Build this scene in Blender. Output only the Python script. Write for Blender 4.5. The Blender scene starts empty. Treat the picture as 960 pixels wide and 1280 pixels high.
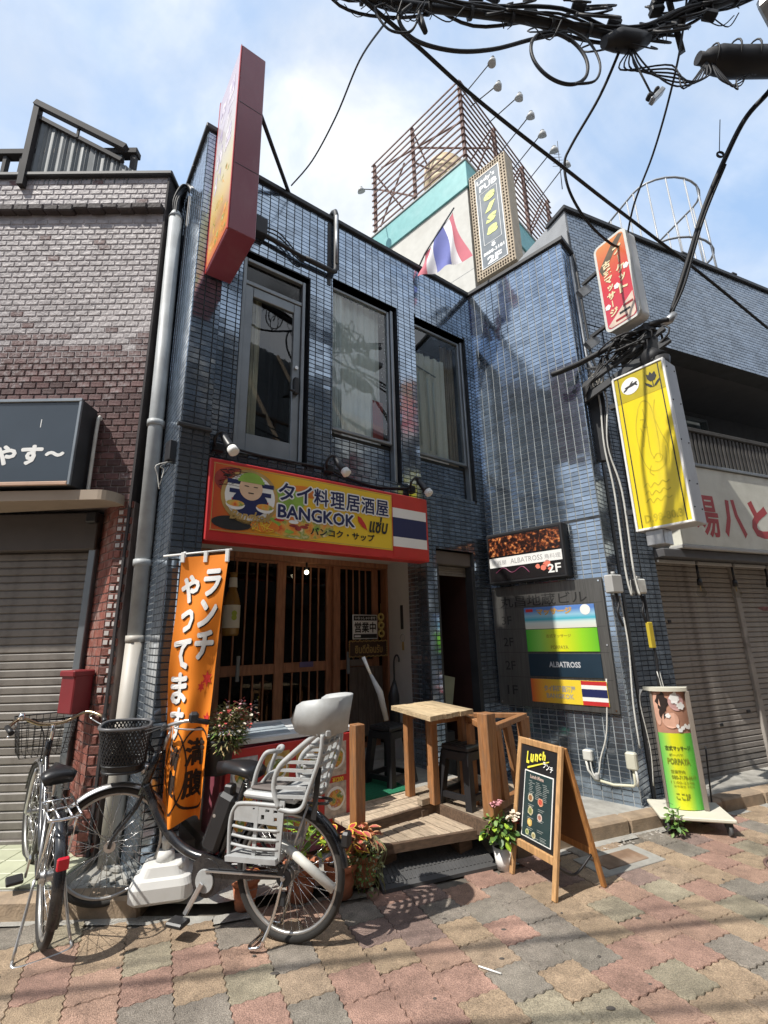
import bpy, bmesh, math, random
from mathutils import Vector, Matrix, noise as mnoise
random.seed(11)
R = math.radians
scene = bpy.context.scene
col = scene.collection

# ------------------------------------------------------------------ camera
def make_camera():
    p, r = R(15.0), R(-1.36)
    cp, sp, cr, sr = math.cos(p), math.sin(p), math.cos(r), math.sin(r)
    right0, down0, fwd = Vector((1, 0, 0)), Vector((0, sp, -cp)), Vector((0, cp, sp))
    right = right0 * cr - down0 * sr
    down = right0 * sr + down0 * cr
    up, back = -down, -fwd
    cam = bpy.data.cameras.new('camera')
    cam.sensor_fit = 'HORIZONTAL'; cam.sensor_width = 36.0
    cam.lens = 593.0 / 960.0 * 36.0
    cam.clip_start = 0.05; cam.clip_end = 2000
    o = bpy.data.objects.new('camera', cam)
    m = Matrix((( right.x, up.x, back.x, 0), (right.y, up.y, back.y, 0), (right.z, up.z, back.z, 1.6), (0, 0, 0, 1)))
    o.matrix_world = m
    col.objects.link(o); scene.camera = o
make_camera()

# ------------------------------------------------------------------ light
TO_SUN = Vector((-0.58, -0.43, 1.0)).normalized()
SUN_EL = math.asin(TO_SUN.z)
SUN_AZ = math.atan2(TO_SUN.x, TO_SUN.y)          # clockwise from +Y
sun = bpy.data.lights.new('sun', 'SUN'); sun.energy = 3.55; sun.angle = R(0.55); sun.color = (1.0, 0.95, 0.87)
so = bpy.data.objects.new('sun', sun); col.objects.link(so)
so.rotation_euler = TO_SUN.to_track_quat('Z', 'Y').to_euler(); so.location = (-4, -3, 9)

def make_world():
    w = bpy.data.worlds.new('World'); scene.world = w; w.use_nodes = True
    nt = w.node_tree; n = nt.nodes; l = nt.links
    bg = n['Background']; bg.inputs[1].default_value = 0.15
    sky = n.new('ShaderNodeTexSky'); sky.sky_type = 'NISHITA'; sky.sun_disc = False
    sky.sun_elevation = SUN_EL; sky.sun_rotation = SUN_AZ
    sky.air_density = 1.0; sky.dust_density = 0.8; sky.ozone_density = 1.0
    tc = n.new('ShaderNodeTexCoord')
    def cloud(scale, rot, lo, hi, zs):
        mp = n.new('ShaderNodeMapping'); mp.inputs['Scale'].default_value = (1, 1, zs); mp.inputs['Rotation'].default_value = rot
        l.new(tc.outputs['Generated'], mp.inputs[0])
        nz = n.new('ShaderNodeTexNoise'); nz.inputs['Scale'].default_value = scale; nz.inputs['Detail'].default_value = 7
        nz.inputs['Roughness'].default_value = 0.55; nz.inputs['Distortion'].default_value = 0.35
        l.new(mp.outputs[0], nz.inputs['Vector'])
        cr = n.new('ShaderNodeValToRGB'); cr.color_ramp.elements[0].position = lo; cr.color_ramp.elements[1].position = hi
        l.new(nz.outputs[0], cr.inputs[0])
        return cr.outputs[0], nz.outputs[0]
    f1, raw1 = cloud(1.35, (0.3, 0.2, 2.3), 0.38, 0.56, 1.35)
    f2, raw2 = cloud(4.5, (0.1, 0.5, 0.9), 0.30, 0.85, 1.7)
    mul = n.new('ShaderNodeMath'); mul.operation = 'MULTIPLY'; mul.use_clamp = True
    add = n.new('ShaderNodeMath'); add.operation = 'MULTIPLY_ADD'; add.inputs[1].default_value = 0.45; add.inputs[2].default_value = 0.68
    l.new(f2, add.inputs[0]); l.new(f1, mul.inputs[0]); l.new(add.outputs[0], mul.inputs[1])
    cc = n.new('ShaderNodeValToRGB')
    cc.color_ramp.elements[0].color = (3.45, 3.65, 3.95, 1); cc.color_ramp.elements[0].position = 0.32
    cc.color_ramp.elements[1].color = (4.75, 4.85, 4.95, 1); cc.color_ramp.elements[1].position = 0.62
    l.new(raw2, cc.inputs[0])
    hz = n.new('ShaderNodeMix'); hz.data_type = 'RGBA'; hz.inputs[0].default_value = 0.7
    l.new(sky.outputs[0], hz.inputs[6]); hz.inputs[7].default_value = (2.15, 3.1, 4.5, 1)
    mx = n.new('ShaderNodeMix'); mx.data_type = 'RGBA'
    l.new(mul.outputs[0], mx.inputs[0]); l.new(hz.outputs[2], mx.inputs[6]); l.new(cc.outputs[0], mx.inputs[7])
    l.new(mx.outputs[2], bg.inputs[0])
make_world()
vs = scene.view_settings
vs.view_transform = 'Standard'; vs.look = 'None'; vs.exposure = 0.68; vs.gamma = 1.0; vs.use_curve_mapping = False
scene.cycles.max_bounces = 8; scene.cycles.transparent_max_bounces = 12

# ------------------------------------------------------------------ materials
def M(name, color, rough=0.6, metal=0.0, var=0.12, vscale=6.0, bump=0.0, bscale=60.0, spec=0.5, coat=0.0, rnd=0.0,
      streak=0.0, dirt=None, dscale=3.0, damt=0.5, emit=0.0, stretch=None, trans=0.0, cell=None):
    m = bpy.data.materials.new(name); m.use_nodes = True
    nt = m.node_tree; n = nt.nodes; l = nt.links; b = n['Principled BSDF']
    b.inputs['Roughness'].default_value = rough; b.inputs['Metallic'].default_value = metal
    b.inputs['Specular IOR Level'].default_value = spec; b.inputs['Coat Weight'].default_value = coat
    b.inputs['Coat Roughness'].default_value = 0.08
    if trans: b.inputs['Transmission Weight'].default_value = trans
    tc = n.new('ShaderNodeTexCoord'); vec = tc.outputs['Object']
    if stretch:
        mp = n.new('ShaderNodeMapping'); mp.inputs['Scale'].default_value = stretch; l.new(vec, mp.inputs[0]); vec = mp.outputs[0]
    c = None
    nz = n.new('ShaderNodeTexNoise'); nz.inputs['Scale'].default_value = vscale; nz.inputs['Detail'].default_value = 5
    l.new(vec, nz.inputs['Vector'])
    oi = n.new('ShaderNodeObjectInfo') if rnd else None
    mr = n.new('ShaderNodeMapRange'); mr.inputs[1].default_value = 0.25; mr.inputs[2].default_value = 0.75
    mr.inputs[3].default_value = 1 - var; mr.inputs[4].default_value = 1 + var
    l.new(nz.outputs[0], mr.inputs[0]); val = mr.outputs[0]
    if rnd:
        m2 = n.new('ShaderNodeMapRange'); m2.inputs[3].default_value = 1 - rnd; m2.inputs[4].default_value = 1 + rnd
        l.new(oi.outputs['Random'], m2.inputs[0])
        mm = n.new('ShaderNodeMath'); mm.operation = 'MULTIPLY'; l.new(val, mm.inputs[0]); l.new(m2.outputs[0], mm.inputs[1]); val = mm.outputs[0]
    if cell:      # every tile of a joined wall fired to its own tone
        sn = n.new('ShaderNodeVectorMath'); sn.operation = 'SNAP'; sn.inputs[1].default_value = cell; l.new(tc.outputs['Object'], sn.inputs[0])
        wn = n.new('ShaderNodeTexWhiteNoise'); l.new(sn.outputs[0], wn.inputs['Vector'])
        m3 = n.new('ShaderNodeMapRange'); m3.inputs[3].default_value = .80; m3.inputs[4].default_value = 1.18; l.new(wn.outputs['Value'], m3.inputs[0])
        m4 = n.new('ShaderNodeMath'); m4.operation = 'MULTIPLY'; l.new(val, m4.inputs[0]); l.new(m3.outputs[0], m4.inputs[1]); val = m4.outputs[0]
        nr = n.new('ShaderNodeTexNoise'); nr.inputs['Scale'].default_value = 2.2; nr.inputs['Detail'].default_value = 6; l.new(tc.outputs['Object'], nr.inputs['Vector'])
        mr2 = n.new('ShaderNodeMapRange'); mr2.inputs[1].default_value = .35; mr2.inputs[2].default_value = .7; mr2.inputs[3].default_value = rough*.85; mr2.inputs[4].default_value = rough*1.35
        l.new(nr.outputs[0], mr2.inputs[0]); l.new(mr2.outputs[0], b.inputs['Roughness'])
    vm = n.new('ShaderNodeVectorMath'); vm.operation = 'SCALE'; vm.inputs[0].default_value = color[:3]; l.new(val, vm.inputs['Scale'])
    c = vm.outputs[0]
    if dirt:
        nd = n.new('ShaderNodeTexNoise'); nd.inputs['Scale'].default_value = dscale; nd.inputs['Detail'].default_value = 8; nd.inputs['Roughness'].default_value = 0.65
        l.new(vec, nd.inputs['Vector'])
        dr = n.new('ShaderNodeMapRange'); dr.inputs[1].default_value = 0.48; dr.inputs[2].default_value = 0.68; dr.inputs[3].default_value = 0; dr.inputs[4].default_value = damt
        l.new(nd.outputs[0], dr.inputs[0])
        mx = n.new('ShaderNodeMix'); mx.data_type = 'RGBA'; l.new(dr.outputs[0], mx.inputs[0]); l.new(c, mx.inputs[6]); mx.inputs[7].default_value = (*dirt, 1)
        c = mx.outputs[2]
    l.new(c, b.inputs['Base Color'])
    if emit:
        l.new(c, b.inputs['Emission Color']); b.inputs['Emission Strength'].default_value = emit
    if bump:
        bn = n.new('ShaderNodeTexNoise'); bn.inputs['Scale'].default_value = bscale; bn.inputs['Detail'].default_value = 4
        l.new(vec, bn.inputs['Vector'])
        bp = n.new('ShaderNodeBump'); bp.inputs['Strength'].default_value = bump; bp.inputs['Distance'].default_value = 0.01
        l.new(bn.outputs[0], bp.inputs['Height']); l.new(bp.outputs[0], b.inputs['Normal'])
    m['pbsdf'] = b.name
    return m

def M_ramp(name, stops, scale=4.0, detail=3, rough=0.5, coords='Object', stretch=None, kind='noise', bump=0.0):
    """patchy print: noise (or gradient along x) through a colour ramp"""
    m = bpy.data.materials.new(name); m.use_nodes = True
    nt = m.node_tree; n = nt.nodes; l = nt.links; b = n['Principled BSDF']; b.inputs['Roughness'].default_value = rough
    tc = n.new('ShaderNodeTexCoord'); mp = n.new('ShaderNodeMapping'); l.new(tc.outputs[coords], mp.inputs[0])
    if stretch: mp.inputs['Scale'].default_value = stretch
    if kind == 'noise':
        t = n.new('ShaderNodeTexNoise'); t.inputs['Scale'].default_value = scale; t.inputs['Detail'].default_value = detail; l.new(mp.outputs[0], t.inputs['Vector']); o = t.outputs[0]
    elif kind == 'voronoi':
        t = n.new('ShaderNodeTexVoronoi'); t.inputs['Scale'].default_value = scale; l.new(mp.outputs[0], t.inputs['Vector']); o = t.outputs['Distance']
    elif kind == 'random':
        t = n.new('ShaderNodeObjectInfo'); o = t.outputs['Random']
    else:
        t = n.new('ShaderNodeSeparateXYZ'); l.new(mp.outputs[0], t.inputs[0]); o = t.outputs[{'gx': 0, 'gy': 1, 'gz': 2}[kind]]
    cr = n.new('ShaderNodeValToRGB'); e = cr.color_ramp.elements
    while len(e) < len(stops): e.new(0.5)
    for el, (p, c) in zip(e, stops): el.position = p; el.color = (*c, 1)
    if kind == 'random': cr.color_ramp.interpolation = 'CONSTANT'
    l.new(o, cr.inputs[0]); l.new(cr.outputs[0], b.inputs['Base Color'])
    return m

def M_glass(name, tint=(0.75, 0.8, 0.8), ior=1.75, rough=0.0):
    m = bpy.data.materials.new(name); m.use_nodes = True
    nt = m.node_tree; n = nt.nodes; l = nt.links; n.remove(n['Principled BSDF'])
    out = n['Material Output']; tr = n.new('ShaderNodeBsdfTransparent'); tr.inputs[0].default_value = (*tint, 1)
    gl = n.new('ShaderNodeBsdfGlossy'); gl.inputs['Roughness'].default_value = rough
    fr = n.new('ShaderNodeFresnel'); fr.inputs[0].default_value = ior
    ge = n.new('ShaderNodeNewGeometry'); fm = n.new('ShaderNodeMath'); fm.operation = 'SUBTRACT'; fm.inputs[0].default_value = 1.0; l.new(ge.outputs['Backfacing'], fm.inputs[1])
    fk = n.new('ShaderNodeMath'); fk.operation = 'MULTIPLY'; l.new(fr.outputs[0], fk.inputs[0]); l.new(fm.outputs[0], fk.inputs[1])   # one reflecting face per pane
    mx = n.new('ShaderNodeMixShader'); l.new(fk.outputs[0], mx.inputs[0]); l.new(tr.outputs[0], mx.inputs[1]); l.new(gl.outputs[0], mx.inputs[2]); l.new(mx.outputs[0], out.inputs[0])
    return m

# ------------------------------------------------------------------ geometry
SITE = [1.0, 0.0]     # scale and height shift of the group being built (buildings are enlarged about the camera point)
def settle(o, loc):
    s, dz = SITE
    o.location = (loc[0]*s, loc[1]*s, loc[2]*s + dz)
    if s != 1.0: o.scale = (s, s, s)
class MB:
    def __init__(s): s.v = []; s.f = []; s.m = []; s.sm = []
    def add(s, vs, fs, m=0, smooth=False):
        o = len(s.v); s.v += [tuple(v) for v in vs]
        for f in fs: s.f.append(tuple(i + o for i in f)); s.m.append(m); s.sm.append(smooth)
        return s
    def box(s, x0, x1, y0, y1, z0, z1, m=0):
        v = [(x0,y0,z0),(x1,y0,z0),(x1,y1,z0),(x0,y1,z0),(x0,y0,z1),(x1,y0,z1),(x1,y1,z1),(x0,y1,z1)]
        return s.add(v, [(0,3,2,1),(4,5,6,7),(0,1,5,4),(1,2,6,5),(2,3,7,6),(3,0,4,7)], m)
    def hexa(s, v, m=0):
        return s.add(v, [(0,3,2,1),(4,5,6,7),(0,1,5,4),(1,2,6,5),(2,3,7,6),(3,0,4,7)], m)
    def cbox(s, x0, x1, y0, y1, z0, z1, b=0.004, m=0, mat=None):
        b = min(b, abs(x1-x0)*.45, abs(y1-y0)*.45, abs(z1-z0)*.45)
        X, Y, Z = (x0, x1), (y0, y1), (z0, z1); vs = []; idx = {}
        for i in (0,1):
            for j in (0,1):
                for k in (0,1):
                    sx, sy, sz = (b if i == 0 else -b), (b if j == 0 else -b), (b if k == 0 else -b)
                    for ax in range(3):
                        p = [X[i]+sx, Y[j]+sy, Z[k]+sz]; p[ax] -= (sx, sy, sz)[ax]
                        idx[i,j,k,ax] = len(vs); vs.append(tuple(p))
        fs = []
        q = lambda *a: fs.append(tuple(idx[t] for t in a))
        for i in (0,1):
            f = [(i,0,0,0),(i,1,0,0),(i,1,1,0),(i,0,1,0)]; q(*(f if i else f[::-1]))
            f = [(0,i,0,1),(0,i,1,1),(1,i,1,1),(1,i,0,1)]; q(*(f if i else f[::-1]))
            f = [(0,0,i,2),(1,0,i,2),(1,1,i,2),(0,1,i,2)]; q(*(f if i else f[::-1]))
        for j in (0,1):
            for k in (0,1):
                q((0,j,k,1),(1,j,k,1),(1,j,k,2),(0,j,k,2)); q((j,0,k,0),(j,1,k,0),(j,1,k,2),(j,0,k,2)); q((j,k,0,0),(j,k,1,0),(j,k,1,1),(j,k,0,1))
        for i in (0,1):
            for j in (0,1):
                for k in (0,1): q((i,j,k,0),(i,j,k,1),(i,j,k,2))
        if mat is not None: vs = [tuple(mat @ Vector(v)) for v in vs]
        return s.add(vs, fs, m)
    def bar(s, p0, p1, w, h, m=0, up=(0,0,1), b=0.0):
        p0, p1 = Vector(p0), Vector(p1); d = p1 - p0; L = d.length
        if L < 1e-6: return s
        d.normalize(); u = Vector(up); x = d.cross(u)
        if x.length < 1e-3: x = d.cross(Vector((1,0,0)))
        x.normalize(); z = x.cross(d)
        mt = Matrix(((x.x,d.x,z.x,p0.x),(x.y,d.y,z.y,p0.y),(x.z,d.z,z.z,p0.z),(0,0,0,1)))
        if b: return s.cbox(-w/2,w/2,0,L,-h/2,h/2,b,m,mt)
        v = [(-w/2,0,-h/2),(w/2,0,-h/2),(w/2,L,-h/2),(-w/2,L,-h/2),(-w/2,0,h/2),(w/2,0,h/2),(w/2,L,h/2),(-w/2,L,h/2)]
        return s.hexa([tuple(mt @ Vector(q)) for q in v], m)
    def tube(s, pts, r, n=8, m=0, closed=False, caps=True, sy=1.0):
        pts = [Vector(p) for p in pts]; k = len(pts)
        rs = r if isinstance(r, (list, tuple)) else [r]*k
        T = []
        for i in range(k):
            a = pts[(i-1) % k] if (closed or i > 0) else pts[i]; b = pts[(i+1) % k] if (closed or i < k-1) else pts[i]
            t = (b - a); T.append(t.normalized() if t.length > 1e-9 else Vector((0,0,1)))
        ref = Vector((0,0,1)) if abs(T[0].z) < 0.9 else Vector((1,0,0))
        nrm = (ref - T[0]*ref.dot(T[0])).normalized(); vs = []
        for i in range(k):
            nrm = (nrm - T[i]*nrm.dot(T[i])); nrm = nrm.normalized() if nrm.length > 1e-6 else T[i].orthogonal().normalized()
            bn = T[i].cross(nrm)
            for j in range(n):
                a = 2*math.pi*j/n; vs.append(pts[i] + (nrm*math.cos(a)*sy + bn*math.sin(a))*rs[i])
        fs = []
        for i in range(k if closed else k-1):
            for j in range(n):
                a, b = i*n+j, i*n+(j+1) % n; c, d = ((i+1) % k)*n+(j+1) % n, ((i+1) % k)*n+j
                fs.append((a,b,c,d))
        s.add(vs, fs, m, True)
        if caps and not closed:
            o = len(s.v) - len(vs)
            s.f.append(tuple(o+j for j in range(n))[::-1]); s.m.append(m); s.sm.append(False)
            s.f.append(tuple(o+(k-1)*n+j for j in range(n))); s.m.append(m); s.sm.append(False)
        return s
    def cyl(s, p0, p1, r0, r1=None, n=12, m=0): return s.tube([p0,p1],[r0, r0 if r1 is None else r1],n,m)
    def prism(s, poly, y0, y1, m=0, axis='y'):
        """poly of (a,b): axis y -> (x,z); axis x -> (y,z); axis z -> (x,y)"""
        def P(a,b,t): return (a,t,b) if axis == 'y' else ((t,a,b) if axis == 'x' else (a,b,t))
        k = len(poly); vs = [P(a,b,y0) for a,b in poly] + [P(a,b,y1) for a,b in poly]
        fs = [tuple(range(k)), tuple(range(2*k-1, k-1, -1))] + [(i, i+k, (i+1) % k + k, (i+1) % k) for i in range(k)]
        return s.add(vs, fs, m)
    def lathe(s, prof, n=16, c=(0,0,0), m=0, sx=1.0):
        vs = []; k = len(prof)
        for r, z in prof:
            for j in range(n):
                a = 2*math.pi*j/n; vs.append((c[0]+r*math.cos(a)*sx, c[1]+r*math.sin(a), c[2]+z))
        fs = [(i*n+j, i*n+(j+1) % n, (i+1)*n+(j+1) % n, (i+1)*n+j) for i in range(k-1) for j in range(n)]
        return s.add(vs, fs, m, True)
    def ball(s, c, r, n=10, m=0, sz=1.0):
        return s.lathe([(r*math.sin(math.pi*i/(n//2+2)), -r*sz*math.cos(math.pi*i/(n//2+2))) for i in range(n//2+3)], n, c, m)
    def torus(s, c, Rr, r, axis='y', n=40, k=8, m=0):
        pts = []
        for i in range(n):
            a = 2*math.pi*i/n; x, z = Rr*math.cos(a), Rr*math.sin(a)
            pts.append({'y': (c[0]+x, c[1], c[2]+z), 'x': (c[0], c[1]+x, c[2]+z), 'z': (c[0]+x, c[1]+z, c[2])}[axis])
        return s.tube(pts, r, k, m, closed=True)
    def xf(s, mat, start=0):
        for i in range(start, len(s.v)): s.v[i] = tuple(mat @ Vector(s.v[i]))
        return s
    def mesh(s, name, mats):
        me = bpy.data.meshes.new(name); me.from_pydata(s.v, [], s.f)
        for m in (mats if isinstance(mats, (list, tuple)) else [mats]): me.materials.append(m)
        me.polygons.foreach_set('material_index', s.m); me.polygons.foreach_set('use_smooth', s.sm)
        me.update(); return me
    def build(s, name, mats, parent=None, loc=(0,0,0), rz=0.0, fix=False, kind=None, label=None):
        me = s.mesh(name, mats)
        if fix:
            bm = bmesh.new(); bm.from_mesh(me); bmesh.ops.recalc_face_normals(bm, faces=bm.faces); bm.to_mesh(me); bm.free()
        o = bpy.data.objects.new(name, me); col.objects.link(o); o.rotation_euler = (0,0,rz)
        if parent: o.parent = parent; o.location = loc
        else: settle(o, loc)
        if kind: o['kind'] = kind
        if label: o['label'] = label
        return o

def tag(o, label=None, cat=None, group=None, kind=None):
    if label: o['label'] = label
    if cat: o['category'] = cat
    if group: o['group'] = group
    if kind: o['kind'] = kind
    return o
def thing(name, label, cat, loc=(0,0,0), rz=0.0, group=None, ry=0.0):
    o = bpy.data.objects.new(name, None); o.empty_display_size = 0.1; col.objects.link(o)
    settle(o, loc); o.rotation_euler = (0, ry, rz); return tag(o, label, cat, group)
def copy_tree(o, parent=None):
    c = o.copy(); col.objects.link(c)
    if parent: c.parent = parent
    for ch in list(o.children): copy_tree(ch, c)
    return c
def piece(name, me, parent, loc=(0,0,0), rot=(0,0,0), scale=(1,1,1), kind=None):
    o = bpy.data.objects.new(name, me); col.objects.link(o); o.parent = parent
    o.location = loc; o.rotation_euler = rot; o.scale = scale
    if kind: o['kind'] = kind
    return o

_txt = bpy.data.curves.new('txt', 'FONT')
def text_verts(body, bold=0.0, res=2, shear=0.0):
    c = bpy.data.curves.new('t', 'FONT'); c.body = body; c.resolution_u = res; c.offset = bold; c.shear = shear
    o = bpy.data.objects.new('t', c); col.objects.link(o)
    dg = bpy.context.evaluated_depsgraph_get(); me = bpy.data.meshes.new_from_object(o.evaluated_get(dg))
    v = [tuple(x.co) for x in me.vertices]; f = [tuple(p.vertices) for p in me.polygons]
    bpy.data.objects.remove(o); bpy.data.curves.remove(c); bpy.data.meshes.remove(me)
    return v, f
def text(body, x0, x1, z0, z1, y, mat, parent, bold=0.0, name='lettering', rot=0.0, keep=False, shear=0.0, map=None, sub=0, th=0.0):
    """flat lettering filling the box x0..x1 / z0..z1 on a face that looks toward -y"""
    v, f = text_verts(body, bold, 2, shear)
    if not v: return None
    ax, bx = min(p[0] for p in v), max(p[0] for p in v); az, bz = min(p[1] for p in v), max(p[1] for p in v)
    sx = (x1-x0)/(bx-ax); sz = (z1-z0)/(bz-az) if bz > az else sx
    if keep: sx = sz = min(sx, sz)
    cx, cz = (x0+x1)/2, (z0+z1)/2; vs = []
    for p in v:
        X = (p[0]-(ax+bx)/2)*sx; Z = (p[1]-(az+bz)/2)*sz
        if rot: X, Z = X*math.cos(rot)-Z*math.sin(rot), X*math.sin(rot)+Z*math.cos(rot)
        vs.append((cx+X, y, cz+Z))
    mb = MB(); mb.add(vs, f)
    if sub:
        me = mb.mesh('x', mat); bm = bmesh.new(); bm.from_mesh(me)
        bmesh.ops.triangulate(bm, faces=bm.faces); bmesh.ops.subdivide_edges(bm, edges=[e for e in bm.edges if e.calc_length() > sub], cuts=2)
        bmesh.ops.triangulate(bm, faces=bm.faces)
        bm.verts.index_update(); mb = MB(); mb.add([tuple(q.co) for q in bm.verts], [tuple(q.index for q in fc.verts) for fc in bm.faces]); bm.free(); bpy.data.meshes.remove(me)
    if map: mb.v = [tuple(map(*q)) for q in mb.v]
    return mb.build(name, mat, parent)
def fat_text(body, x0, x1, z0, z1, y, mat, parent, r, map=None, sub=0, n=8, bold=0.0, shear=0.0):
    """heavy lettering: the glyph swept a little in every direction, as one mesh"""
    v, f = text_verts(body, bold, 2, shear)
    if not v: return
    ax, bx = min(p[0] for p in v), max(p[0] for p in v); az, bz = min(p[1] for p in v), max(p[1] for p in v)
    sx, sz = (x1-x0-2*r)/(bx-ax), (z1-z0-2*r)/(bz-az); mb = MB()
    for k in range(n+1):
        dx, dz = (r*math.cos(2*math.pi*k/n), r*math.sin(2*math.pi*k/n)) if k < n else (0, 0)
        mb.add([(x0+r+(p[0]-ax)*sx+dx, y-.00012*k, z0+r+(p[1]-az)*sz+dz) for p in v], f)
    if sub:
        me = mb.mesh('x', mat); bm = bmesh.new(); bm.from_mesh(me); bmesh.ops.triangulate(bm, faces=bm.faces)
        bmesh.ops.subdivide_edges(bm, edges=[e for e in bm.edges if e.calc_length() > sub], cuts=1); bmesh.ops.triangulate(bm, faces=bm.faces)
        bm.verts.index_update(); mb = MB(); mb.add([tuple(q.co) for q in bm.verts], [tuple(q.index for q in fc.verts) for fc in bm.faces]); bm.free(); bpy.data.meshes.remove(me)
    if map: mb.v = [tuple(map(*q)) for q in mb.v]
    return mb.build('lettering', mat, parent)
def vtext(chars, x0, x1, z0, z1, y, mat, parent, bold=0.0, map=None, sub=0, gap=0.12, fat=0.0):
    k = len(chars); h = (z1-z0)/k
    for i, ch in enumerate(chars):
        t = z1 - i*h; g = h*gap/2
        if ch in 'ー〜':   # long vowel marks stand upright in vertical writing
            MBs = MB().box((x0+x1)/2-.06*(x1-x0),(x0+x1)/2+.06*(x1-x0),y-.001,y,t-h+g*2,t-g*2)
            if map: MBs.v = [tuple(map(*q)) for q in MBs.v]
            MBs.build('lettering', mat, parent); continue
        sm = ch in 'っッャュョ'
        dx = (x1-x0)*(.18 if sm else 0)
        q = (ch, x0+dx, x1-dx*.4, t-h+g+(h*.1 if sm else 0), t-g-(h*.1 if sm else 0), y, mat, parent)
        if fat: fat_text(*q, fat, map=map, sub=sub)
        else: text(*q, bold, map=map, sub=sub)

def cells(x0, x1, z0, z1, holes):
    xs = sorted({x0, x1, *[min(max(a, x0), x1) for h in holes for a in h[:2]]}); zs = sorted({z0, z1, *[min(max(a, z0), z1) for h in holes for a in h[2:]]})
    for i in range(len(xs)-1):
        for j in range(len(zs)-1):
            cx, cz = (xs[i]+xs[i+1])/2, (zs[j]+zs[j+1])/2
            if not any(h[0] < cx < h[1] and h[2] < cz < h[3] for h in holes): yield xs[i], xs[i+1], zs[j], zs[j+1]
def wall_mb(x0, x1, z0, z1, holes, y0, y1):
    mb = MB()
    for a, b, c, d in cells(x0, x1, z0, z1, holes): mb.box(a, b, y0, y1, c, d)
    return mb
def tile_rects(x0, x1, z0, z1, holes, mw, mh, joint, running=False):
    out = []; j = 0; z = z0
    while z < z1 - .01:
        zt = min(z+mh-joint, z1); x = x0 - (mw/2 if running and j % 2 else 0)
        while x < x1 - .01:
            a, b = max(x, x0), min(x+mw-joint, x1); x += mw
            if b-a < .012: continue
            rs = [(a, b, z, zt)]
            for h in holes:
                nr = []
                for (p, q, s, t) in rs:
                    if q <= h[0] or p >= h[1] or t <= h[2] or s >= h[3]: nr.append((p, q, s, t)); continue
                    if p < h[0]-.012: nr.append((p, h[0]-.003, s, t))
                    if q > h[1]+.012: nr.append((h[1]+.003, q, s, t))
                    if not (p < h[0]-.012 or q > h[1]+.012):
                        if s < h[2]-.01: nr.append((p, q, s, h[2]-.002))
                        elif t > h[3]+.01: nr.append((p, q, h[3]+.002, t))
                rs = nr
            out += rs
        z += mh; j += 1
    return out
def tiles_mb(rects, y, th=.005, tilt=.0005, bev=.0016):
    mb = MB()
    for a, b, c, d in rects:
        t = [random.uniform(-tilt, tilt)*.5 for _ in range(3)]
        def yy(x, z): return y - th + t[0]*(1 if x > (a+b)/2 else -1) + t[1]*(1 if z > (c+d)/2 else -1)
        e = bev
        o = [(a, y, c), (b, y, c), (b, y, d), (a, y, d)]
        i = [(a+e, yy(a,c), c+e), (b-e, yy(b,c), c+e), (b-e, yy(b,d), d-e), (a+e, yy(a,d), d-e)]
        mb.add(o+i, [(4,5,6,7),(0,1,5,4),(1,2,6,5),(2,3,7,6),(3,0,4,7)])
    return mb
def arc(cx, cz, r, a0, a1, n): return [(cx+r*math.cos(R(a0+(a1-a0)*i/n)), cz+r*math.sin(R(a0+(a1-a0)*i/n))) for i in range(n+1)]
def spline(pts, k=8):
    pts = [Vector(p) for p in pts]; out = []
    for i in range(len(pts)-1):
        p0 = pts[max(i-1,0)]; p1 = pts[i]; p2 = pts[i+1]; p3 = pts[min(i+2,len(pts)-1)]
        for j in range(k):
            t = j/k; out.append(0.5*((2*p1)+(p2-p0)*t+(2*p0-5*p1+4*p2-p3)*t*t+(3*p1-p0-3*p2+p3)*t**3))
    out.append(pts[-1]); return out
# ------------------------------------------------------------------ material set
m_tile = M('navy_lustre_tile', (0.32,0.395,0.49), rough=0.10, metal=0.86, var=0.15, vscale=3, spec=0.8, coat=0.3, cell=(.0885,.0885,.0462), dirt=(0.17,0.20,0.24), damt=0.35, dscale=2.5, stretch=(2.2,2.2,.35))
m_tile_obj = m_tile
m_tileR = M('slate_lustre_tile', (0.23,0.27,0.32), rough=0.2, metal=0.72, var=0.2, vscale=3, spec=0.7, cell=(.1,.1,.046))
m_grout = M('pale_tile_grout', (0.31,0.325,0.325), rough=0.9, var=0.25, vscale=5, dirt=(0.12,0.12,0.12), damt=.6)  # sunlit copy of the grout, sunlight put into the paler colour
m_groutd = M('dark_tile_grout', (0.045,0.05,0.055), rough=0.9, var=0.3)  # shaded copy of the grout, shade put into the colour
m_coping = M('dark_metal_coping', (0.030,0.032,0.036), rough=0.6, var=0.3, spec=0.5)
m_alum = M('bronze_grey_aluminium', (0.24,0.265,0.285), rough=0.38, metal=0.55, var=0.12)
m_steel = M('galvanised_steel', (0.42,0.43,0.44), rough=0.42, metal=0.7, var=0.25, vscale=14)
m_chrome = M('bright_chrome', (0.75,0.75,0.75), rough=0.16, metal=1.0, var=0.1)
m_rust = M('rusty_steel_bar', (0.16,0.095,0.08), rough=0.8, var=0.45, vscale=12, dirt=(0.30,0.22,0.20), damt=.6)
m_brick = M('dark_purple_brick', (0.105,0.052,0.05), rough=0.75, var=0.3, vscale=14, rnd=0.45, bump=0.5, bscale=50, dirt=(0.22,0.18,0.17), damt=.5, dscale=6)
m_redbrick = M('red_brown_brick', (0.17,0.055,0.04), rough=0.7, var=0.3, vscale=14, rnd=0.4, bump=0.5, bscale=50, dirt=(0.38,0.33,0.3), damt=.5, dscale=9)
m_pbrick = M('worn_pale_painted_brick', (0.31,0.28,0.282), rough=0.6, var=0.25, vscale=12, rnd=0.12, bump=1.0, bscale=28, dirt=(0.13,0.105,0.11), damt=.7, dscale=5)
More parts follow.
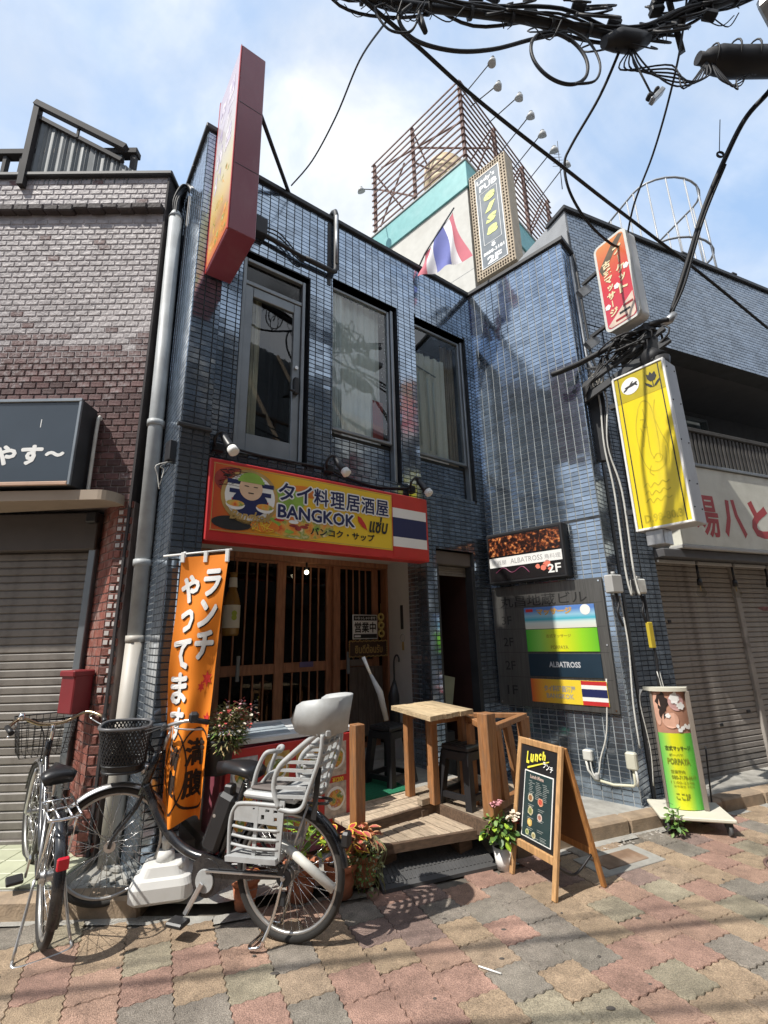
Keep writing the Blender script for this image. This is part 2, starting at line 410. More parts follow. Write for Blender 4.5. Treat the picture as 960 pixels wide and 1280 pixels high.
m_mixbrick = M('half_stripped_painted_brick', (0.125,0.065,0.062), rough=0.7, var=0.3, vscale=14, rnd=0.3, bump=.8, bscale=40, dirt=(0.33,0.30,0.30), damt=.95, dscale=26)
m_mortar = M('grey_mortar', (0.24,0.20,0.19), rough=0.95, var=0.3, bump=.4, bscale=60)
m_pmortar = M('painted_mortar', (0.31,0.28,0.28), rough=0.8, var=0.3, bump=.8, bscale=30, dirt=(0.11,0.09,0.09), damt=.6, dscale=5)
m_darkside = M('dark_rendered_side', (0.045,0.04,0.042), rough=0.9, var=0.3)  # shadow on the side wall is put into its base colour
m_shutter = M('grey_beige_shutter', (0.185,0.168,0.15), rough=0.55, var=0.14, vscale=4, rnd=.08, dirt=(0.075,0.062,0.055), damt=.6, dscale=5, streak=1)
m_shutterR = M('grey_brown_shutter', (0.31,0.285,0.26), rough=0.55, var=0.14, vscale=4, rnd=.08, dirt=(0.095,0.078,0.07), damt=.65, dscale=5)
m_black = M('black_plastic', (0.018,0.018,0.02), rough=0.42, var=0.15)
m_rubber = M('black_rubber', (0.07,0.07,0.071), rough=0.7, var=0.25)
m_wire = M('black_cable', (0.014,0.014,0.016), rough=0.6, var=0.2)
m_white = M('white_paint', (0.78,0.78,0.76), rough=0.5, var=0.06)
m_whitew = M('weathered_white_plastic', (0.62,0.62,0.58), rough=0.55, var=0.1, dirt=(0.3,0.28,0.25), damt=.45, dscale=6)
m_cream = M('cream_sign_board', (0.70,0.70,0.62), rough=0.45, var=0.06, dirt=(.4,.38,.3), damt=.4, dscale=2)
m_grey = M('grey_plastic', (0.42,0.42,0.41), rough=0.5, var=0.07)
m_maroon = M('maroon_painted_metal', (0.23,0.05,0.075), rough=0.36, var=0.18, vscale=2, dirt=(.30,.14,.16), damt=.4, dscale=3, stretch=(1,1,.4))
m_red = M('red_paint', (0.52,0.03,0.03), rough=0.4, var=0.1)
m_dkred = M('deep_red_paint', (0.30,0.018,0.02), rough=0.4, var=0.15)
m_brown = M('brown_door_wood', (0.33,0.145,0.075), rough=0.5, var=0.3, vscale=8, stretch=(6,6,1))
m_wood = M('orange_stained_timber', (0.34,0.155,0.06), rough=0.55, var=0.35, vscale=9, stretch=(7,7,1), rnd=.15, bump=.35, bscale=40, dirt=(.20,.145,.10), damt=.55, dscale=5)
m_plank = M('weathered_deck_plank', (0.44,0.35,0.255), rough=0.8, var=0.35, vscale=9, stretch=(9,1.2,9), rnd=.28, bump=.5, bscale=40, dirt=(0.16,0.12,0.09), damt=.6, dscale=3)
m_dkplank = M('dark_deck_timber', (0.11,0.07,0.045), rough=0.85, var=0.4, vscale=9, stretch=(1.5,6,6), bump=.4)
m_navy = M('navy_print', (0.012,0.018,0.09), rough=0.5, var=0.05)
m_white_p = M('white_print', (0.80,0.80,0.78), rough=0.5, var=0.03)
m_black_p = M('black_print', (0.015,0.015,0.015), rough=0.6, var=0.05)
m_yellow = M('yellow_acrylic', (0.82,0.64,0.02), rough=0.3, var=0.08, vscale=3, dirt=(.60,.46,.06), damt=.5, dscale=4, stretch=(1,1,.3))
m_yelprint = M('yellow_sign_print', (0.80,0.55,0.04), rough=0.35, var=0.1, vscale=4)
m_pane = M_glass('window_glass', (0.86,0.90,0.90), 2.0)
m_pane_dark = M_glass('door_glass', (0.35,0.33,0.31), 1.5)
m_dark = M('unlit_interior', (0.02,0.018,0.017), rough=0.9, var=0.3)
m_curtain = M('beige_curtain', (0.78,0.73,0.65), rough=0.9, var=0.12, stretch=(1,1,.2))
m_conc = M('worn_concrete', (0.34,0.33,0.30), rough=0.9, var=0.22, vscale=9, bump=.5, bscale=80, dirt=(0.19,0.18,0.16), damt=.6, dscale=4)
m_asph = M('dark_gutter_asphalt', (0.12,0.105,0.09), rough=0.9, var=0.35, vscale=12, bump=.6, bscale=120)
m_kerb = M('brown_kerb_stone', (0.34,0.255,0.175), rough=0.85, var=0.3, vscale=9, rnd=.12, bump=.5, bscale=80, dirt=(0.20,0.16,0.12), damt=.6, dscale=5)
m_ftile = M('pale_green_floor_tile', (0.44,0.46,0.33), rough=0.5, var=0.15, rnd=.1, dirt=(0.30,0.29,0.22), damt=.4)

def paver_material():
    m = M('paver', (1,1,1), rough=0.85, var=0.2, vscale=14, bump=.7, bscale=170)
    nt = m.node_tree; n = nt.nodes; l = nt.links; b = n['Principled BSDF']
    old = b.inputs['Base Color'].links[0].from_socket
    oi = n.new('ShaderNodeObjectInfo'); cr = n.new('ShaderNodeValToRGB'); cr.color_ramp.interpolation = 'CONSTANT'
    cols = [(0.00,(.415,.305,.205)),(.17,(.40,.245,.19)),(.31,(.265,.235,.195)),(.43,(.405,.30,.20)),(.57,(.345,.30,.215)),(.67,(.29,.205,.175)),(.74,(.42,.27,.20)),(.86,(.28,.245,.205)),(.93,(.38,.285,.20))]
    e = cr.color_ramp.elements
    while len(e) < len(cols): e.new(.5)
    for el, (p, c) in zip(e, cols): el.position = p; el.color = (*c, 1)
    l.new(oi.outputs['Random'], cr.inputs[0])
    mx = n.new('ShaderNodeMix'); mx.data_type = 'RGBA'; mx.blend_type = 'MULTIPLY'; mx.inputs[0].default_value = 1
    l.new(cr.outputs[0], mx.inputs[6]); l.new(old, mx.inputs[7])
    # fine speckle of aggregate and street grime, in world space so neighbours differ
    ge = n.new('ShaderNodeNewGeometry'); sp = n.new('ShaderNodeTexNoise'); sp.inputs['Scale'].default_value = 150; sp.inputs['Detail'].default_value = 2
    l.new(ge.outputs['Position'], sp.inputs['Vector'])
    sr = n.new('ShaderNodeMapRange'); sr.inputs[1].default_value = .3; sr.inputs[2].default_value = .7; sr.inputs[3].default_value = .62; sr.inputs[4].default_value = 1.32; l.new(sp.outputs[0], sr.inputs[0])
    gr = n.new('ShaderNodeTexNoise'); gr.inputs['Scale'].default_value = 2.3; gr.inputs['Detail'].default_value = 9; gr.inputs['Roughness'].default_value = .7; l.new(ge.outputs['Position'], gr.inputs['Vector'])
    g2 = n.new('ShaderNodeMapRange'); g2.inputs[1].default_value = .35; g2.inputs[2].default_value = .68; g2.inputs[3].default_value = 1.15; g2.inputs[4].default_value = .55; l.new(gr.outputs[0], g2.inputs[0])
    st = n.new('ShaderNodeTexNoise'); st.inputs['Scale'].default_value = 9; st.inputs['Detail'].default_value = 6; st.inputs['Roughness'].default_value = .75; l.new(ge.outputs['Position'], st.inputs['Vector'])
    s2 = n.new('ShaderNodeMapRange'); s2.inputs[1].default_value = .56; s2.inputs[2].default_value = .72; s2.inputs[3].default_value = .90; s2.inputs[4].default_value = .50; l.new(st.outputs[0], s2.inputs[0])
    m0 = n.new('ShaderNodeMath'); m0.operation = 'MULTIPLY'; l.new(sr.outputs[0], m0.inputs[0]); l.new(s2.outputs[0], m0.inputs[1])
    mu = n.new('ShaderNodeMath'); mu.operation = 'MULTIPLY'; l.new(m0.outputs[0], mu.inputs[0]); l.new(g2.outputs[0], mu.inputs[1])
    vm = n.new('ShaderNodeVectorMath'); vm.operation = 'SCALE'; l.new(mx.outputs[2], vm.inputs[0]); l.new(mu.outputs[0], vm.inputs['Scale'])
    l.new(vm.outputs[0], b.inputs['Base Color'])
    return m
m_paver = paver_material()

# ------------------------------------------------------------------ ground and paving
MB().add([(-400,-400,-.06),(400,-400,-.06),(400,400,-.06),(-400,400,-.06)], [(0,1,2,3)]).build('ground', m_asph, kind='structure')
pav = MB().add([(-14,-7,-.014),(16,-7,-.014),(16,14,-.014),(-14,14,-.014)], [(0,1,2,3)]).build('pavement', M('joint_sand',(.13,.115,.095),rough=.95,var=.35,vscale=12), kind='structure')

def kerb_y(x):   # front edge of the kerb line
    pts = [(-9,3.30),(-2.1,3.44),(-1.09,3.40),(-.10,3.70),(1.29,4.22),(3.59,5.13),(16,10.1)]
    for (a, b), (c, d) in zip(pts, pts[1:]):
        if a <= x <= c: return b + (d-b)*(x-a)/(c-a)
    return 3.3
def pavers():
    P, Q, g = 0.232, 0.226, 0.003
    ang = R(65.0); u = Vector((math.sin(ang), math.cos(ang), 0)); w = Vector((math.cos(ang), -math.sin(ang), 0))  # u along street, w toward the viewer
    K = 16; amp = .0055
    def wav(t): return amp*math.sin(t*2*math.pi*4)
    def outline(in_, dz):
        a, b = P/2-in_, Q/2-in_; pts = []
        for i in range(K): t = i/K; pts.append((-a+2*a*t, -b+wav(t)))
        for i in range(K): t = i/K; pts.append((a+wav(t), -b+2*b*t))
        for i in range(K): t = i/K; pts.append((a-2*a*t, b+wav(1-t)))
        for i in range(K): t = i/K; pts.append((-a+wav(1-t), b-2*b*t))
        return [(x, y, dz) for x, y in pts]
    n = 4*K; vs = outline(g/2+.003, 0) + outline(g/2, -.004) + outline(g/2, -.026)
    fs = [tuple(range(n))] + [(i, i+n, (i+1) % n+n, (i+1) % n) for i in range(n)] + [(i+n, i+2*n, (i+1) % n+2*n, (i+1) % n+n) for i in range(n)]
    proto = MB().add(vs, fs); me = proto.mesh('paver', m_paver)
    cand = []; o = Vector((.5, 3.0, 0)); rz = math.atan2(u.y, u.x)
    for i in range(-40, 45):
        for j in range(-22, 34):
            c = o + u*(i*P) + w*((j + (.5 if i % 2 else 0))*Q)
            if c.y > kerb_y(c.x) - .07 or c.y < -2.6 or abs(c.x) > 9: continue
            vis = c.y > 2.35 and abs(c.x) < c.y*.84+.15
            cand.append((0 if vis else 1, c.length, c))
    cand.sort(key=lambda t: t[:2]); bulk = MB()
    for k, (v, d, c) in enumerate(cand):
        z = random.uniform(-.0028, .0028); rot = (random.uniform(-.011,.011), random.uniform(-.011,.011), rz+random.uniform(-.006,.006))
        if k < 300: piece('paver', me, pav, (c.x, c.y, z), rot)
        else:
            mt = Matrix.Translation((c.x, c.y, z)) @ Matrix.Rotation(rz, 4, 'Z')
            bulk.add([mt @ Vector(q) for q in vs], fs)
    bulk.build('paver', m_paver, pav, kind='stuff')
pavers()

# gutter strip, kerb stones, forecourts
gut = MB()
kp = [(-9,3.30),(-2.1,3.44),(-1.09,3.40),(-.10,3.70),(1.29,4.22),(3.59,5.13),(14,9.3)]
g_obj = None
def strip(pts, off0, off1, z, mb):
    for (a, b), (c, d) in zip(pts, pts[1:]):
        t = Vector((c-a, d-b)).normalized(); nn = Vector((t.y, -t.x))
        mb.add([(a+nn.x*off0, b+nn.y*off0, z),(c+nn.x*off0, d+nn.y*off0, z),(c+nn.x*off1, d+nn.y*off1, z),(a+nn.x*off1, b+nn.y*off1, z)], [(0,3,2,1)])
strip(kp, -.02, .075, -.004, gut); gut.build('gutter', m_conc, kind='structure')
side = MB().add([(-9,3.32,0),(-2.1,3.46,0),(-1.09,3.42,0),(-.10,3.72,0),(1.29,4.24,0),(3.59,5.15,0),(14,9.32,0),(14,14,0),(-9,14,0)], [tuple(range(9))])
side.v = [(x, y, .06) for x, y, z in side.v]
sw = side.build('sidewalk', m_conc, kind='structure')
kerb = thing('kerb', None, None); kerb['kind'] = 'structure'
def kerb_run(a, b, n):
    a, b = Vector(a), Vector(b); t = (b-a).normalized(); nn = Vector((-t.y, t.x, 0)); L = (b-a).length/n
    for i in range(n):
        mb = MB(); mb.cbox(.004, L-.004, 0, .15, -.03, .104, .016)
        p = a + t*(L*i); mb.build('kerb_stone', m_kerb, kerb, (p.x, p.y, random.uniform(-.003,.003)), math.atan2(t.y, t.x))
kerb_run((-5.2,3.37,0), (-1.55,3.42,0), 6)
kerb_run((.92,4.08,0), (3.59,5.13,0), 5); kerb_run((3.59,5.13,0), (8.1,6.92,0), 8)
# tiled forecourt in front of the left shop
fc = MB().box(-5.2,-2.18,3.53,4.5,.0,.1045).build('forecourt', m_conc, kind='structure')
fme = MB().cbox(.003,.197,.003,.197,0,.012,.003).mesh('floor_tile', m_ftile)
for i in range(12):
    for j in range(4): piece('floor_tile', fme, fc, (-2.40-.2*i, 3.545+.2*j, .104+random.uniform(0,.001)), (0,0,0))
# rough patched strip, slope of rubble by the drain pipe, service lids
lid = thing('drain_cover', 'rust edged square drain cover set in concrete near the kerb', 'drain cover', (1.66,4.02,0), R(24))
MB().cbox(-.30,.30,-.15,.15,-.02,.008,.004).build('surround', m_conc, lid)
MB().cbox(-.2,.2,-.09,.09,-.02,.014,.004).build('cover_plate', M('rusty_plate',(.22,.14,.09),rough=.8,var=.4,dirt=(.36,.3,.24),damt=.6), lid)
lid2 = thing('manhole_cover', 'dark oval manhole cover sunk in the paving at the right edge', 'manhole cover', (2.78,3.83,0), R(24))
MB().lathe([(0,.006),(.13,.006),(.14,.003),(.14,-.02)], 20, (0,0,0)).build('cover_plate', m_coping, lid2)
MB().torus((0,0,.004),.16,.012,'z',24,6).build('rim', m_rust, lid2)
gum = [(-1.9,2.62),(-1.42,2.95),(-.98,3.12),(-.74,3.02),(-.6,2.88),(-.05,3.05),(.18,2.68),(.55,2.95),(.62,3.2),(.95,2.6),(1.05,2.95),(1.42,3.28),(1.0,3.35),(1.7,3.4),(2.05,3.05),(1.2,2.74),(.3,3.32),(-.35,2.7),(2.2,3.7),(-2.0,2.9)]
gm = M('old_chewing_gum', (.075,.066,.058), rough=.9)
pile = MB()
for x, y in gum: q = random.uniform(.55,1.0); pile.lathe([(0,.0032),(.009*q,.0028),(.013*q*random.uniform(.8,1.2),.0)], 7, (x,y,.002), sx=random.uniform(.7,2.0))
pile.build('gum_spot', gm, pav, kind='stuff')
rub = MB()
for i in range(70):
    x = random.uniform(-2.1,-1.45); y = random.uniform(3.5,3.95); s = random.uniform(.012,.05)
    rub.cbox(-s,s,-s*.7,s*.7,-s*.4,s*.4,s*.2, 0, Matrix.Translation((x,y,.065+s*.2)) @ Matrix.Rotation(random.uniform(0,6),4,'Z') @ Matrix.Rotation(random.uniform(-.4,.4),4,'X'))
rub.build('rubble', m_conc, kind='stuff')
lit = MB()
for i in range(60):
    x = random.uniform(1.5,2.9); y = kerb_y(x)-random.uniform(.02,.16); s = random.uniform(.003,.012)
    lit.cbox(-s,s,-s*.6,s*.6,0,s*.5,s*.2,0,Matrix.Translation((x,y,.0)) @ Matrix.Rotation(random.uniform(0,6),4,'Z'))
lit.build('gutter_grit', M('pale_grit',(.4,.37,.33),rough=.9,var=.4), kind='stuff')
tag(MB().cyl((.42,2.89,.006),(.52,2.83,.006),.004,.004,8).build('drinking_straw', m_white), 'thin white straw lying on the pavers in front of the shop', 'straw')

SITE[:] = [1.07, -.112]  # buildings, signs and cables from here on are enlarged about the camera position
# ------------------------------------------------------------------ left brick shop
# local frame: x along the facade (to the right), y into the wall, z up
LB = thing('brick_shop', 'brick shop on the left with worn pale painted upper wall and closed shutter', 'shop building', (-2.14,3.70,0), R(90-89.2))
LX0, LX1 = -4.2, .06
# core
core = MB(); core.box(LX0, LX1, .022, .35, 2.74, 4.03, 0); core.box(LX0, LX1, .0165, .35, 4.03, 6.12, 1); core.box(-.03, LX1+.04, .03, .3, .0, 2.74, 0)
core.build('wall', [m_mortar, m_pmortar], LB)
MB().box(LX1+.001, LX1+.02, .0, 1.6, 0, 6.12).build('side_wall', m_darkside, LB)
MB().box(LX0, LX1+.02, .35, 4, 2.74, 6.0).build('wall', m_darkside, LB)
MB().cbox(LX0, LX1+.05, -.03, .6, 6.12, 6.17, .01).build('coping', m_coping, LB)
bandm = M('cracked_dark_band', (.055,.045,.045), rough=.8, var=.4, bump=1, bscale=30)
bb = MB()
for i in range(30): bb.cbox(LX0+i*.142, LX0+(i+1)*.142, -.05-random.uniform(0,.012), .03, 5.665+random.uniform(-.008,.008), 5.735+random.uniform(-.006,.006), .012)
bb.build('band_course', bandm, LB)
# bricks: painted ones above, bare ones below
def brick_mesh(w, h, d, mat):
    mb = MB(); mb.cbox(0, w, -d, .012, 0, h, .005)
    mb.v = [(x+random.uniform(-.002,.002), y+random.uniform(-.0014,.0014), z+random.uniform(-.0015,.0015)) for x, y, z in mb.v]
    return mb.mesh('brick', mat)
BW, BH, J = .109, .0525, .0085
pm = [brick_mesh(BW, BH, random.uniform(.005,.012), m_pbrick) for _ in range(5)]; bm_ = [brick_mesh(BW, BH, .007, m_brick) for _ in range(4)]
hm = [brick_mesh(BW/2-J/2, BH, .007, m_brick) for _ in range(2)]; xm = [brick_mesh(BW, BH, .008, m_mixbrick) for _ in range(4)]; xh = [brick_mesh(BW/2-J/2, BH, .008, m_mixbrick)]; sm_ = brick_mesh(.066, .1, .008, m_brick)
spots = []
row = 0; z = 2.75
while z < 6.10:
    soldier = False
    x = LX1 - BW - (0 if row % 2 else (BW+J)/2)
    if row % 2 == 0: spots.append((LX1-BW/2+J/2, z, 'h', row))
    while x > LX0:
        if not (5.60 < z < 5.73): spots.append((x, z, 'f', row))
        x -= BW + J
    z += BH + J; row += 1
spots.sort(key=lambda s: (s[0]+2.14-2.14)**2*0 + ((s[0]-2.14)**2 + 3.7**2 + (s[1]-1.6)**2)*(1 if s[0] > -1.5 else 3))
bulk = MB(); cnt = 0
hp = [brick_mesh(BW/2-J/2, BH, .008, m_pbrick) for _ in range(2)]
def bulk_brick(mb, x, z, w, mi): mb.cbox(x, x+w, .0115, .032, z, z+BH, .005, mi)
for x, z, k, r in spots:
    if -.98 < x < -.30 and 2.83 < z < 3.45 and x+BW < -.3: continue
    lvl = z - 4.0 - .05*math.sin(x*5); painted = lvl + random.uniform(-.12,.12) > 0; mixed = abs(lvl+random.uniform(-.1,.1)) < .22 or random.random() < .04
    if cnt < 262:
        me = random.choice(((xh if mixed else hp if painted else hm) if k == 'h' else (xm if mixed else pm if painted else bm_)))
        piece('brick', me, LB, (x, .02+random.uniform(-.0015,.0012), z), (random.uniform(-.012,.012), random.uniform(-.004,.004), random.uniform(-.003,.003))); cnt += 1
    else: bulk_brick(bulk, x, z, BW if k == 'f' else BW/2-J/2, 2 if mixed else 0 if painted else 1)
bulk.build('brick', [m_pbrick, m_brick, m_mixbrick], LB, kind='stuff')
# ragged paint edge flakes / crazed seams on the painted wall
flk = MB()
for i in range(0):
    x = random.choice((-.62,-1.25,-1.7,-.2,-.95)) + random.uniform(-.03,.03); z0 = random.uniform(4.05,5.4); pts = []
    for j in range(7): pts.append((x+random.uniform(-.02,.02), .006+random.uniform(-.004,.003), z0+j*.05))
    flk.tube(pts, random.uniform(.004,.007), 5)
# pier under the canopy: red brick front and splayed reveal toward the shutter
pr = [brick_mesh(.098, .058, .006, m_redbrick) for _ in range(3)]; pr2 = [brick_mesh(.05, .058, .006, m_redbrick) for _ in range(2)]
MB().add([(-.02,.028,.0),(-.30,.30,.0),(-.30,.30,2.74),(-.02,.028,2.74),(-.02,.2,0),(-.2,.4,0),(-.2,.4,2.74),(-.02,.2,2.74)], [(0,3,2,1),(4,5,6,7),(0,4,7,3),(1,2,6,5),(3,7,6,2),(0,1,5,4)]).build('reveal', m_mortar, LB)
n = 0
for r in range(39):
    z = .1 + r*.068
    # front face of the pier: about 0.11 m, bricks alternate
    if r % 2: piece('brick', pr[n % 3], LB, (-.018, .022, z))
    else: piece('brick', pr2[n % 2], LB, (-.018, .022, z)); piece('brick', pr2[(n+1) % 2], LB, (.042, .022, z))
    n += 1
pb = MB(); d = Vector((-.28,.272,0)).normalized(); nn = Vector((d.y,-d.x,0))*-1
for r in range(39):
    z = .1 + r*.068; t = .004 if r % 2 else -.1
    while t < .37:
        a, b = max(t,.004), min(t+.2,.37)
        if b-a > .03:
            p, q = Vector((-.02,.028,0))+d*a, Vector((-.02,.028,0))+d*b; o = Vector((-.7,-.72,0)).normalized()*.007
            pb.hexa([tuple(p+o)[:2]+(z,), tuple(q+o)[:2]+(z,), tuple(q-o)[:2]+(z,), tuple(p-o)[:2]+(z,), tuple(p+o)[:2]+(z+.058,), tuple(q+o)[:2]+(z+.058,), tuple(q-o)[:2]+(z+.058,), tuple(p-o)[:2]+(z+.058,)])
        t += .21
pb.build('brick', m_redbrick, LB, kind='stuff')
pt = MB()   # old white paint left on some pier bricks
for r in range(5, 38):
    z = .1+r*.068
    for k in range(2):
        if random.random() < .75 and z > 1.25: pt.cbox(-.012+k*.05, .022+k*.05, .0125, .0135, z+.012, z+.045, .0004)
pt.build('paint_patch', M('old_white_paint_patch', (.5,.47,.45), rough=.8, var=.2), LB, kind='stuff')
# shutter, its box and guide
shut = MB(); me = MB()
prof = [(-.002,0),(-.012,.008),(-.012,.05),(-.002,.062)]
slat = MB(); L0, L1 = -4.2, -.34   # slats sit behind the guide
for (a, b), (c, e) in zip(prof, prof[1:]): slat.add([(L0,a,b),(L1,a,b),(L1,c,e),(L0,c,e)], [(0,1,2,3)])
sm2 = slat.mesh('slat', m_shutter)
for i in range(34): piece('slat', sm2, LB, (0, .30+random.uniform(-.002,.002), .235+i*.063), (random.uniform(-.03,.03),0,random.uniform(-.0012,.0012)))
MB().box(L0, L1, .305, .33, .1, 2.45).build('backing', m_dark, LB)
MB().cbox(L0, L1, .26, .32, .2, .24, .005).build('bottom_rail', m_shutter, LB)
MB().cbox(-.345, -.285, .22, .33, .1, 2.5, .006).build('shutter_guide', m_alum, LB)
MB().cbox(L0, -.285, .20, .5, 2.38, 2.70, .008).build('shutter_box', M('brown_shutter_box', (.075,.063,.056), rough=.6, var=.1), LB)
# rounded canopy slab
cp_ = [(-4.2,-.18)] + [(-.09+.11*math.cos(R(a)), -.02+.16*math.sin(R(a))) for a in range(-90, 1, 15)] + [(.02,.03),(-4.2,.5)]
MB().prism(cp_, 2.70, 2.78, axis='z').build('canopy', M('beige_canopy_soffit', (.36,.29,.22), rough=.7, var=.15, dirt=(.25,.2,.16)), LB, fix=True)
MB().cbox(-.36,-.27,.14,.2,2.6,2.69,.01).build('camera_box', m_black, LB)
sg = thing('shop_sign', 'dark blue-grey box sign with white brush lettering above the left shutter', 'shop sign', (-2.14,3.70,0), R(.8))
MB().cbox(-4.0, -.292, -.21, .0, 2.81, 3.545, .006).build('sign_box', m_coping, sg)
MB().box(-4.0, -.312, -.2145, -.2105, 2.845, 3.52).build('sign_face', M('dark_blue_grey_face', (.045,.06,.078), rough=.25, var=.12, vscale=2), sg)
fr = MB(); fr.cbox(-4.0,-.29,-.228,-.205,3.522,3.55,.004); fr.cbox(-.312,-.288,-.228,-.205,2.81,3.5225,.004); fr.build('sign_frame', m_alum, sg)
MB().cbox(-4.0,-.313,-.228,-.205,2.81,2.84,.004).build('sign_frame', M('stained_frame',(.5,.33,.24),rough=.5,var=.2), sg)
fat_text('や', -.925, -.745, 2.98, 3.15, -.2165, m_white_p, sg, .009); fat_text('す', -.715, -.54, 2.98, 3.15, -.2165, m_white_p, sg, .009); fat_text('〜', -.525, -.37, 3.045, 3.095, -.2165, m_white_p, sg, .009)
fat_text('し', -1.13, -.98, 2.98, 3.15, -.2165, m_white_p, sg, .009)
MB().box(-.60,-.594,-.216,-.2147,3.3,3.37).build('scratch', m_white_p, sg)
cd = tag(MB().tube(spline([(-.245,-.02,3.45),(-.25,-.05,3.42),(-.25,-.05,2.84),(-.235,-.05,2.80),(-.1,-.06,2.79),(.0,-.05,2.74)],5), .014, 8).build('conduit', m_whitew, None, (-2.14,3.70,0), R(.8)), 'thin pale conduit running down beside the dark shop sign', 'conduit')
m_mail = M('dark_red_mailbox',(.19,.012,.016),rough=.5,var=.2,dirt=(.1,.03,.03),damt=.4)
mbx = thing('mailbox', 'red metal mailbox hung on the brick pier of the left shop', 'mailbox', (-2.31,3.72,1.13), R(-28))
MB().cbox(-.085,.085,-.07,.07,0,.29,.008).build('box', m_mail, mbx); MB().cbox(-.09,.09,-.085,.075,.255,.30,.008).build('lid', m_mail, mbx)
MB().cbox(-.105,-.085,-.03,.02,.12,.2,.004).build('hook', m_chrome, mbx)
# rooftop terrace of the left shop
ter = thing('rooftop_terrace', 'dark rooftop terrace rail with a corrugated roof shed on the left shop', 'terrace', (-1.94,3.42,6.0), R(.8))
m_tr = M('weathered_dark_timber', (.028,.026,.027), rough=.8, var=.3)
MB().bar((-4.4,.35,.50),(-.50,.35,.50),.09,.07,b=.005).build('handrail', m_tr, ter)
for x in [-.54,-.68]+[-.82-.17*i for i in range(14)]: MB().bar((x,.35,0),(x,.35,.47),.05 if x > -.7 else .035,.05,up=(0,1,0)).build('post', m_tr if x != -.68 else m_alum, ter)
MB().bar((-.54,.35,0.02),(-.50,1.9,.5),.08,.05).build('brace', m_tr, ter)
m_corr = M('corrugated_sheet', (.13,.14,.145), rough=.6, metal=.2, var=.2)
cor = MB(); N = 110
pts = [( -2.6+2.1*i/N, .010*math.sin(i*2.6)) for i in range(N+1)]
vs_ = [(x, .30+s, .05) for x, s in pts if x > -1.6] + [(x, .30+s, .98-(max(0,x+1.55))*.72) for x, s in pts if x > -1.6]
N = len(vs_)//2-1; cor.add(vs_, [(i, i+1, i+N+2, i+N+1) for i in range(N)]); cor.build('corrugated_wall', m_corr, ter)
MB().bar((-1.58,.26,1.08),(-.58,.26,.46),.06,.06).build('roof_edge', m_tr, ter); MB().bar((-1.56,.27,0),(-1.56,.27,1.06),.06,.06,up=(0,1,0)).build('post', m_tr, ter)
MB().bar((-1.56,.29,.93),(-.62,.29,.33),.05,.04).build('roof_edge', m_tr, ter)
MB().bar((-3.6,.6,.72),(-1.6,.34,.50),.06,.06).build('beam', m_tr, ter); MB().bar((-1.6,.7,.42),(-.7,.7,-.02),.06,.06).build('beam', m_tr, ter)
MB().bar((-1.1,.27,.76),(-1.1,.27,.62),.02,.02,up=(0,1,0)).build('bracket', m_tr, ter)
# drain pipe between the two buildings
dp = thing('drain_pipe', 'thick grey vertical drain pipe between the brick shop and the blue tiled building', 'drain pipe', (-1.93,3.72,0))
m_pipe = M('grey_painted_pipe', (.33,.345,.35), rough=.5, var=.2, vscale=7, dirt=(.2,.2,.2), damt=.4)
m_pipel = M('pale_lower_pipe', (.47,.44,.39), rough=.5, var=.15, dirt=(.28,.24,.2), damt=.4)
MB().cyl((.02,0,1.62),(-.035,0,5.62),.060,.060,16).build('upper_pipe', m_pipe, dp)
MB().cyl((.0,0,.14),(.02,0,1.64),.066,.066,16).build('lower_pipe', m_pipel, dp)
for z in (1.62,2.2,3.4): MB().cyl((.02-.014*(z-1.6),0,z),(.02-.014*(z-1.6),0,z+.05),.071,.071,16).build('collar', m_pipel if z < 2 else m_pipe, dp)
MB().tube(spline([(-.035,0,5.6),(-.04,0,5.85),(-.02,.03,6.0),(.03,.05,6.06),(.075,.05,6.0),(.08,.05,5.88)],5), .028, 10).build('gooseneck', m_black, dp)
for k in range(3): MB().tube(spline([(-.035+.01*k,-.02*k,5.6),(-.06+.02*k,-.03,5.8),(.0,.0+.02*k,6.03-.02*k),(.06,.05,5.95),(.085,.06,5.4)],5), .009, 6).build('cable', m_wire, dp)
MB().cyl((-.035,0,5.6),(-.036,0,5.68),.068,.04,14).build('collar', m_pipe, dp)
MB().torus((0,0,.14),.062,.012,'z',18,6).build('base_ring', m_pipel, dp)
wv = tag(MB().tube([(-1.84,3.75,.3),(-1.845,3.74,2.0),(-1.855,3.735,4.2),(-1.86,3.74,5.9)], .012, 6).build('service_cable', m_wire), 'black service cable clipped beside the grey drain pipe', 'cable')
# ------------------------------------------------------------------ blue tiled building
F1O, F1Z = (1.205, 5.472, 0), R(36.4)
F2Z = R(-44.2)
TB = thing('tiled_building', 'two storey building faced in glossy navy blue tiles with three upper windows', 'building', F1O, F1Z)
def P1(name, mb, mat, **k): return mb.build(name, mat, TB, **k)
W1, W2, W3 = (-3.05,-2.365,3.13,5.17), (-2.10,-1.25,3.17,5.315), (-.985,-.135,3.14,5.33)
SHOP, ENT = (-3.27,-.97,.0,2.46), (-.825,-.27,.0,2.52)
H1 = [W1, W2, W3, SHOP, ENT]
P1('wall', wall_mb(-3.27, 0.0, .0, 6.05, H1, .0, .14), m_groutd)
MW, MH, JT = .0885, .0462, .0065
rects = tile_rects(-3.265, -.004, .10, 6.04, H1, MW, MH, JT)
P1('tile', tiles_mb(rects, 0.0), m_tile, kind='stuff')
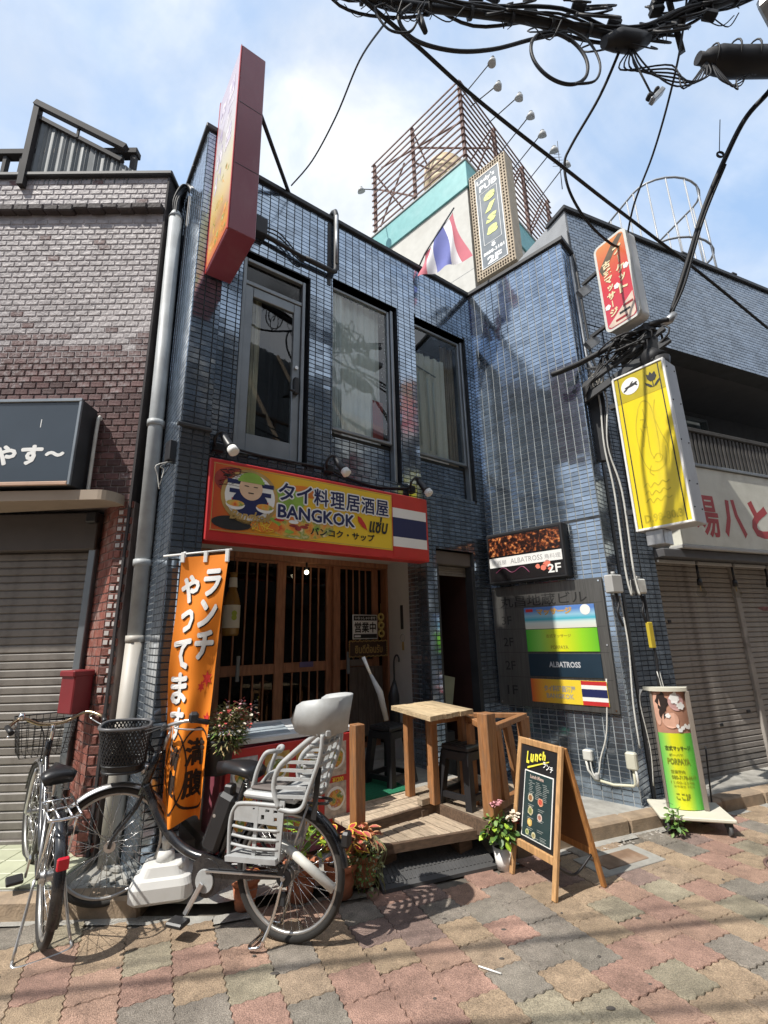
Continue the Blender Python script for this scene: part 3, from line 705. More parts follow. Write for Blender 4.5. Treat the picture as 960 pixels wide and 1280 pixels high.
# recessed apron panels under windows 2 and 3, reveals
for w, zb in ((W2, 3.60), (W3, 3.585)):
    P1('apron_panel', MB().box(w[0], w[1], .121, .14, w[2], zb), m_groutd)
    P1('tile', tiles_mb(tile_rects(w[0]+.01, w[1]-.07, w[2]+.005, zb-.04, [], MW, MH, JT), .121), m_tile, kind='stuff')
for w in (W1, W2, W3):
    rv = MB(); rv.box(w[0]-.001, w[1]+.001, .0, .5, w[3], w[3]+.02); rv.box(w[0]-.02, w[0], .0, .5, w[2], w[3]); rv.box(w[1], w[1]+.02, .0, .5, w[2], w[3]); rv.box(w[0],w[1],.0,.5,w[2]-.02,w[2])
    P1('window_reveal', rv, M('blue_grey_reveal',(.075,.088,.105),rough=.6,var=.2))
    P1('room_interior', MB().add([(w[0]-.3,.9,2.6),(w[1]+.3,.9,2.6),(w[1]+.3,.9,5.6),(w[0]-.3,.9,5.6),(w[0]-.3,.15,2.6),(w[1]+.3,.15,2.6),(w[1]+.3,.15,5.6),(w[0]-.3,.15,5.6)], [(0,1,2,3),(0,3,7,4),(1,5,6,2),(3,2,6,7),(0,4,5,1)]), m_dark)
def frame(parent, x0, x1, z0, z1, y0, y1, t, mat, name='frame', b=.004):
    mb = MB(); mb.cbox(x0, x0+t, y0, y1, z0, z1, b); mb.cbox(x1-t, x1, y0, y1, z0, z1, b)
    mb.cbox(x0+t+.0005, x1-t-.0005, y0+.001, y1, z1-t, z1, b); mb.cbox(x0+t+.0005, x1-t-.0005, y0+.001, y1, z0, z0+t, b)
    return mb.build(name, mat, parent)
# window 1: aluminium glazed door with a transom
f = frame(TB, W1[0]+.005, W1[1]-.04, W1[2]+.01, W1[3]-.06, .01, .09, .035, m_alum, 'window_frame')
g = MB(); g.cbox(-3.012,-2.44,.02,.08,4.83,4.87,.004); g.build('transom_bar', m_alum, f)
d = MB(); z0, z1, a, b = 3.15, 4.825, -3.008, -2.443
d.cbox(a,a+.075,.03,.075,z0,z1,.004); d.cbox(b-.075,b,.03,.075,z0,z1,.004); d.cbox(a+.0755,b-.0755,.031,.075,z1-.10,z1,.004); d.cbox(a+.0755,b-.0755,.031,.075,z0,z0+.19,.004)
d.build('door_leaf', m_alum, f)
MB().box(a+.07,b-.07,.05,.054,z0+.18,z1-.09).build('pane', m_pane, f); MB().box(-3.0,-2.45,.05,.054,4.86,5.08).build('pane', M_glass('frosted_transom',(.45,.5,.5),1.6,.12), f)
h = MB(); h.cbox(b-.07,b-.02,-.02,.03,3.83,4.0,.008); h.cyl((b-.045,.0,3.86),(b-.12,-.03,3.84),.014,.01,8); h.build('handle', m_black, f)
MB().cyl((b-.04,.01,4.12),(b-.04,.03,4.12),.018,.018,10).build('lock', m_chrome, f)
# window 2, 3
f2 = frame(TB, W2[0]+.005, W2[1]-.075, 3.605, W2[3]-.05, .05, .10, .03, m_alum, 'window_frame')
MB().box(W2[0]+.03, W2[1]-.10, .075, .079, 3.63, W2[3]-.07).build('pane', m_pane, f2)
P1('frame_post', MB().cbox(W2[1]-.068, W2[1]-.03, .03, .11, W2[2]+.005, W2[3]-.03, .006), m_alum)
f3 = frame(TB, W3[0]+.005, W3[1]-.06, 3.59, W3[3]-.05, .05, .10, .03, m_alum, 'window_frame')
MB().box(W3[0]+.03, W3[1]-.085, .075, .079, 3.615, W3[3]-.07).build('pane', m_pane, f3)
P1('frame_post', MB().cbox(W3[1]-.052, W3[1]-.02, .03, .11, W3[2]+.005, W3[3]-.03, .006), m_alum)
P1('apron_trim', MB().cbox(W3[0]+.0, W3[1]-.053, -.001, .12, W3[2]-.012, W3[2]+.004, .003), m_alum)
P1('apron_trim', MB().cbox(W2[0]+.0, W2[1]-.069, -.0, .12, W2[2]-.010, W2[2]+.004, .003), m_groutd)
def curtain(x0, x1, z0, z1, y, amp, waves, name='curtain', mat=None):
    mb = MB(); n = 60; vs_ = []
    for i in range(n+1):
        x = x0+(x1-x0)*i/n; yy = y + amp*math.sin(i/n*waves*2*math.pi) + amp*.4*math.sin(i*1.7)
        vs_ += [(x, yy, z0), (x+.01*math.sin(i), yy, z1)]
    mb.add(vs_, [(2*i, 2*i+2, 2*i+3, 2*i+1) for i in range(n)], 0, True); return P1(name, mb, mat or m_curtain)
curtain(-2.06, -1.40, 3.60, 5.28, .155, .018, 7.5, mat=M('pale_curtain',(.85,.84,.80),rough=.9,var=.1))
curtain(-2.07, -1.93, 3.60, 5.28, .115, .014, 2, mat=M('light_curtain',(.88,.89,.88),rough=.9,var=.1))
curtain(-.95, -.40, 3.57, 4.98, .155, .016, 5); curtain(-3.0, -2.82, 3.3, 4.84, .115, .02, 2.5, mat=M('olive_curtain',(.62,.55,.42),rough=.9,var=.25)); curtain(-.40, -.20, 3.57, 5.25, .19, .02, 2, mat=M('brown_curtain',(.36,.28,.2),rough=.9,var=.2))
# fairy lights inside window 2, hanging rods in window 3
fl = MB()
for i in range(34): fl.ball((-1.36+random.uniform(-.05,.05), .12, 3.7+i*.046), .0065, 6)
for i in range(16): fl.ball((-1.7+.022*i, .12, 5.16-.004*i+random.uniform(-.02,.02)), .006, 6)
P1('fairy_light', fl, m_white, kind='stuff')
for x in (-.93,-.84,-.70,-.61): P1('hanging_rod', MB().cyl((x,.13,3.78-.3*(x+.93)),(x,.13,4.72-.3*(x+.93)),.011,.011,8), m_whitew)
P1('curtain_rail', MB().bar((-.97,.14,4.80),(-.55,.14,4.72),.012,.012), m_alum)
P1('red_notice', MB().box(-1.52,-1.385,.13,.135,3.66,4.12), m_dkred)
# coping along the roof edge and the pilaster at the left corner
P1('coping', MB().cbox(-3.27, .03, -.035, .25, 6.045, 6.10, .006), m_coping)
PX0, PX1, PN = -3.49, -3.27, -.14
P1('corner_pilaster', MB().box(PX0, PX1, PN, .2, .09, 6.15), m_groutd)
rc = tile_rects(PX0+.003, PX1-.003, .10, 6.14, [], (PX1-PX0)/2.5, MH, JT)
low = [r for r in rc if r[2] < 3.2]; rest_ = [r for r in rc if r[2] >= 3.2]
pm_ = {}
for a, b, c, dd in low:
    key = (round(b-a,3), round(dd-c,3))
    if key not in pm_:
        pm_[key] = [tiles_mb([(0, b-a, 0, dd-c)], 0).mesh('tile', m_tile_obj) for _ in range(4)]
    piece('tile', random.choice(pm_[key]), TB, (a, PN, c))
P1('tile', tiles_mb(rest_, PN), m_tile, kind='stuff')
P1('ledge', MB().cbox(PX0-.03, PX1+.005, PN-.035, PN+.0, 3.19, 3.215, .003), m_coping)
P1('coping', MB().cbox(PX0-.03, PX1+.02, PN-.03, .3, 6.15, 6.20, .006), m_coping)
# side wall to the left of the pilaster (goes back from the corner)
P1('side_wall', MB().box(PX0, PX0+.1, PN+.002, 3.0, .05, 6.14), m_grout)
sd = tiles_mb(tile_rects(PN+.004, 1.4, .10, 6.13, [], MW, MH, JT), 0.0)
sd.v = [(PX0 + y, x, z) for x, y, z in sd.v]
P1('tile', sd, m_tile, kind='stuff')
P1('coping', MB().cbox(PX0-.03, PX0+.1, .301, 3.0, 6.15, 6.20, .006), m_coping)
jb = tag(thing('junction_box', 'small black junction box with loose wire ends on the blue corner beside the drain pipe', 'junction box', (-1.60,3.37,3.02), R(46)))
MB().cbox(-.05,.05,-.06,.03,-.09,.07,.006).build('box', m_black, jb)
for k in range(3): MB().tube(spline([(-.03+.02*k,-.02,-.08),(-.06-.03*k,-.03,-.15),(-.02-.04*k,-.02,-.12-.05*k),(-.08,-.02,-.26-.03*k)],4), .004, 5).build('wire', m_whitew if k else m_wire, jb)
# building body
P1('roof', MB().box(-3.38, .2, .25, 6.0, 5.6, 5.7), m_coping)

# ---- shop front alcove
AD = .85   # recess depth
FZ = .49   # inside floor height
AF = .34   # alcove floor height
m_plaster = M('white_plaster', (.62,.60,.57), rough=.8, var=.06, dirt=(.4,.38,.34), damt=.35)
P1('alcove_side', MB().add([(-.945,.30,AF),(-.835,AD+.1,AF),(-.835,AD+.1,2.5),(-.945,.30,2.5)], [(0,1,2,3)]), m_plaster)
P1('pillar_side', MB().box(-.969, -.95, .0015, .302, .1, 2.5), m_grout)
ps_ = tiles_mb(tile_rects(.004, .30, .10, 2.45, [], MW, MH, JT), 0.0); ps_.v = [(-.969 + y, x, z) for x, y, z in ps_.v]; P1('tile', ps_, m_tile, kind='stuff')
P1('alcove_side', MB().box(-3.275, -3.262, .141, AD+.3, .1, 2.5), m_plaster)
P1('alcove_lintel', MB().box(-3.27, -.83, .141, AD+.3, 2.46, 2.48), m_plaster)
P1('alcove_lintel', MB().cbox(-3.26, -.972, .02, .14, 2.385, 2.46, .003), m_plaster)
P1('alcove_floor', MB().cbox(-3.26, -.84, .0, AD+.3, .10, AF, .01), m_conc)
P1('threshold', MB().cbox(-3.26, -.84, AD-.10, AD+.3, AF, FZ, .012), m_conc)
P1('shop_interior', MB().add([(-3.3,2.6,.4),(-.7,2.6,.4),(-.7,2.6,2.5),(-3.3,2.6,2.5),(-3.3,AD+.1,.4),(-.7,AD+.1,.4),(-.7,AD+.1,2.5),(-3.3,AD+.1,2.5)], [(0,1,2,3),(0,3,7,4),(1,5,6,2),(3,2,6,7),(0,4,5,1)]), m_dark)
for (x, z, w, hh, c) in ((-2.55,.85,.3,.40,(.10,.05,.03)),(-1.95,.9,.25,.35,(.14,.12,.10)),(-2.3,1.75,.16,.12,(.2,.16,.1)),(-1.65,1.8,.22,.1,(.14,.12,.1)),(-1.25,2.0,.2,.06,(.3,.28,.25))):
    P1('shop_fitting', MB().cbox(x,x+w,AD+.6,AD+.7,z,z+hh,.02), M('dim_fitting',c,rough=.8))
for a, b in (((-2.50,AD+.35,.5),(-2.34,AD+.35,1.2)),((-2.22,AD+.35,.5),(-2.33,AD+.35,1.2))): P1('chair_leg', MB().bar(a,b,.025,.025), m_brown)
# sliding doors: four leaves of brown timber with vertical bars
def door_leaf(x0, x1, y, bars):
    o = thing('door_leaf', None, None); o.parent = TB; zt, zm0, zm1 = 2.40, 1.315, 1.405
    st = .078
    fb = MB(); fb.cbox(x0,x0+st,y,y+.035,FZ+.01,zt,.003); fb.cbox(x1-st,x1,y,y+.035,FZ+.01,zt,.003)
    fb.cbox(x0+st+.0005,x1-st-.0005,y+.001,y+.035,zt-.07,zt,.003); fb.cbox(x0+st+.0005,x1-st-.0005,y+.001,y+.035,zm0,zm1,.003); fb.cbox(x0+st+.0005,x1-st-.0005,y+.001,y+.035,FZ+.01,FZ+.12,.003)
    fb.build('door_frame', m_brown, o)
    MB().box(x0+st,x1-st,y+.02,y+.024,FZ+.1,zt-.06).build('pane', m_pane_dark, o)
    for i in range(bars):
        x = x0+st+(x1-x0-2*st)*(i+1)/(bars+1)
        MB().cbox(x-.007,x+.007,y+.002,y+.018,zm1+.0005,zt-.0705,.002).build('bar', m_brown, o); MB().cbox(x-.007,x+.007,y+.002,y+.018,FZ+.1205,zm0-.0005,.002).build('bar', m_brown, o)
    return o
door_leaf(-3.25,-2.60,AD+.05,3); door_leaf(-2.64,-1.99,AD,4); door_leaf(-2.03,-1.42,AD+.05,4); dl = door_leaf(-1.44,-.88,AD,4)
P1('door_head', MB().cbox(-3.26,-.845,AD-.03,AD+.1,2.402,2.46,.004), m_brown); P1('door_jamb', MB().cbox(-.878,-.845,AD-.02,AD+.1,FZ,2.401,.004), m_brown)
for i in range(4): P1('board', MB().cbox(-1.378+.109*i,-1.378+.109*i+.106,AD-.004,AD+.018,FZ+.121,1.314,.004), M('aged_grey_brown_board',(.115,.085,.065),rough=.75,var=.35,stretch=(8,8,1)))
for x in (-2.60,-1.40): P1('door_pull', MB().cbox(x-.018,x+.018,AD-.016,AD+.0,1.25,1.48,.006), m_alum)
# small things on the doors
t = thing('open_sign', 'white and black open-for-business notice on the right door leaf', 'notice', F1O, F1Z)
nx0, nx1, nz0, nz1 = -1.345, -1.015, 1.605, 1.87
MB().cbox(nx0,nx1,AD-.018,AD-.006,nz0,nz1,.004).build('board', m_white, t)
MB().box(nx0+.01,nx1-.01,AD-.021,AD-.0185,nz1-.065,nz1-.01).build('band', m_black_p, t); MB().box(nx0+.01,nx1-.01,AD-.021,AD-.0185,nz0+.01,nz0+.055).build('band', m_black_p, t)
text('いらっしゃいませ', nx0+.03, nx1-.03, nz1-.053, nz1-.022, AD-.022, m_white_p, t, .02); fat_text('営業中', nx0+.022, nx1-.022, nz0+.07, nz0+.185, AD-.0195, m_black_p, t, .003)
MB().box(nx0+.02,nx0+.10,AD-.0225,AD-.0212,nz0+.022,nz0+.042).build('print', m_white_p, t)
t = thing('welcome_plaque', 'carved dark wooden plaque with gold Thai lettering below the open notice', 'plaque', F1O, F1Z)
qx0, qx1, qz0, qz1 = -1.40, -.885, 1.415, 1.592
MB().cbox(qx0,qx1,AD-.022,AD-.006,qz0,qz1,.006).build('board', M('dark_carved_wood',(.06,.03,.018),rough=.5), t)
gold = M('old_gold', (.45,.30,.10), rough=.45, var=.3)
sc = MB()
for i in range(28):
    a = i/27
    for zz in (qz0+.008,qz1-.008): sc.ball((qx0+.01+(qx1-qx0-.02)*a, AD-.024, zz+.004*math.sin(i*2)), .008, 6)
for i in range(8):
    for xx in (qx0+.008,qx1-.008): sc.ball((xx, AD-.024, qz0+.02+.02*i), .008, 6)
sc.build('border', gold, t, kind='stuff'); text('ยินดีต้อนรับ', qx0+.08, qx1-.07, qz0+.04, qz1-.04, AD-.0235, gold, t, .02)
t = tag(MB().box(-1.945,-1.79,AD+.044,AD+.0485,1.343,1.395).build('slide_label', M('dark_purple_label',(.10,.08,.2),rough=.4), None, F1O, F1Z), 'small dark slide label on the middle door rail', 'label')
t = thing('push_label', 'faded grey label on the rail of the right door below the plaque', 'label', F1O, F1Z)
MB().box(-1.37,-1.20,AD-.004,AD-.0005,1.33,1.395).build('plate', M('faded_label',(.16,.13,.11),rough=.5), t)
t = thing('hanging_ornament', 'string of yellow flower garlands hanging behind the open notice', 'ornament', F1O, F1Z)
for k in range(3):
    mb = MB(); mb.torus((-.965,AD-.02,1.665+.09*k),.034,.014,'y',14,6); mb.build('garland', M('garland_yellow',(.5,.38,.12),rough=.8,var=.3), t)
MB().cyl((-.965,AD-.02,1.60),(-.965,AD-.02,2.0),.003,.003,5).build('string', gold, t)
t = thing('beer_bottle', 'giant beer bottle decoration hanging inside the left end of the door', 'bottle', F1O, F1Z)
bx, by = -2.72, AD-.10
MB().lathe([(0,1.66),(.065,1.66),(.075,1.68),(.075,1.95),(.056,2.03),(.036,2.08),(.031,2.20),(.036,2.21),(.036,2.24),(0,2.245)], 18, (bx,by,0)).build('bottle_body', M('amber_bottle',(.24,.13,.03),rough=.2,var=.15), t)
MB().lathe([(.0765,1.73),(.0765,1.935)], 18, (bx,by,0)).build('paper_label', M('cream_label',(.60,.57,.47),rough=.6,var=.1), t); MB().lathe([(.040,2.10),(.034,2.19)], 18, (bx,by,0)).build('neck_label', m_cream, t)
lf = MB(); lf.prism([(bx+.03*math.cos(R(a))*(.6+.4*abs(math.sin(R(a*2)))), 1.84+.045*math.sin(R(a))) for a in range(0,360,20)], by-.0800, by-.0772); lf.build('emblem', M('lime_emblem',(.32,.40,.04),rough=.5), t)
MB().cyl((bx,by,2.24),(bx,by,2.44),.003,.003,5).build('cord', m_wire, t)
t = thing('lamp_globe', 'small glowing round bulb above the middle door', 'lamp', F1O, F1Z)
MB().ball((-1.925,AD-.03,2.30),.024,12).build('bulb', M('warm_bulb',(1.0,.88,.6),rough=.4,var=0.0,emit=4.0), t); MB().cyl((-1.925,AD-.03,2.32),(-1.925,AD-.03,2.40),.012,.012,8).build('socket', m_black, t)
t = thing('wall_thermometer', 'narrow black strip on the white wall beside the door', 'wall strip', F1O, F1Z)
MB().cbox(-.915,-.899,.48,.535,1.70,1.96,.003).build('strip', m_black, t)
t = thing('hanging_charm', 'white loop and tan tag charm hanging on the white door jamb wall', 'charm', F1O, F1Z)
MB().torus((-.915,.50,1.61),.04,.006,'x',18,6).build('loop', m_grey, t); MB().cbox(-.917,-.905,.48,.52,1.48,1.57,.004).build('tag', gold, t)

# ---- side entrance to the upper floors
ed = 1.6
en = MB(); x0, x1 = -.825, -.27
en.add([(x0,.14,.1),(x0,ed,.1),(x0,ed,2.52),(x0,.14,2.52)], [(0,1,2,3)]); en.add([(x1,.14,.1),(x1,ed,.1),(x1,ed,2.52),(x1,.14,2.52)], [(0,1,2,3)])
en.add([(x0,ed,.1),(x1,ed,.1),(x1,ed,2.52),(x0,ed,2.52)], [(0,1,2,3)]); en.add([(x0,.0,2.52),(x1,.0,2.52),(x1,ed,2.52),(x0,ed,2.52)], [(0,1,2,3)])
P1('entrance_wall', en, M('dark_red_brown_wall',(.055,.022,.018),rough=.8,var=.2))
P1('entrance_floor', MB().box(x0,x1,-.02,ed,.06,.12), m_conc)
P1('shutter_box', MB().cbox(x0+.002,x1-.002,.03,.26,2.36,2.515,.01), M('bronze_shutter_box',(.10,.085,.075),rough=.5,var=.15))
for k in range(4): P1('slat', MB().cbox(x0+.01,x1-.01,.10,.115,2.255+.026*k,2.279+.026*k,.004), m_shutter)
for x in (x0+.001, x1-.031): P1('entrance_frame', MB().cbox(x,x+.03,.0,.1,.12,2.36,.004), m_coping)
# dried plant / leaflets standing in the entrance
t = thing('leaflet_rack', 'sheaf of pale leaflets leaning inside the dark side entrance', 'leaflets', (F1O[0],F1O[1],.12), F1Z)
for k in range(4): MB().cbox(-.76+.02*k,-.60+.02*k,.22+.03*k,.224+.03*k,.62,.95,.001,0,Matrix.Rotation(R(12-3*k),4,'Y') @ Matrix.Translation((-.05,0,0))).build('leaflet', M('leaflet_%d' % k,[(.28,.3,.22),(.35,.34,.3),(.16,.2,.13),(.3,.24,.2)][k],rough=.5), t)
MB().cbox(-.80,-.5,.2,.36,.0,.55,.01).build('stand', m_black, t)

# ---- fixtures on the facade
def spotlight(u, z, dx, label):
    t = thing('spotlight', label, 'spotlight', F1O, F1Z, 'spotlights above the shop sign')
    MB().cbox(u-.05,u+.05,-.045,.0,z-.04,z+.04,.01).build('base', m_black, t)
    MB().tube(spline([(u-.03,-.04,z),(u-.05,-.09,z+.05),(u-.01,-.12,z+.10),(u+.05,-.13,z+.06)],4),.012,8).build('arm', m_black, t)
    h = MB(); h.tube([(u+.00+dx,-.10,z+.10),(u+.015+dx,-.12,z+.06),(u+.05+dx,-.16,z-.02),(u+.06+dx,-.18,z-.045)],[.024,.03,.036,.042],12); h.build('lamp_housing', m_black, t)
    MB().tube([(u+.06+dx,-.18,z-.045),(u+.075+dx,-.205,z-.085),(u+.078+dx,-.21,z-.092)],[.040,.044,.03],12).build('reflector', m_white, t)
spotlight(-3.17, 3.13, .0, 'left spotlight of three above the shop sign, next to the corner pilaster')
spotlight(-2.15, 3.15, .02, 'middle spotlight of three above the shop sign, between two windows')
spotlight(-1.15, 3.12, .02, 'right spotlight of three above the shop sign, over the striped flag panel')
tag(MB().tube(spline([(-3.12,-.03,3.16),(-2.8,-.02,3.14),(-2.3,-.02,3.15),(-2.12,-.03,3.14),(-1.95,-.03,3.10),(-1.6,-.02,3.07),(-1.2,-.03,3.12)],6), .012, 6).build('spotlight_cable', m_wire, None, F1O, F1Z), 'black cable looping between the three spotlights above the shop sign', 'cable')
hp_ = thing('wall_pipe', 'dark bent pipe with cables hanging from the roof edge above the upper windows', 'pipe', F1O, F1Z)
MB().tube(spline([(-2.95,-.05,5.40),(-2.6,-.05,5.36),(-2.46,-.05,5.35),(-2.42,-.05,5.36)],4), .02, 8).build('pipe', m_black, hp_)
MB().tube([(-2.45,-.05,5.35),(-2.30,-.05,5.35),(-2.13,-.05,5.35),(-2.10,-.05,5.37),(-2.09,-.05,5.41),(-2.09,-.05,6.12),(-2.09,-.03,6.18),(-2.09,.02,6.21),(-2.09,.1,6.2)], .027, 10).build('bent_pipe', m_coping, hp_)
MB().cyl((-2.10,-.075,5.45),(-2.10,-.075,6.08),.014,.014,8).build('pale_hose', m_steel, hp_)
for k in range(3): MB().tube(spline([(-3.0,-.04-.01*k,5.44-.03*k),(-2.75,-.05,5.50-.05*k),(-2.5,-.05,5.33-.02*k),(-2.45,-.05,5.36)],5), .007, 6).build('cable', m_wire, hp_)
MB().cbox(-2.99,-2.87,-.09,-.0,5.36,5.55,.008).build('box', m_coping, hp_)
MB().box(-2.17,-2.13,-.012,-.006,5.2,6.0).build('back_strap', m_coping, hp_)

# ---- shop sign (fascia)
S = thing('fascia_sign', 'long yellow and red restaurant sign with tricolour flag panel over the door', 'shop sign', F1O, F1Z)
SX0, SX1, SZ0, SZ1, SY = -3.262, -1.06, 2.335, 2.985, -.16
MB().cbox(SX0, SX1, SY, .0-.006, SZ0, SZ1, .008).build('sign_box', m_red, S)
FX0, FX1, FZ0, FZ1, FY = SX0+.03, -1.525, SZ0+.075, SZ1-.03, SY-.003
m_face = M_ramp('yellow_orange_print', [(0.0,(.52,.07,.03)),(.18,(.65,.24,.03)),(.38,(.78,.50,.04)),(1,(.80,.56,.035))], coords='Generated', kind='gx', rough=.35)
MB().box(FX0, FX1, FY-.001, SY-.0005, FZ0, FZ1).build('sign_face', m_face, S)
bd = MB(); 
for (a,b,c,e) in ((FX0,FX1,FZ1-.012,FZ1-.007),(FX0,FX1,FZ0+.007,FZ0+.012),(FX0+.006,FX0+.011,FZ0+.012,FZ1-.012),(FX1-.011,FX1-.006,FZ0+.012,FZ1-.012)): bd.box(a,b,FY-.0018,FY-.0012,c,e)
bd.build('border', gold, S)
stripes = [m_red, m_white_p, m_navy, m_white_p, m_red]; hs = [.17,.165,.33,.165,.17]; z = SZ0+.02
fl0 = FX1+.012; tot = SZ1-.05-z
for mt, hh in zip(stripes, hs):
    MB().box(fl0, SX1-.03, FY-.001, SY-.0005, z, z+tot*hh-.0005).build('flag_stripe', mt, S); z += tot*hh
# emblem: round badge with a chef figure, bowls and stripes
ex, ez, y0 = FX0+.30, (FZ0+FZ1)/2+.03, FY-.002
def disc(cx, cz, rx, rz_, y, mat, name, n=28, a0=0, a1=360):
    MB().prism([(cx+rx*math.cos(R(a0+(a1-a0)*i/n)), cz+rz_*math.sin(R(a0+(a1-a0)*i/n))) for i in range(n+(0 if a1-a0 == 360 else 1))], y-.0012, y).build(name, mat, S)
m_or = M('print_orange',(.72,.22,.03),rough=.4,var=.25); m_skin = M('print_skin',(.72,.50,.33),rough=.5); m_grn = M('print_green',(.25,.42,.06),rough=.5,var=.3); m_dkred_p = M('print_dark_red',(.32,.04,.03),rough=.5,var=.5,vscale=14)
m_food = M_ramp('food_print', [(.30,(.62,.10,.03)),(.42,(.75,.30,.04)),(.52,(.60,.42,.10)),(.6,(.22,.30,.05)),(.70,(.75,.60,.35))], scale=14, detail=4)
disc(FX0+.16, FZ1-.13, .15, .11, y0, m_dkred_p, 'print_patch'); disc(FX0+.72, FZ0+.13, .34, .12, y0, m_food, 'food_picture'); disc(FX0+.62, FZ0+.33, .16, .10, y0-.0013, m_grn, 'print_leaf'); disc(FX0+.80, FZ1-.12, .2, .05, y0, m_or, 'print_patch')
disc(ex, ez, .235, .225, y0-.002, gold, 'badge_ring'); disc(ex, ez, .205, .195, y0-.0035, m_white_p, 'badge')
for k in range(3): MB().box(ex-.19+.02*k, ex+.19-.02*k, y0-.0062, y0-.005, ez+.09-.075*k, ez+.125-.075*k).build('badge_stripe', m_navy if k != 2 else m_red, S)
disc(ex, ez-.05, .145, .11, y0-.0066, m_navy, 'shirt'); disc(ex, ez+.07, .095, .10, y0-.008, m_skin, 'face')
disc(ex, ez+.125, .10, .075, y0-.0095, m_grn, 'hat', a0=0, a1=180); MB().box(ex-.108,ex+.108,y0-.011,y0-.0098,ez+.115,ez+.14).build('hat_band', m_grn, S)
fm = MB(); fm.box(ex-.055,ex-.02,y0-.0112,y0-.0098,ez+.08,ez+.086); fm.box(ex+.02,ex+.055,y0-.0112,y0-.0098,ez+.08,ez+.086); fm.box(ex-.022,ex+.022,y0-.0112,y0-.0098,ez+.025,ez+.033); fm.build('features', m_black_p, S)
for sgn in (-1, 1):
    disc(ex+.12*sgn, ez-.075, .075, .045, y0-.0105, m_white_p, 'bowl', a0=180, a1=360); disc(ex+.12*sgn, ez-.07, .07, .025, y0-.012, m_food, 'food_picture')
text('Bangkok', ex-.16, ex+.18, ez-.22, ez-.12, y0-.0125, gold, S, .03, shear=.3)
disc(FX0+.17, FZ0+.075, .16, .055, y0-.002, m_black_p, 'print_patch'); disc(FX0+.43, FZ0+.08, .12, .05, y0-.0033, m_or, 'print_patch')
for k in range(16):
    a = random.uniform(0,6.28); q = random.uniform(.2,.9); cx_, cz_ = FX0+.72+.30*q*math.cos(a), FZ0+.13+.10*q*math.sin(a)
    disc(cx_, cz_, random.uniform(.02,.05), random.uniform(.008,.022), y0-.0016-.00009*k, random.choice((m_red,m_or,m_grn,m_white_p,gold,m_dkred_p)), 'food_print', 10)
for k in range(9):
    cx_ = FX0+.36+random.uniform(-.03,.12); MB().tube(spline([(cx_+random.uniform(-.06,.06), y0-.0042, FZ0+.03+random.uniform(0,.11)) for _ in range(5)],4), .0035, 4).build('noodle_print', gold if k % 2 else m_yelprint, S)
for k in range(12): MB().tube(spline([(FX0+.03+random.uniform(0,.28), y0-.0016, FZ1-.03-random.uniform(0,.16)) for _ in range(4)],4), .004, 4).build('shade_print', m_black_p if k % 3 else m_dkred_p, S)
YT = FY-.0064
def otext(b, x0, x1, z0, z1, bold=.03):   # navy lettering with a white outline
    fat_text(b, x0-.016, x1+.016, z0-.016, z1+.016, YT, m_white_p, S, .015, n=10); fat_text(b, x0-.003, x1+.003, z0-.003, z1+.003, YT-.0022, m_navy, S, bold*.16, n=6)
n0 = FX0+.535
for i, ch in enumerate('タイ料理居酒屋'):
    w = .140; otext(ch, n0+i*.164, n0+i*.164+w, FZ1-.225, FZ1-.075, .022)
otext('BANGKOK', n0+.0, n0+.74, FZ1-.375, FZ1-.265, .03)
text('バンコク・サップ', n0+.30, n0+.96, FZ0+.055, FZ0+.125, YT, m_black_p, S, .03)
text('แซ่บ', n0+.90, n0+1.12, FZ1-.40, FZ1-.24, YT, m_black_p, S, .03, shear=.25)
ch = [(n0+x-.09,FZ1-z) for x, z in ((.865,.262),(.905,.275),(.95,.335),(.97,.385),(.915,.36),(.87,.31))]
MB().prism(ch, YT-.001, YT).build('chilli', m_red, S)

# ---- red projecting sign and its stay rod
RS_ = thing('projecting_sign', 'tall maroon box sign projecting from the corner with sun-bleached yellow picture face', 'projecting sign', F1O, F1Z)
rx0, rx1, rz0, rz1 = -3.415, -3.205, 4.585, 6.50
MB().cbox(rx0, rx1, -.735, -.16, rz0, rz1, .006).build('sign_box', m_maroon, RS_)
m_sf = M_ramp('bleached_picture', [(0,(.60,.12,.04)),(.07,(.70,.32,.05)),(.16,(.52,.28,.12)),(.26,(.66,.46,.14)),(.42,(.64,.56,.34)),(.6,(.60,.56,.52)),(.8,(.56,.50,.56)),(1,(.50,.42,.50))], coords='Generated', kind='gz', rough=.3)  # sun glare on the upper face is put into the gradient
MB().box(rx0-.004, rx0-.0005, -.715, -.18, rz0+.03, rz1-.03).build('sign_face', m_sf, RS_)
e_ = MB(); e_.box(rx0-.006,rx0-.0004,-.735,-.7155,rz0,rz1); e_.box(rx0-.006,rx0-.0004,-.1795,-.16,rz0,rz1); e_.build('face_trim', m_red, RS_)
pb_ = MB()
for i in range(26):
    a = random.uniform(-.66,-.24); z = rz0+.1+random.random()**1.5*.75; pb_.prism([(a+random.uniform(-.05,.05), z+random.uniform(-.06,.06)) for _ in range(4)], rx0-.0048, rx0-.0042, axis='x')
pb_.build('picture_shape', m_food, RS_, kind='stuff')
def smap(x, y, z): return (rx0-.005+y*0, x, z)
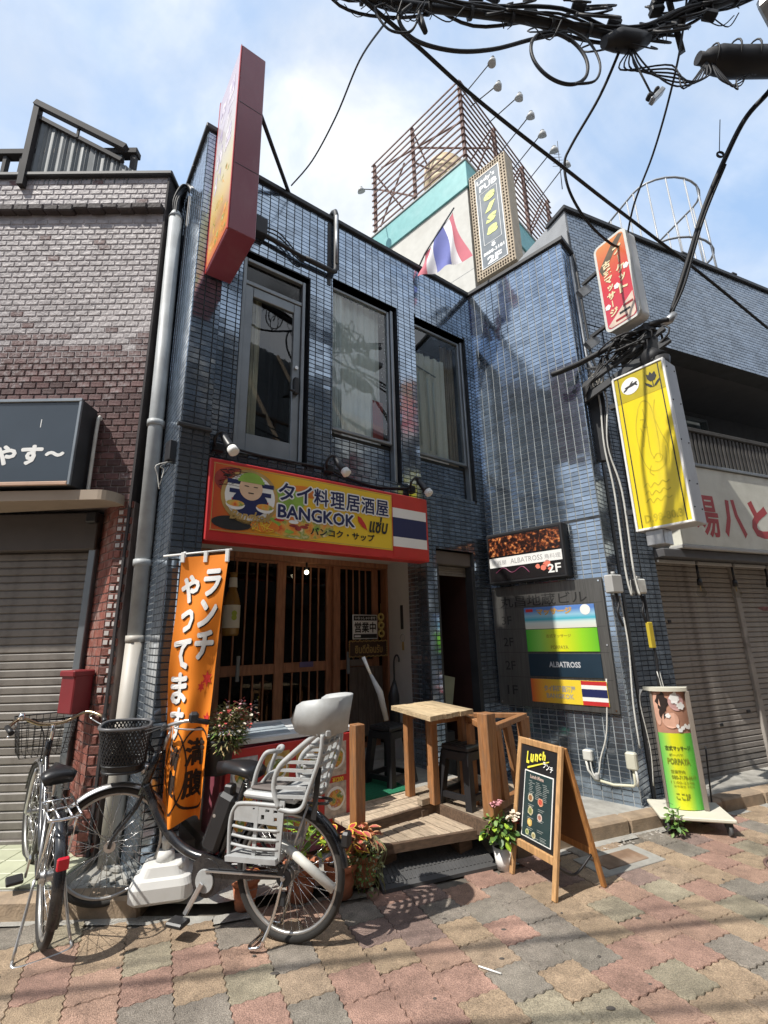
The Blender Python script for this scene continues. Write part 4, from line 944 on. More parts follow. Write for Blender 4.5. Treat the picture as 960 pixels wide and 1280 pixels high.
for i, chs in enumerate(('タイ料理','居酒屋')):
    for j, c_ in enumerate(chs):
        v, f = text_verts(c_, .06); 
        if not v: continue
        ax, bx2 = min(p[0] for p in v), max(p[0] for p in v); az, bz = min(p[1] for p in v), max(p[1] for p in v)
        cy = -.32-.22*i; zt = rz1-.18-.27*j
        MB().add([(rx0-.0052, cy+.085-(p[0]-ax)/(bx2-ax)*.17, zt-.2+(p[1]-az)/(bz-az)*.2) for p in v], f).build('lettering', M_ramp('bleached_letter',[(.4,(.42,.36,.5)),(.6,(.75,.7,.72))],scale=9), RS_)  # letters paled with the same painted glare
for zz in (5.22, 5.86): MB().box(rx1+.0004, rx1+.0012, -.72, -.175, zz, zz+.006).build('panel_seam', m_coping, RS_)
for zz in (4.66, 5.16, 5.30, 5.80, 5.94, 6.42):
    for yy in (-.70,-.20): MB().cyl((rx1-.001,yy,zz),(rx1+.004,yy,zz),.008,.008,8).build('screw', m_alum, RS_)
for zz in (5.22, 5.86): MB().box(rx0+.01, rx1-.01, -.7364, -.7352, zz, zz+.006).build('panel_seam', m_coping, RS_)
MB().cyl((-3.30,-.62,6.30),(-2.62,.0,6.09),.020,.020,8).build('stay_rod', m_coping, RS_)
MB().bar((-3.30,-.16,5.0),(-3.30,-.14,5.0),.1,.1).build('bracket', m_coping, RS_)

# ---- side wall F2 (separate wing of the same building)
TW = thing('side_wing', 'narrow tiled wing wall turned toward the shop with white tile joints', 'building wing', F1O, F2Z)
MB().box(0.0, 1.30, .0, .32, .0, 6.045).build('wall', m_grout, TW)
r2 = tile_rects(.006, 1.297, .10, 6.03, [(-1,2,2.715,2.74)], MW, MH, JT)
MB().box(.002,1.3015,-.003,.01,2.716,2.738).build('joint_strip', m_coping, TW)
tiles_mb(r2, 0.0).build('tile', m_tile, TW, kind='stuff')
MB().cbox(-.02, 1.34, -.035, .30, 6.045, 6.10, .006).build('coping', m_coping, TW)
rt = tiles_mb(tile_rects(.004, .26, .10, 6.03, [], MW, MH, JT), 0.0)
rt.v = [(1.30-y, x, z) for x, y, z in rt.v]; rt.build('tile', m_tile, TW, kind='stuff')
MB().cbox(1.301, 1.312, .27, .52, .05, 6.4, .002).build('gap_panel', m_coping, TW)
# light box and directory board
al = thing('bar_light_box', 'black framed bar light box with orange cityscape on the side wing wall', 'light box', F1O, F2Z)
a0, a1, b0, b1 = .06, .965, 2.155, 2.72
MB().cbox(a0, a1, -.13, -.006, b0, b1, .012).build('box', m_black, al)
MB().box(a0+.025, a1-.03, -.1325, -.1295, b0+.03, b1-.03).build('face', M('black_face',(.012,.011,.012),rough=.25), al)
mo = M_ramp('orange_city_lights', [(.46,(.015,.006,.005)),(.56,(.16,.04,.015)),(.64,(.50,.16,.05)),(.74,(.8,.5,.2))], scale=34, detail=6, rough=.3)
MB().box(a0+.03, a1-.04, -.1335, -.1326, b1-.26, b1-.05).build('city_picture', mo, al)
MB().box(a0+.03, a1-.035, -.1340, -.1326, b1-.385, b1-.28).build('white_band', m_white_p, al)
text('ALBATROSS', a0+.29, a0+.66, b1-.36, b1-.305, -.1345, M('grey_print',(.3,.3,.3)), al, .0)
text('居酒屋', a0+.05, a0+.24, b1-.36, b1-.31, -.1345, M('grey_print2',(.35,.35,.35)), al, .0); text('鳥料理', a0+.68, a1-.05, b1-.36, b1-.31, -.1345, M('grey_print3',(.35,.35,.35)), al, .0)
text('2F', a1-.20, a1-.06, b0+.06, b0+.15, -.1345, m_white_p, al, .02)
for (x, z, r_) in ((.66,.12,.03),(.70,.16,.035),(.60,.14,.025),(.73,.10,.02)): disc0 = MB().prism([(a0+x+r_*math.cos(R(q))*random.uniform(.6,1.3), b0+z+r_*math.sin(R(q))) for q in range(0,360,30)], -.1340, -.1328).build('neon_flower', M('neon_pink_orange',(.8,.22,.15),rough=.3), al)
MB().tube(spline([(a0+.1,-.134,b0+.12),(a0+.2,-.134,b0+.17),(a0+.3,-.134,b0+.11),(a0+.42,-.134,b0+.16),(a0+.5,-.134,b0+.09)],6), .004, 5).build('neon_line', M('dim_neon',(.25,.05,.12),rough=.4), al)
db = thing('directory_board', 'steel tenant directory board with four coloured floor plates on the side wing', 'directory board', F1O, F2Z)
c0, c1, e0, e1 = -.05+.07, 1.24, .90, 2.13
m_brush = M('brushed_dark_steel', (.14,.137,.13), rough=.36, metal=.6, var=.25, vscale=6, stretch=(14,1,.6))
MB().cbox(c0, c1, -.03, -.006, e0, e1, .003).build('panel', m_brush, db)
text('丸昌地蔵ビル', c0+.10, c1-.16, 1.90, 2.02, -.031, m_black_p, db, .01)
rowz = [1.70, 1.475, 1.235, .99]; names = ['3F','2F','2F','1F']
m_p3 = M_ramp('beach_plate', [(0,(.70,.68,.60)),(.28,(.62,.72,.68)),(.42,(.05,.42,.55)),(.6,(.30,.55,.70)),(.85,(.10,.22,.55))], coords='Generated', kind='gz', rough=.3)
m_p2 = M_ramp('green_plate', [(0,(.06,.42,.04)),(.2,(.25,.60,.10)),(.5,(.72,.70,.02)),(.8,(.28,.62,.02)),(1,(.12,.45,.02))], coords='Generated', kind='gx', rough=.3)
m_pn = M('navy_plate',(.012,.03,.05),rough=.3)
m_p1 = M_ramp('yellow_plate', [(0,(.62,.10,.03)),(.15,(.75,.35,.05)),(.5,(.78,.58,.05)),(1,(.8,.62,.04))], coords='Generated', kind='gx', rough=.3)
px0, px1 = .40, c1-.10
for zc, nm, mt in zip(rowz, names, (m_p3, m_p2, m_pn, m_p1)):
    text(nm, c0+.10, c0+.22, zc+.02, zc+.11, -.031, m_black_p, db, .01)
    MB().cbox(px0, px1 + (.0 if mt != m_p1 else .02), -.038, -.0302, zc-.035, zc+.185, .002).build('floor_plate', mt, db)
    MB().box(c0+.02,c1-.02,-.0306,-.0299,zc+.195,zc+.198).build('groove', m_black_p, db)
text('ALBATROSS', px0+.22, px1-.2, 1.29, 1.345, -.039, M('plate_letter',(.45,.47,.5)), db, .03)
text('PORPAYA', px0+.26, px1-.3, 1.465, 1.50, -.039, M('olive_letter',(.30,.28,.02)), db, .02); text('古式マッサージ', px0+.22, px1-.26, 1.575, 1.61, -.039, M('olive_letter2',(.30,.28,.02)), db, .02)
MB().box(px0+.02,px0+.1,-.0392,-.0381,1.84,1.87).build('print', m_red, db); text('マッサージ', px0+.14, px0+.52, 1.80, 1.87, -.039, M('gold_letter',(.55,.32,.08)), db, .06); MB().prism(arc(px1-.09,1.835,.05,0,360,20)[:-1],-.0392,-.0381).build('print', m_white_p, db)
text('タイ料理居酒屋', px0+.14, px0+.46, 1.06, 1.12, -.039, M('grey_letter',(.35,.33,.30)), db, .03); text('BANGKOK', px0+.16, px0+.44, 1.0, 1.045, -.039, M('grey_letter2',(.4,.36,.28)), db, .03)
z = .957
for mt, hh in zip(stripes, hs): MB().box(px1-.22, px1+.017, -.0395, -.0381, z, z+.216*hh).build('flag_stripe', mt, db); z += .216*hh
for x, z in ((c0+.03,e1-.03),(c1-.03,e1-.03),(c0+.03,e0+.03),(c1-.03,e0+.03),(c1-.03,1.5),(.62,e0+.03)): MB().cyl((x,-.036,z),(x,-.03,z),.009,.009,8).build('screw', m_chrome, db)
# sockets and conduits at the foot of the wing
so_ = thing('outdoor_socket', 'white weatherproof outlet with dangling cables low on the side wing wall', 'outlet', F1O, F2Z)
MB().cbox(.86,.945,-.06,-.006,.48,.57,.01).build('cover', m_whitew, so_); MB().tube(spline([(.92,-.04,.48),(.93,-.05,.40),(.96,-.06,.36),(.99,-.05,.40),(1.02,-.04,.52),(1.10,-.03,.75),(1.16,-.03,1.2)],5), .007, 6).build('cord', m_whitew, so_)
MB().cbox(.95,.985,-.07,-.03,.33,.39,.01).build('plug', m_grey, so_); MB().tube([(.88,-.04,.48),(.89,-.04,.40),(.95,-.05,.335)], .011, 7).build('elbow', m_whitew, so_)
tag(MB().tube([(.93,-.03,.33),(1.10,-.03,.31),(1.27,-.03,.33),(1.285,-.03,.35),(1.285,-.03,.50)], .012, 8).build('floor_conduit', M('cream_conduit',(.58,.57,.44),rough=.5,var=.1), None, F1O, F2Z), 'cream conduit running low along the wing wall to a grey box', 'conduit')
gb = thing('corner_socket_box', 'cream socket box at the foot of the wing corner', 'outlet', F1O, F2Z)
MB().cbox(1.24,1.33,-.07,-.01,.46,.60,.012).build('cover', M('cream_box',(.55,.54,.44),rough=.5), gb); MB().tube([(1.31,-.05,.47),(1.315,-.05,.38),(1.30,-.045,.335)], .01, 7).build('cord', m_whitew, gb)
# ------------------------------------------------------------------ right building
RO, RZ = (3.205, 5.152, 0), R(22.8)
RB = thing('slate_building', 'long slate tiled building on the right with a recessed balcony and closed shutters', 'building', RO, RZ)
def PR(name, mb, mat, **k): return mb.build(name, mat, RB, **k)
RX1 = 9.0
HR = [(-.38, RX1+1, .0, 2.45), (-.38, RX1+1, 3.45, 5.12)]
PR('wall', wall_mb(-.9, RX1, .0, 6.74, HR, .0, .25), m_groutd)
near = tile_rects(-.897, 3.6, 5.125, 6.73, [], .100, .046, .006, True)
PR('tile', tiles_mb(near, 0.0, tilt=.0012), m_tileR, kind='stuff')
PR('tile', tiles_mb(tile_rects(-.897, -.383, .10, 5.12, [(-.62,-.6,0,9)], .0875, .046, .006), 0.0), m_tileR, kind='stuff')
PR('upper_facing', MB().box(3.6, RX1, -.006, 0, 5.12, 6.74), m_tileR)
PR('end_wall', MB().box(-.93, -.9, -.004, 2.5, .0, 6.76), m_grey if False else M('pale_grey_end_wall',(.30,.31,.32),rough=.7,var=.15))
PR('coping', MB().cbox(-.96, RX1, -.04, .3, 6.74, 6.80, .006), m_coping)
for x in (1.2, 2.3, 3.4): PR('coping_clip', MB().cbox(x, x+.1, -.045, .1, 6.801, 6.83, .004), m_coping)
# recessed balcony
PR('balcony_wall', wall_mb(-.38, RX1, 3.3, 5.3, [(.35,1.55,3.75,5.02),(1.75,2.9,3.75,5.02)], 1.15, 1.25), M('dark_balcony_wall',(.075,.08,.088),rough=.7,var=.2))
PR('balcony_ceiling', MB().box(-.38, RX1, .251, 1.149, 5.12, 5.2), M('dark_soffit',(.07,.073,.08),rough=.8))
PR('balcony_floor', MB().box(-.38, RX1, .0, 1.149, 3.36, 3.44), m_conc)
PR('balcony_side', MB().box(-.40, -.375, .251, 1.149, 3.44, 5.12), m_tileR)
for a, b in ((.35,1.55),(1.75,2.9)):
    fw = frame(RB, a, b, 3.75, 5.02, 1.12, 1.2, .04, m_alum, 'window_frame'); mid = (a+b)/2
    MB().cbox(mid-.03, mid+.03, 1.13, 1.19, 3.791, 4.979, .004).build('mullion', m_alum, fw)
    for p, q in ((a+.04, mid-.03), (mid+.03, b-.04)): MB().box(p, q, 1.16, 1.164, 3.79, 4.98).build('pane', m_pane, fw)
    PR('room_interior', MB().box(a-.1, b+.1, 1.3, 1.35, 3.6, 5.1), M('dim_grey_room',(.42,.42,.42),rough=.9,var=.3,vscale=2)); 
PR('balcony_screen', MB().cbox(1.02,1.1,1.05,1.1,3.44,4.6,.004), m_alum)
m_bal = M('weathered_baluster', (.075,.07,.065), rough=.8, var=.35, rnd=.2)
bme = MB().cbox(-.022,.022,-.012,.012,0,.47,.004).mesh('baluster', m_bal)
for i in range(64): piece('baluster', bme, RB, (-.33+.075*i, .03, 3.51))
PR('handrail', MB().cbox(-.38, 4.6, .0, .07, 3.985, 4.04, .008), m_bal); PR('bottom_rail', MB().cbox(-.38, 4.6, .0, .07, 3.455, 3.505, .006), m_bal)
# shop fascia sign with red lettering
fs = thing('fascia_sign', 'pale cream fascia sign with red brush lettering above the right shutters', 'shop sign', RO, RZ)
MB().cbox(-.10, RX1-.5, -.155, .12, 2.50, 3.43, .006).build('sign_box', m_cream, fs)
MB().cbox(-.12, RX1-.48, -.175, .12, 3.431, 3.47, .006).build('top_flashing', m_alum, fs); MB().cbox(-.12, RX1-.48, -.165, .12, 2.46, 2.4995, .006).build('bottom_trim', m_grey, fs)
m_rl = M('faded_red_letter', (.42,.05,.055), rough=.5, var=.15)
text('場', .16, .56, 2.60, 3.10, -.1565, m_rl, fs, .02); text('八', .63, 1.02, 2.62, 3.08, -.1565, m_rl, fs, .045); text('と', 1.14, 1.50, 2.64, 3.10, -.1565, m_rl, fs, .05); text('は', 1.65, 2.1, 2.64, 3.10, -.1565, m_rl, fs, .05)
PR('canopy', MB().cbox(-.38, RX1, -.12, .35, 2.36, 2.455, .01), M('dark_canopy',(.085,.085,.09),rough=.6,var=.2))
# shutters: two bays with a post between
prof = [(.0,0),(-.013,.008),(-.013,.046),(.0,.056)]
def slat_mesh(x0, x1):
    s_ = MB()
    for (a, b), (c, e) in zip(prof, prof[1:]): s_.add([(x0,a,b),(x1,a,b),(x1,c,e),(x0,c,e)], [(0,1,2,3)])
    return s_.mesh('slat', m_shutterR)
sa, sb = slat_mesh(-.34, 1.09), slat_mesh(1.175, 2.75)
for i in range(39):
    [piece('slat', q_, RB, (0, .20+random.uniform(-.0015,.0015), .145+.0575*i), (random.uniform(-.03,.03),0,random.uniform(-.001,.001))) for q_ in (sa, sb)]
PR('backing', MB().box(-.38, RX1, .205, .24, .05, 2.36), m_dark)
PR('shutter_panel', MB().box(2.80, RX1, .18, .2, .1, 2.36), m_shutterR)
PR('shutter_post', MB().cbox(1.092, 1.172, .155, .22, .1, 2.36, .006), m_shutterR); PR('shutter_guide', MB().cbox(-.379, -.335, .15, .22, .1, 2.36, .005), m_alum)
PR('bottom_rail', MB().cbox(-.334, 1.091, .17, .21, .10, .143, .004), m_shutterR); PR('bottom_rail', MB().cbox(1.173, 2.75, .17, .21, .10, .143, .004), m_shutterR)
for x, z, w in ((.42,.62,.05),(.9,.72,.06),(-.1,1.7,.05)): PR('shutter_lock', MB().cbox(x,x+w,.178,.19,z,z+.03,.003), m_coping)
PR('graffiti', MB().prism([(1.5,1.86),(1.62,1.88),(1.85,1.87),(1.95,1.85),(1.8,1.83),(1.6,1.83)], .1845,.1865), M('faded_pink_paint',(.22,.09,.09),rough=.7,var=.5,vscale=20))
lt = thing('lamp_track', 'pale lamp rail under the right canopy carrying clear hanging bulbs', 'lamp rail', RO, RZ)
for a in range(5): MB().cbox(-.36+.62*a, -.36+.62*a+.57, -.03, .0, 2.315, 2.35, .005).build('track', m_grey, lt)
m_bulb = M_glass('clear_bulb', (.9,.9,.88), 1.45)
labels = ['leftmost clear bulb hanging from the lamp rail beside the yellow sign corner','second clear bulb from the left on the rail before the right shutter','third clear bulb on the rail, just right of the shutter post','fourth clear bulb on the rail at the right picture edge']
for k in range(4):
    x = .22+.62*k if k else .24
    t = thing('hanging_bulb', labels[k], 'bulb', RO, RZ, 'bulbs hanging under the right canopy')
    MB().cyl((x,-.015,2.31),(x,-.015,2.16),.012,.014,8).build('cord', m_black, t); MB().cyl((x,-.015,2.16),(x,-.015,2.09),.024,.028,10).build('socket', m_black, t)
    MB().lathe([(.022,2.09),(.03,2.06),(.048,2.02),(.045,1.985),(.025,1.965),(0,1.962)],14,(x,-.015,0)).build('bulb', m_bulb, t); MB().cyl((x,-.015,2.085),(x,-.015,2.03),.006,.004,6).build('filament', gold, t)
# pipes and cables running down the gap between wing and right building
gp = thing('riser_pipes', 'bundle of grey conduits running down the gap between the wing and the slate building', 'conduit', (2.30,4.74,0), R(-20))
for k, (x, r_, c) in enumerate(((.0,.02,m_steel),(.05,.015,m_coping),(-.05,.012,m_steel))):
    MB().tube([(x,-.04,5.95+.02*k),(x+.005,-.05,5.6),(x+.02,-.05,4.6),(x+.05,-.05,4.45),(x+.13,-.05,4.42)], r_, 8).build('conduit', c, gp)
for k, x in enumerate((.03,.07,.10)): MB().tube(spline([(x+.02,-.06,4.35-.05*k),(x+.05,-.09,4.0),(x+.03-.02*k,-.08,3.5),(x+.06,-.06,3.0),(x+.05,-.06,2.2),(x+.07,-.06,1.95)],6), .010, 6).build('cable', m_whitew if k != 1 else m_wire, gp)
for q in range(6): MB().tube(spline([(.06+random.uniform(-.06,.1),-.10,4.25+random.uniform(-.15,.15)) for _ in range(7)],4), .006, 5).build('wire_tangle', M('dim_pale_wire',(.34,.32,.28),rough=.6) if q % 3 == 0 else m_wire, gp)
MB().cbox(-.03,.13,-.06,.0,3.35,4.3,.01).build('backplate', m_coping, gp)
def meter(x, y, z, s, label, mat):
    t = thing('meter_box', label, 'meter box', (x,y,z), R(20)); MB().cbox(-.06*s,.06*s,-.07,.03,0,.15*s,.012).build('box', mat, t)
    MB().tube(spline([(.0,-.03,.0),(.01,-.04,-.10),(-.03,-.05,-.18),(.02,-.04,-.30)],4), .012, 6).build('cable', m_wire, t); MB().cyl((.0,-.03,.15*s),(.0,-.03,.15*s+.03),.018,.018,8).build('gland', mat, t); return t
meter(2.16,4.57,1.97,1.15,'square grey meter box on the wing corner beside the directory board', m_grey); meter(2.47,4.72,1.97,.95,'round white meter box with black cable left of the right shutter', m_whitew)
t = thing('yellow_tag_cable', 'black cable with a yellow tag hanging below the white meter box', 'cable', (2.50,4.72,0), R(20))
MB().tube(spline([(0,-.03,1.95),(.0,-.04,1.6),(.02,-.04,1.35),(.0,-.03,1.1)],4), .012, 6).build('cable', m_wire, t); MB().cbox(-.03,.03,-.055,-.02,1.46,1.70,.006).build('tag', M('yellow_tag',(.55,.42,.04),rough=.5), t)
for k in range(2): MB().tube(spline([(.03*k,-.04,1.25),(.03+.02*k,-.05,1.0),(.01,-.05,.92),(.04,-.05,.6)],4), .005, 5).build('string', m_whitew, t)
tag(MB().tube(spline([(2.24,4.62,1.95),(2.25,4.61,1.5),(2.21,4.60,1.0),(2.20,4.58,.62)],6), .008, 6).build('pale_cable', m_whitew), 'pale cable falling from the grey meter box to the cream socket', 'cable')
# rooftop ladder cage, aerial and dishes
lc = thing('ladder_cage', 'white steel safety cage of a roof ladder behind the slate parapet', 'ladder cage', (4.95,6.55,6.7), R(14))
m_cage = M('pale_steel', (.36,.37,.38), rough=.5, metal=.3, var=.15)
for z, a0, a1 in ((2.1,-20,200),(.9,-20,200)):
    pts = [(1.15*(-1 if i == 0 else 1), .9, z) for i in (0,)] + [(-1.15+.0, .1, z)] if False else [( .62*math.cos(R(a)), -.42*math.sin(R(a))+.0, z) for a in range(0,181,15)]
    MB().tube([(.62,.8,z)]+pts+[(-.62,.8,z)], .018, 7).build('hoop', m_cage, lc)
for k in range(15):
    if k < 4: p = (.62, .75-.2*k)
    elif k > 10: p = (-.62, .15+.2*(k-11))
    else: a = R((k-4)*30); p = (.62*math.cos(a), -.42*math.sin(a))
    MB().cyl((p[0],p[1],-.4),(p[0],p[1],2.11),.012,.012,6).build('bar', m_cage, lc)
for x in (-.2,.2): MB().cyl((x,.5,-.4),(x,.5,1.5),.022,.022,7).build('ladder_rail', m_cage, lc)
for k in range(5): MB().cyl((-.2,.5,-.2+.3*k),(.2,.5,-.2+.3*k),.014,.014,6).build('rung', m_cage, lc)
an = thing('roof_aerial', 'roof mast with a yagi aerial and two small dishes behind the red massage sign', 'aerial', (3.25,5.75,6.6), R(12))
MB().cyl((0,0,0),(0,0,.95),.018,.018,8).build('mast', m_steel, an); MB().cyl((-.62,.0,.82),(.15,.05,.74),.010,.010,6).build('boom', m_steel, an)
for k in range(11): MB().cyl((-.60+.07*k,-.09,.822-.0075*k),(-.60+.07*k,.10,.822-.0075*k),.005,.005,5).build('element', m_steel, an)
for k in range(4): MB().cyl((.02+.04*k,-.1,.66+.06*k),(.1-.02*k,.12,.90-.04*k),.005,.005,5).build('reflector_rod', m_steel, an)
for s_ in (-1, 1):
    mb = MB(); mb.lathe([(0,.05),(.08,.035),(.15,.0),(.152,.004),(.08,.04),(0,.056)], 18); mb.xf(Matrix.Translation((.14*s_,-.06,.32+.06*s_)) @ Matrix.Rotation(R(75),4,'X') @ Matrix.Rotation(R(20*s_),4,'Y')); mb.build('dish', m_white, an)

# ------------------------------------------------------------------ projecting signs of the right building
def proj_sign(name, label, loc, ang, w, h, d, body, rake=0.0):
    t = thing(name, label, 'projecting sign', loc, R(90-ang)); return t
# yellow sign: local x runs from wall (left) toward the street, face looks to the left/front
ys = thing('yellow_sign', 'tall bright yellow projecting sign with a tulip, a rabbit badge and faded drawing', 'projecting sign', (2.392,4.40,0), R(-53.0))
YW, YZ0, YZ1, YD = .50, 2.525, 4.128, .25
MB().cbox(0, YW, .0, YD, YZ0, YZ1, .006).build('sign_box', m_steel if False else M('pale_grey_sign_side',(.50,.51,.52),rough=.5,var=.15,dirt=(.3,.3,.3),damt=.5), ys)
frame(ys, -.004, YW+.004, YZ0-.004, YZ1+.004, -.018, .02, .022, m_white, 'sign_frame')
MB().box(.02, YW-.02, -.006, -.0005, YZ0+.02, YZ1-.02).build('sign_face', m_yellow, ys)
MB().box(.0205, YW-.0205, -.0075, -.0063, YZ1-.30, YZ1-.0205).build('top_band', M('olive_yellow',(.50,.40,.02),rough=.35), ys)
for x in (.052, YW-.062): MB().box(x, x+.010, -.0088, -.0078, YZ0+.022, YZ1-.022).build('border_line', m_black_p, ys)
MB().prism([(.165+.088*math.cos(R(a)), YZ1-.145+.088*math.sin(R(a))) for a in range(0,360,12)], -.0098, -.0080).build('badge', m_white_p, ys)
rb = [(-.07,-.03),(-.045,-.012),(-.055,.0),(-.03,.008),(-.005,.012),(.01,.03),(.03,.045),(.035,.04),(.02,.022),(.045,.022),(.06,.03),(.072,.022),(.062,.008),(.072,-.012),(.06,-.014),(.045,-.002),(.015,-.008),(-.02,-.012),(-.04,-.03),(-.062,-.04)]
MB().prism([(.165+1.02*a, YZ1-.15+1.05*b) for a, b in rb], -.0112, -.0100).build('rabbit_emblem', m_black_p, ys)
tx, tz = .375, YZ1-.15
MB().prism([(tx-.05,tz+.055),(tx-.028,tz+.035),(tx-.01,tz+.065),(tx+.005,tz+.035),(tx+.03,tz+.055),(tx+.042,tz+.0),(tx+.02,tz-.035),(tx-.02,tz-.035),(tx-.045,tz+.0)], -.0100,-.0080).build('tulip', m_black_p, ys)
MB().prism([(tx-.004,tz-.035),(tx+.004,tz-.035),(tx+.004,tz-.10),(tx-.004,tz-.10)], -.0100,-.0080).build('tulip', m_black_p, ys)
for s_ in (-1,1): MB().prism([(tx+.006*s_,tz-.10),(tx+.03*s_,tz-.092),(tx+.065*s_,tz-.055),(tx+.07*s_,tz-.03),(tx+.04*s_,tz-.05),(tx+.012*s_,tz-.08)], -.0100,-.0080).build('tulip', m_black_p, ys)
m_fad = M('faded_olive_line', (.60,.48,.02), rough=.4, var=.3)
def stroke(parent, pts, r_, mat, y, name='drawing_line', k=6):
    p = spline([(a, y, b) for a, b in pts], k); mb = MB(); vs_ = []
    for i, q in enumerate(p):
        d_ = (p[min(i+1,len(p)-1)]-p[max(i-1,0)]); n_ = Vector((-d_.z,0,d_.x)); n_ = n_.normalized()*r_ if n_.length > 1e-6 else Vector((r_,0,0)); vs_ += [q+n_, q-n_]
    mb.add(vs_, [(2*i,2*i+2,2*i+3,2*i+1) for i in range(len(p)-1)]); return mb.build(name, mat, parent)
cz = 3.42
for pts in ([(.20,cz+.30),(.15,cz+.1),(.155,cz-.15),(.20,cz-.32),(.28,cz-.36),(.36,cz-.30),(.38,cz-.15)],[(.20,cz+.30),(.25,cz+.36),(.31,cz+.30),(.33,cz+.1),(.33,cz-.1),(.32,cz-.25)],[(.36,cz+.33),(.33,cz+.18),(.36,cz+.0),(.40,cz-.15),(.385,cz-.32)],[(.26,cz-.24),(.30,cz-.20),(.34,cz-.24),(.31,cz-.285),(.27,cz-.27)],[(.19,cz+.10),(.21,cz+.0),(.19,cz-.1)],[(.23,cz-.30),(.21,cz-.36),(.24,cz-.40)],[(.20,cz+.18),(.24,cz+.16),(.22,cz+.10),(.26,cz+.08)],[(.24,cz+.28),(.25,cz+.1),(.245,cz-.15),(.27,cz-.24)]): stroke(ys, pts, .005, m_fad, -.0078)
for k in range(3):
    z = 2.93-.075*k; stroke(ys, [(.13,z),(.17,z+.03),(.19,z-.015),(.23,z+.02),(.26,z-.01),(.30,z+.025),(.33,z),(.36,z+.015)], .0055, m_fad, -.0078)
text('D.98-80.3', .09, .42, 2.585, 2.665, -.0080, m_fad, ys, .03)
MB().cbox(.06,.22,.02,.2,2.38,2.52,.006).build('transformer_box', m_steel, ys)
for z in (2.75, 3.9): MB().bar((-.12,.12,z),(.0,.12,z),.05,.05).build('bracket', m_coping, ys)
rv = MB()
for z in (2.66,2.9,3.3,3.7,4.05):
    for y in (.04,.2): rv.ball((YW+.001,y,z),.008,6)
rv.build('rivet', m_coping, ys, kind='stuff')
# red and white massage sign above
ms = thing('massage_sign', 'small red massage sign with rounded corners and white frame under the roof edge', 'projecting sign', (2.427,4.40,0), R(-60.0))
MWd, MZ0, MZ1, MD = .37, 4.68, 5.75, .16
def rrect(x0,x1,z0,z1,r_): return arc(x1-r_,z1-r_,r_,0,90,5)+arc(x0+r_,z1-r_,r_,90,180,5)+arc(x0+r_,z0+r_,r_,180,270,5)+arc(x1-r_,z0+r_,r_,270,360,5)
MB().prism(rrect(0,MWd,MZ0,MZ1,.06), 0, MD).build('sign_box', m_white, ms, fix=True); MB().prism(rrect(-.006,MWd+.006,MZ0-.006,MZ1+.006,.064), -.012, .03).build('sign_frame', m_whitew, ms, fix=True)
m_mf = M_ramp('red_orange_print', [(0,(.55,.06,.10)),(.5,(.60,.04,.05)),(.75,(.62,.12,.05)),(1,(.65,.25,.08))], coords='Generated', kind='gz', rough=.3)
MB().prism(rrect(.022,MWd-.022,MZ0+.022,MZ1-.022,.045), -.0145, -.0122).build('sign_face', m_mf, ms, fix=True)
MB().prism([(.03,MZ0+.06),(MWd-.03,MZ0+.30),(MWd-.03,MZ0+.06),(MWd-.06,MZ0+.03),(.06,MZ0+.03)], -.0158,-.0147).build('pale_corner', M('pale_print',(.68,.55,.45),rough=.4,var=.2), ms)
MB().prism([(.03,MZ1-.30),(.20,MZ1-.10),(.30,MZ1-.03),(.34,MZ1-.06),(.22,MZ1-.2),(.06,MZ1-.40)], -.0158,-.0147).build('dark_sweep', M('dark_olive_print',(.10,.07,.04),rough=.4,var=.4), ms)
vtext('プーケット', .21, .31, MZ0+.34, MZ1-.14, -.0185, M('cream_letter',(.75,.62,.38)), ms, .05); vtext('古式マッサージ', .07, .165, MZ0+.14, MZ1-.24, -.0185, M('cream_letter2',(.75,.62,.38)), ms, .05)
for x, z in ((.19,MZ0+.46),(.06,MZ0+.28),(.32,MZ0+.62)):
    for k in range(5): MB().prism([(x+.018*math.cos(R(72*k))+.016*math.cos(R(a)), z+.018*math.sin(R(72*k))+.016*math.sin(R(a))) for a in range(0,360,45)], -.0172-.0001*k,-.0160).build('flower_petal', m_white_p, ms)
for k in range(3): MB().box(.12+.05*k,.25+.04*k,-.0172,-.0160,MZ0+.06+.06*k,MZ0+.085+.06*k).build('print', m_dkred if k != 1 else m_black_p, ms)
for z in (5.55, 4.85): MB().bar((-.25,.08,z-.03),(.0,.08,z),.035,.035).build('bracket', m_coping, ms)
for z in (5.42, 4.74): MB().bar((-.27,.02,z-.04),(-.22,.14,z+.06),.05,.10).build('wall_plate', m_steel, ms)
# steel arm with cable coil, strain clamp
ar = thing('cable_bracket', 'dark steel bracket off the wing corner with coiled cables and a strain clamp', 'bracket')
MB().bar((2.10,4.66,3.98),(2.88,4.13,4.42),.045,.075,b=.006).build('arm', m_coping, ar); MB().bar((2.08,4.64,4.12),(2.86,4.14,4.55),.05,.05,b=.006).build('arm', m_coping, ar)
MB().tube(spline([(1.86,4.60,4.33),(1.95,4.52,4.33),(2.15,4.50,4.41),(2.5,4.36,4.55),(2.72,4.2,4.62),(2.90,4.12,4.63)],6), .03, 10).build('cable_end', m_wire, ar)
for k in range(7):
    c = Vector((2.55+random.uniform(-.05,.1),4.28+random.uniform(-.05,.03),4.50+random.uniform(-.05,.06))); rr = random.uniform(.10,.24); pts = [c+Vector((rr*math.cos(a)*1.15, -rr*.5*math.cos(a)+.08*math.sin(a*2+k), rr*.55*math.sin(a)+.05*math.cos(a+k))) for a in [i*2*math.pi/18 for i in range(18)]]
    MB().tube(pts, random.uniform(.008,.013), 6, closed=True).build('coil', m_wire, ar)
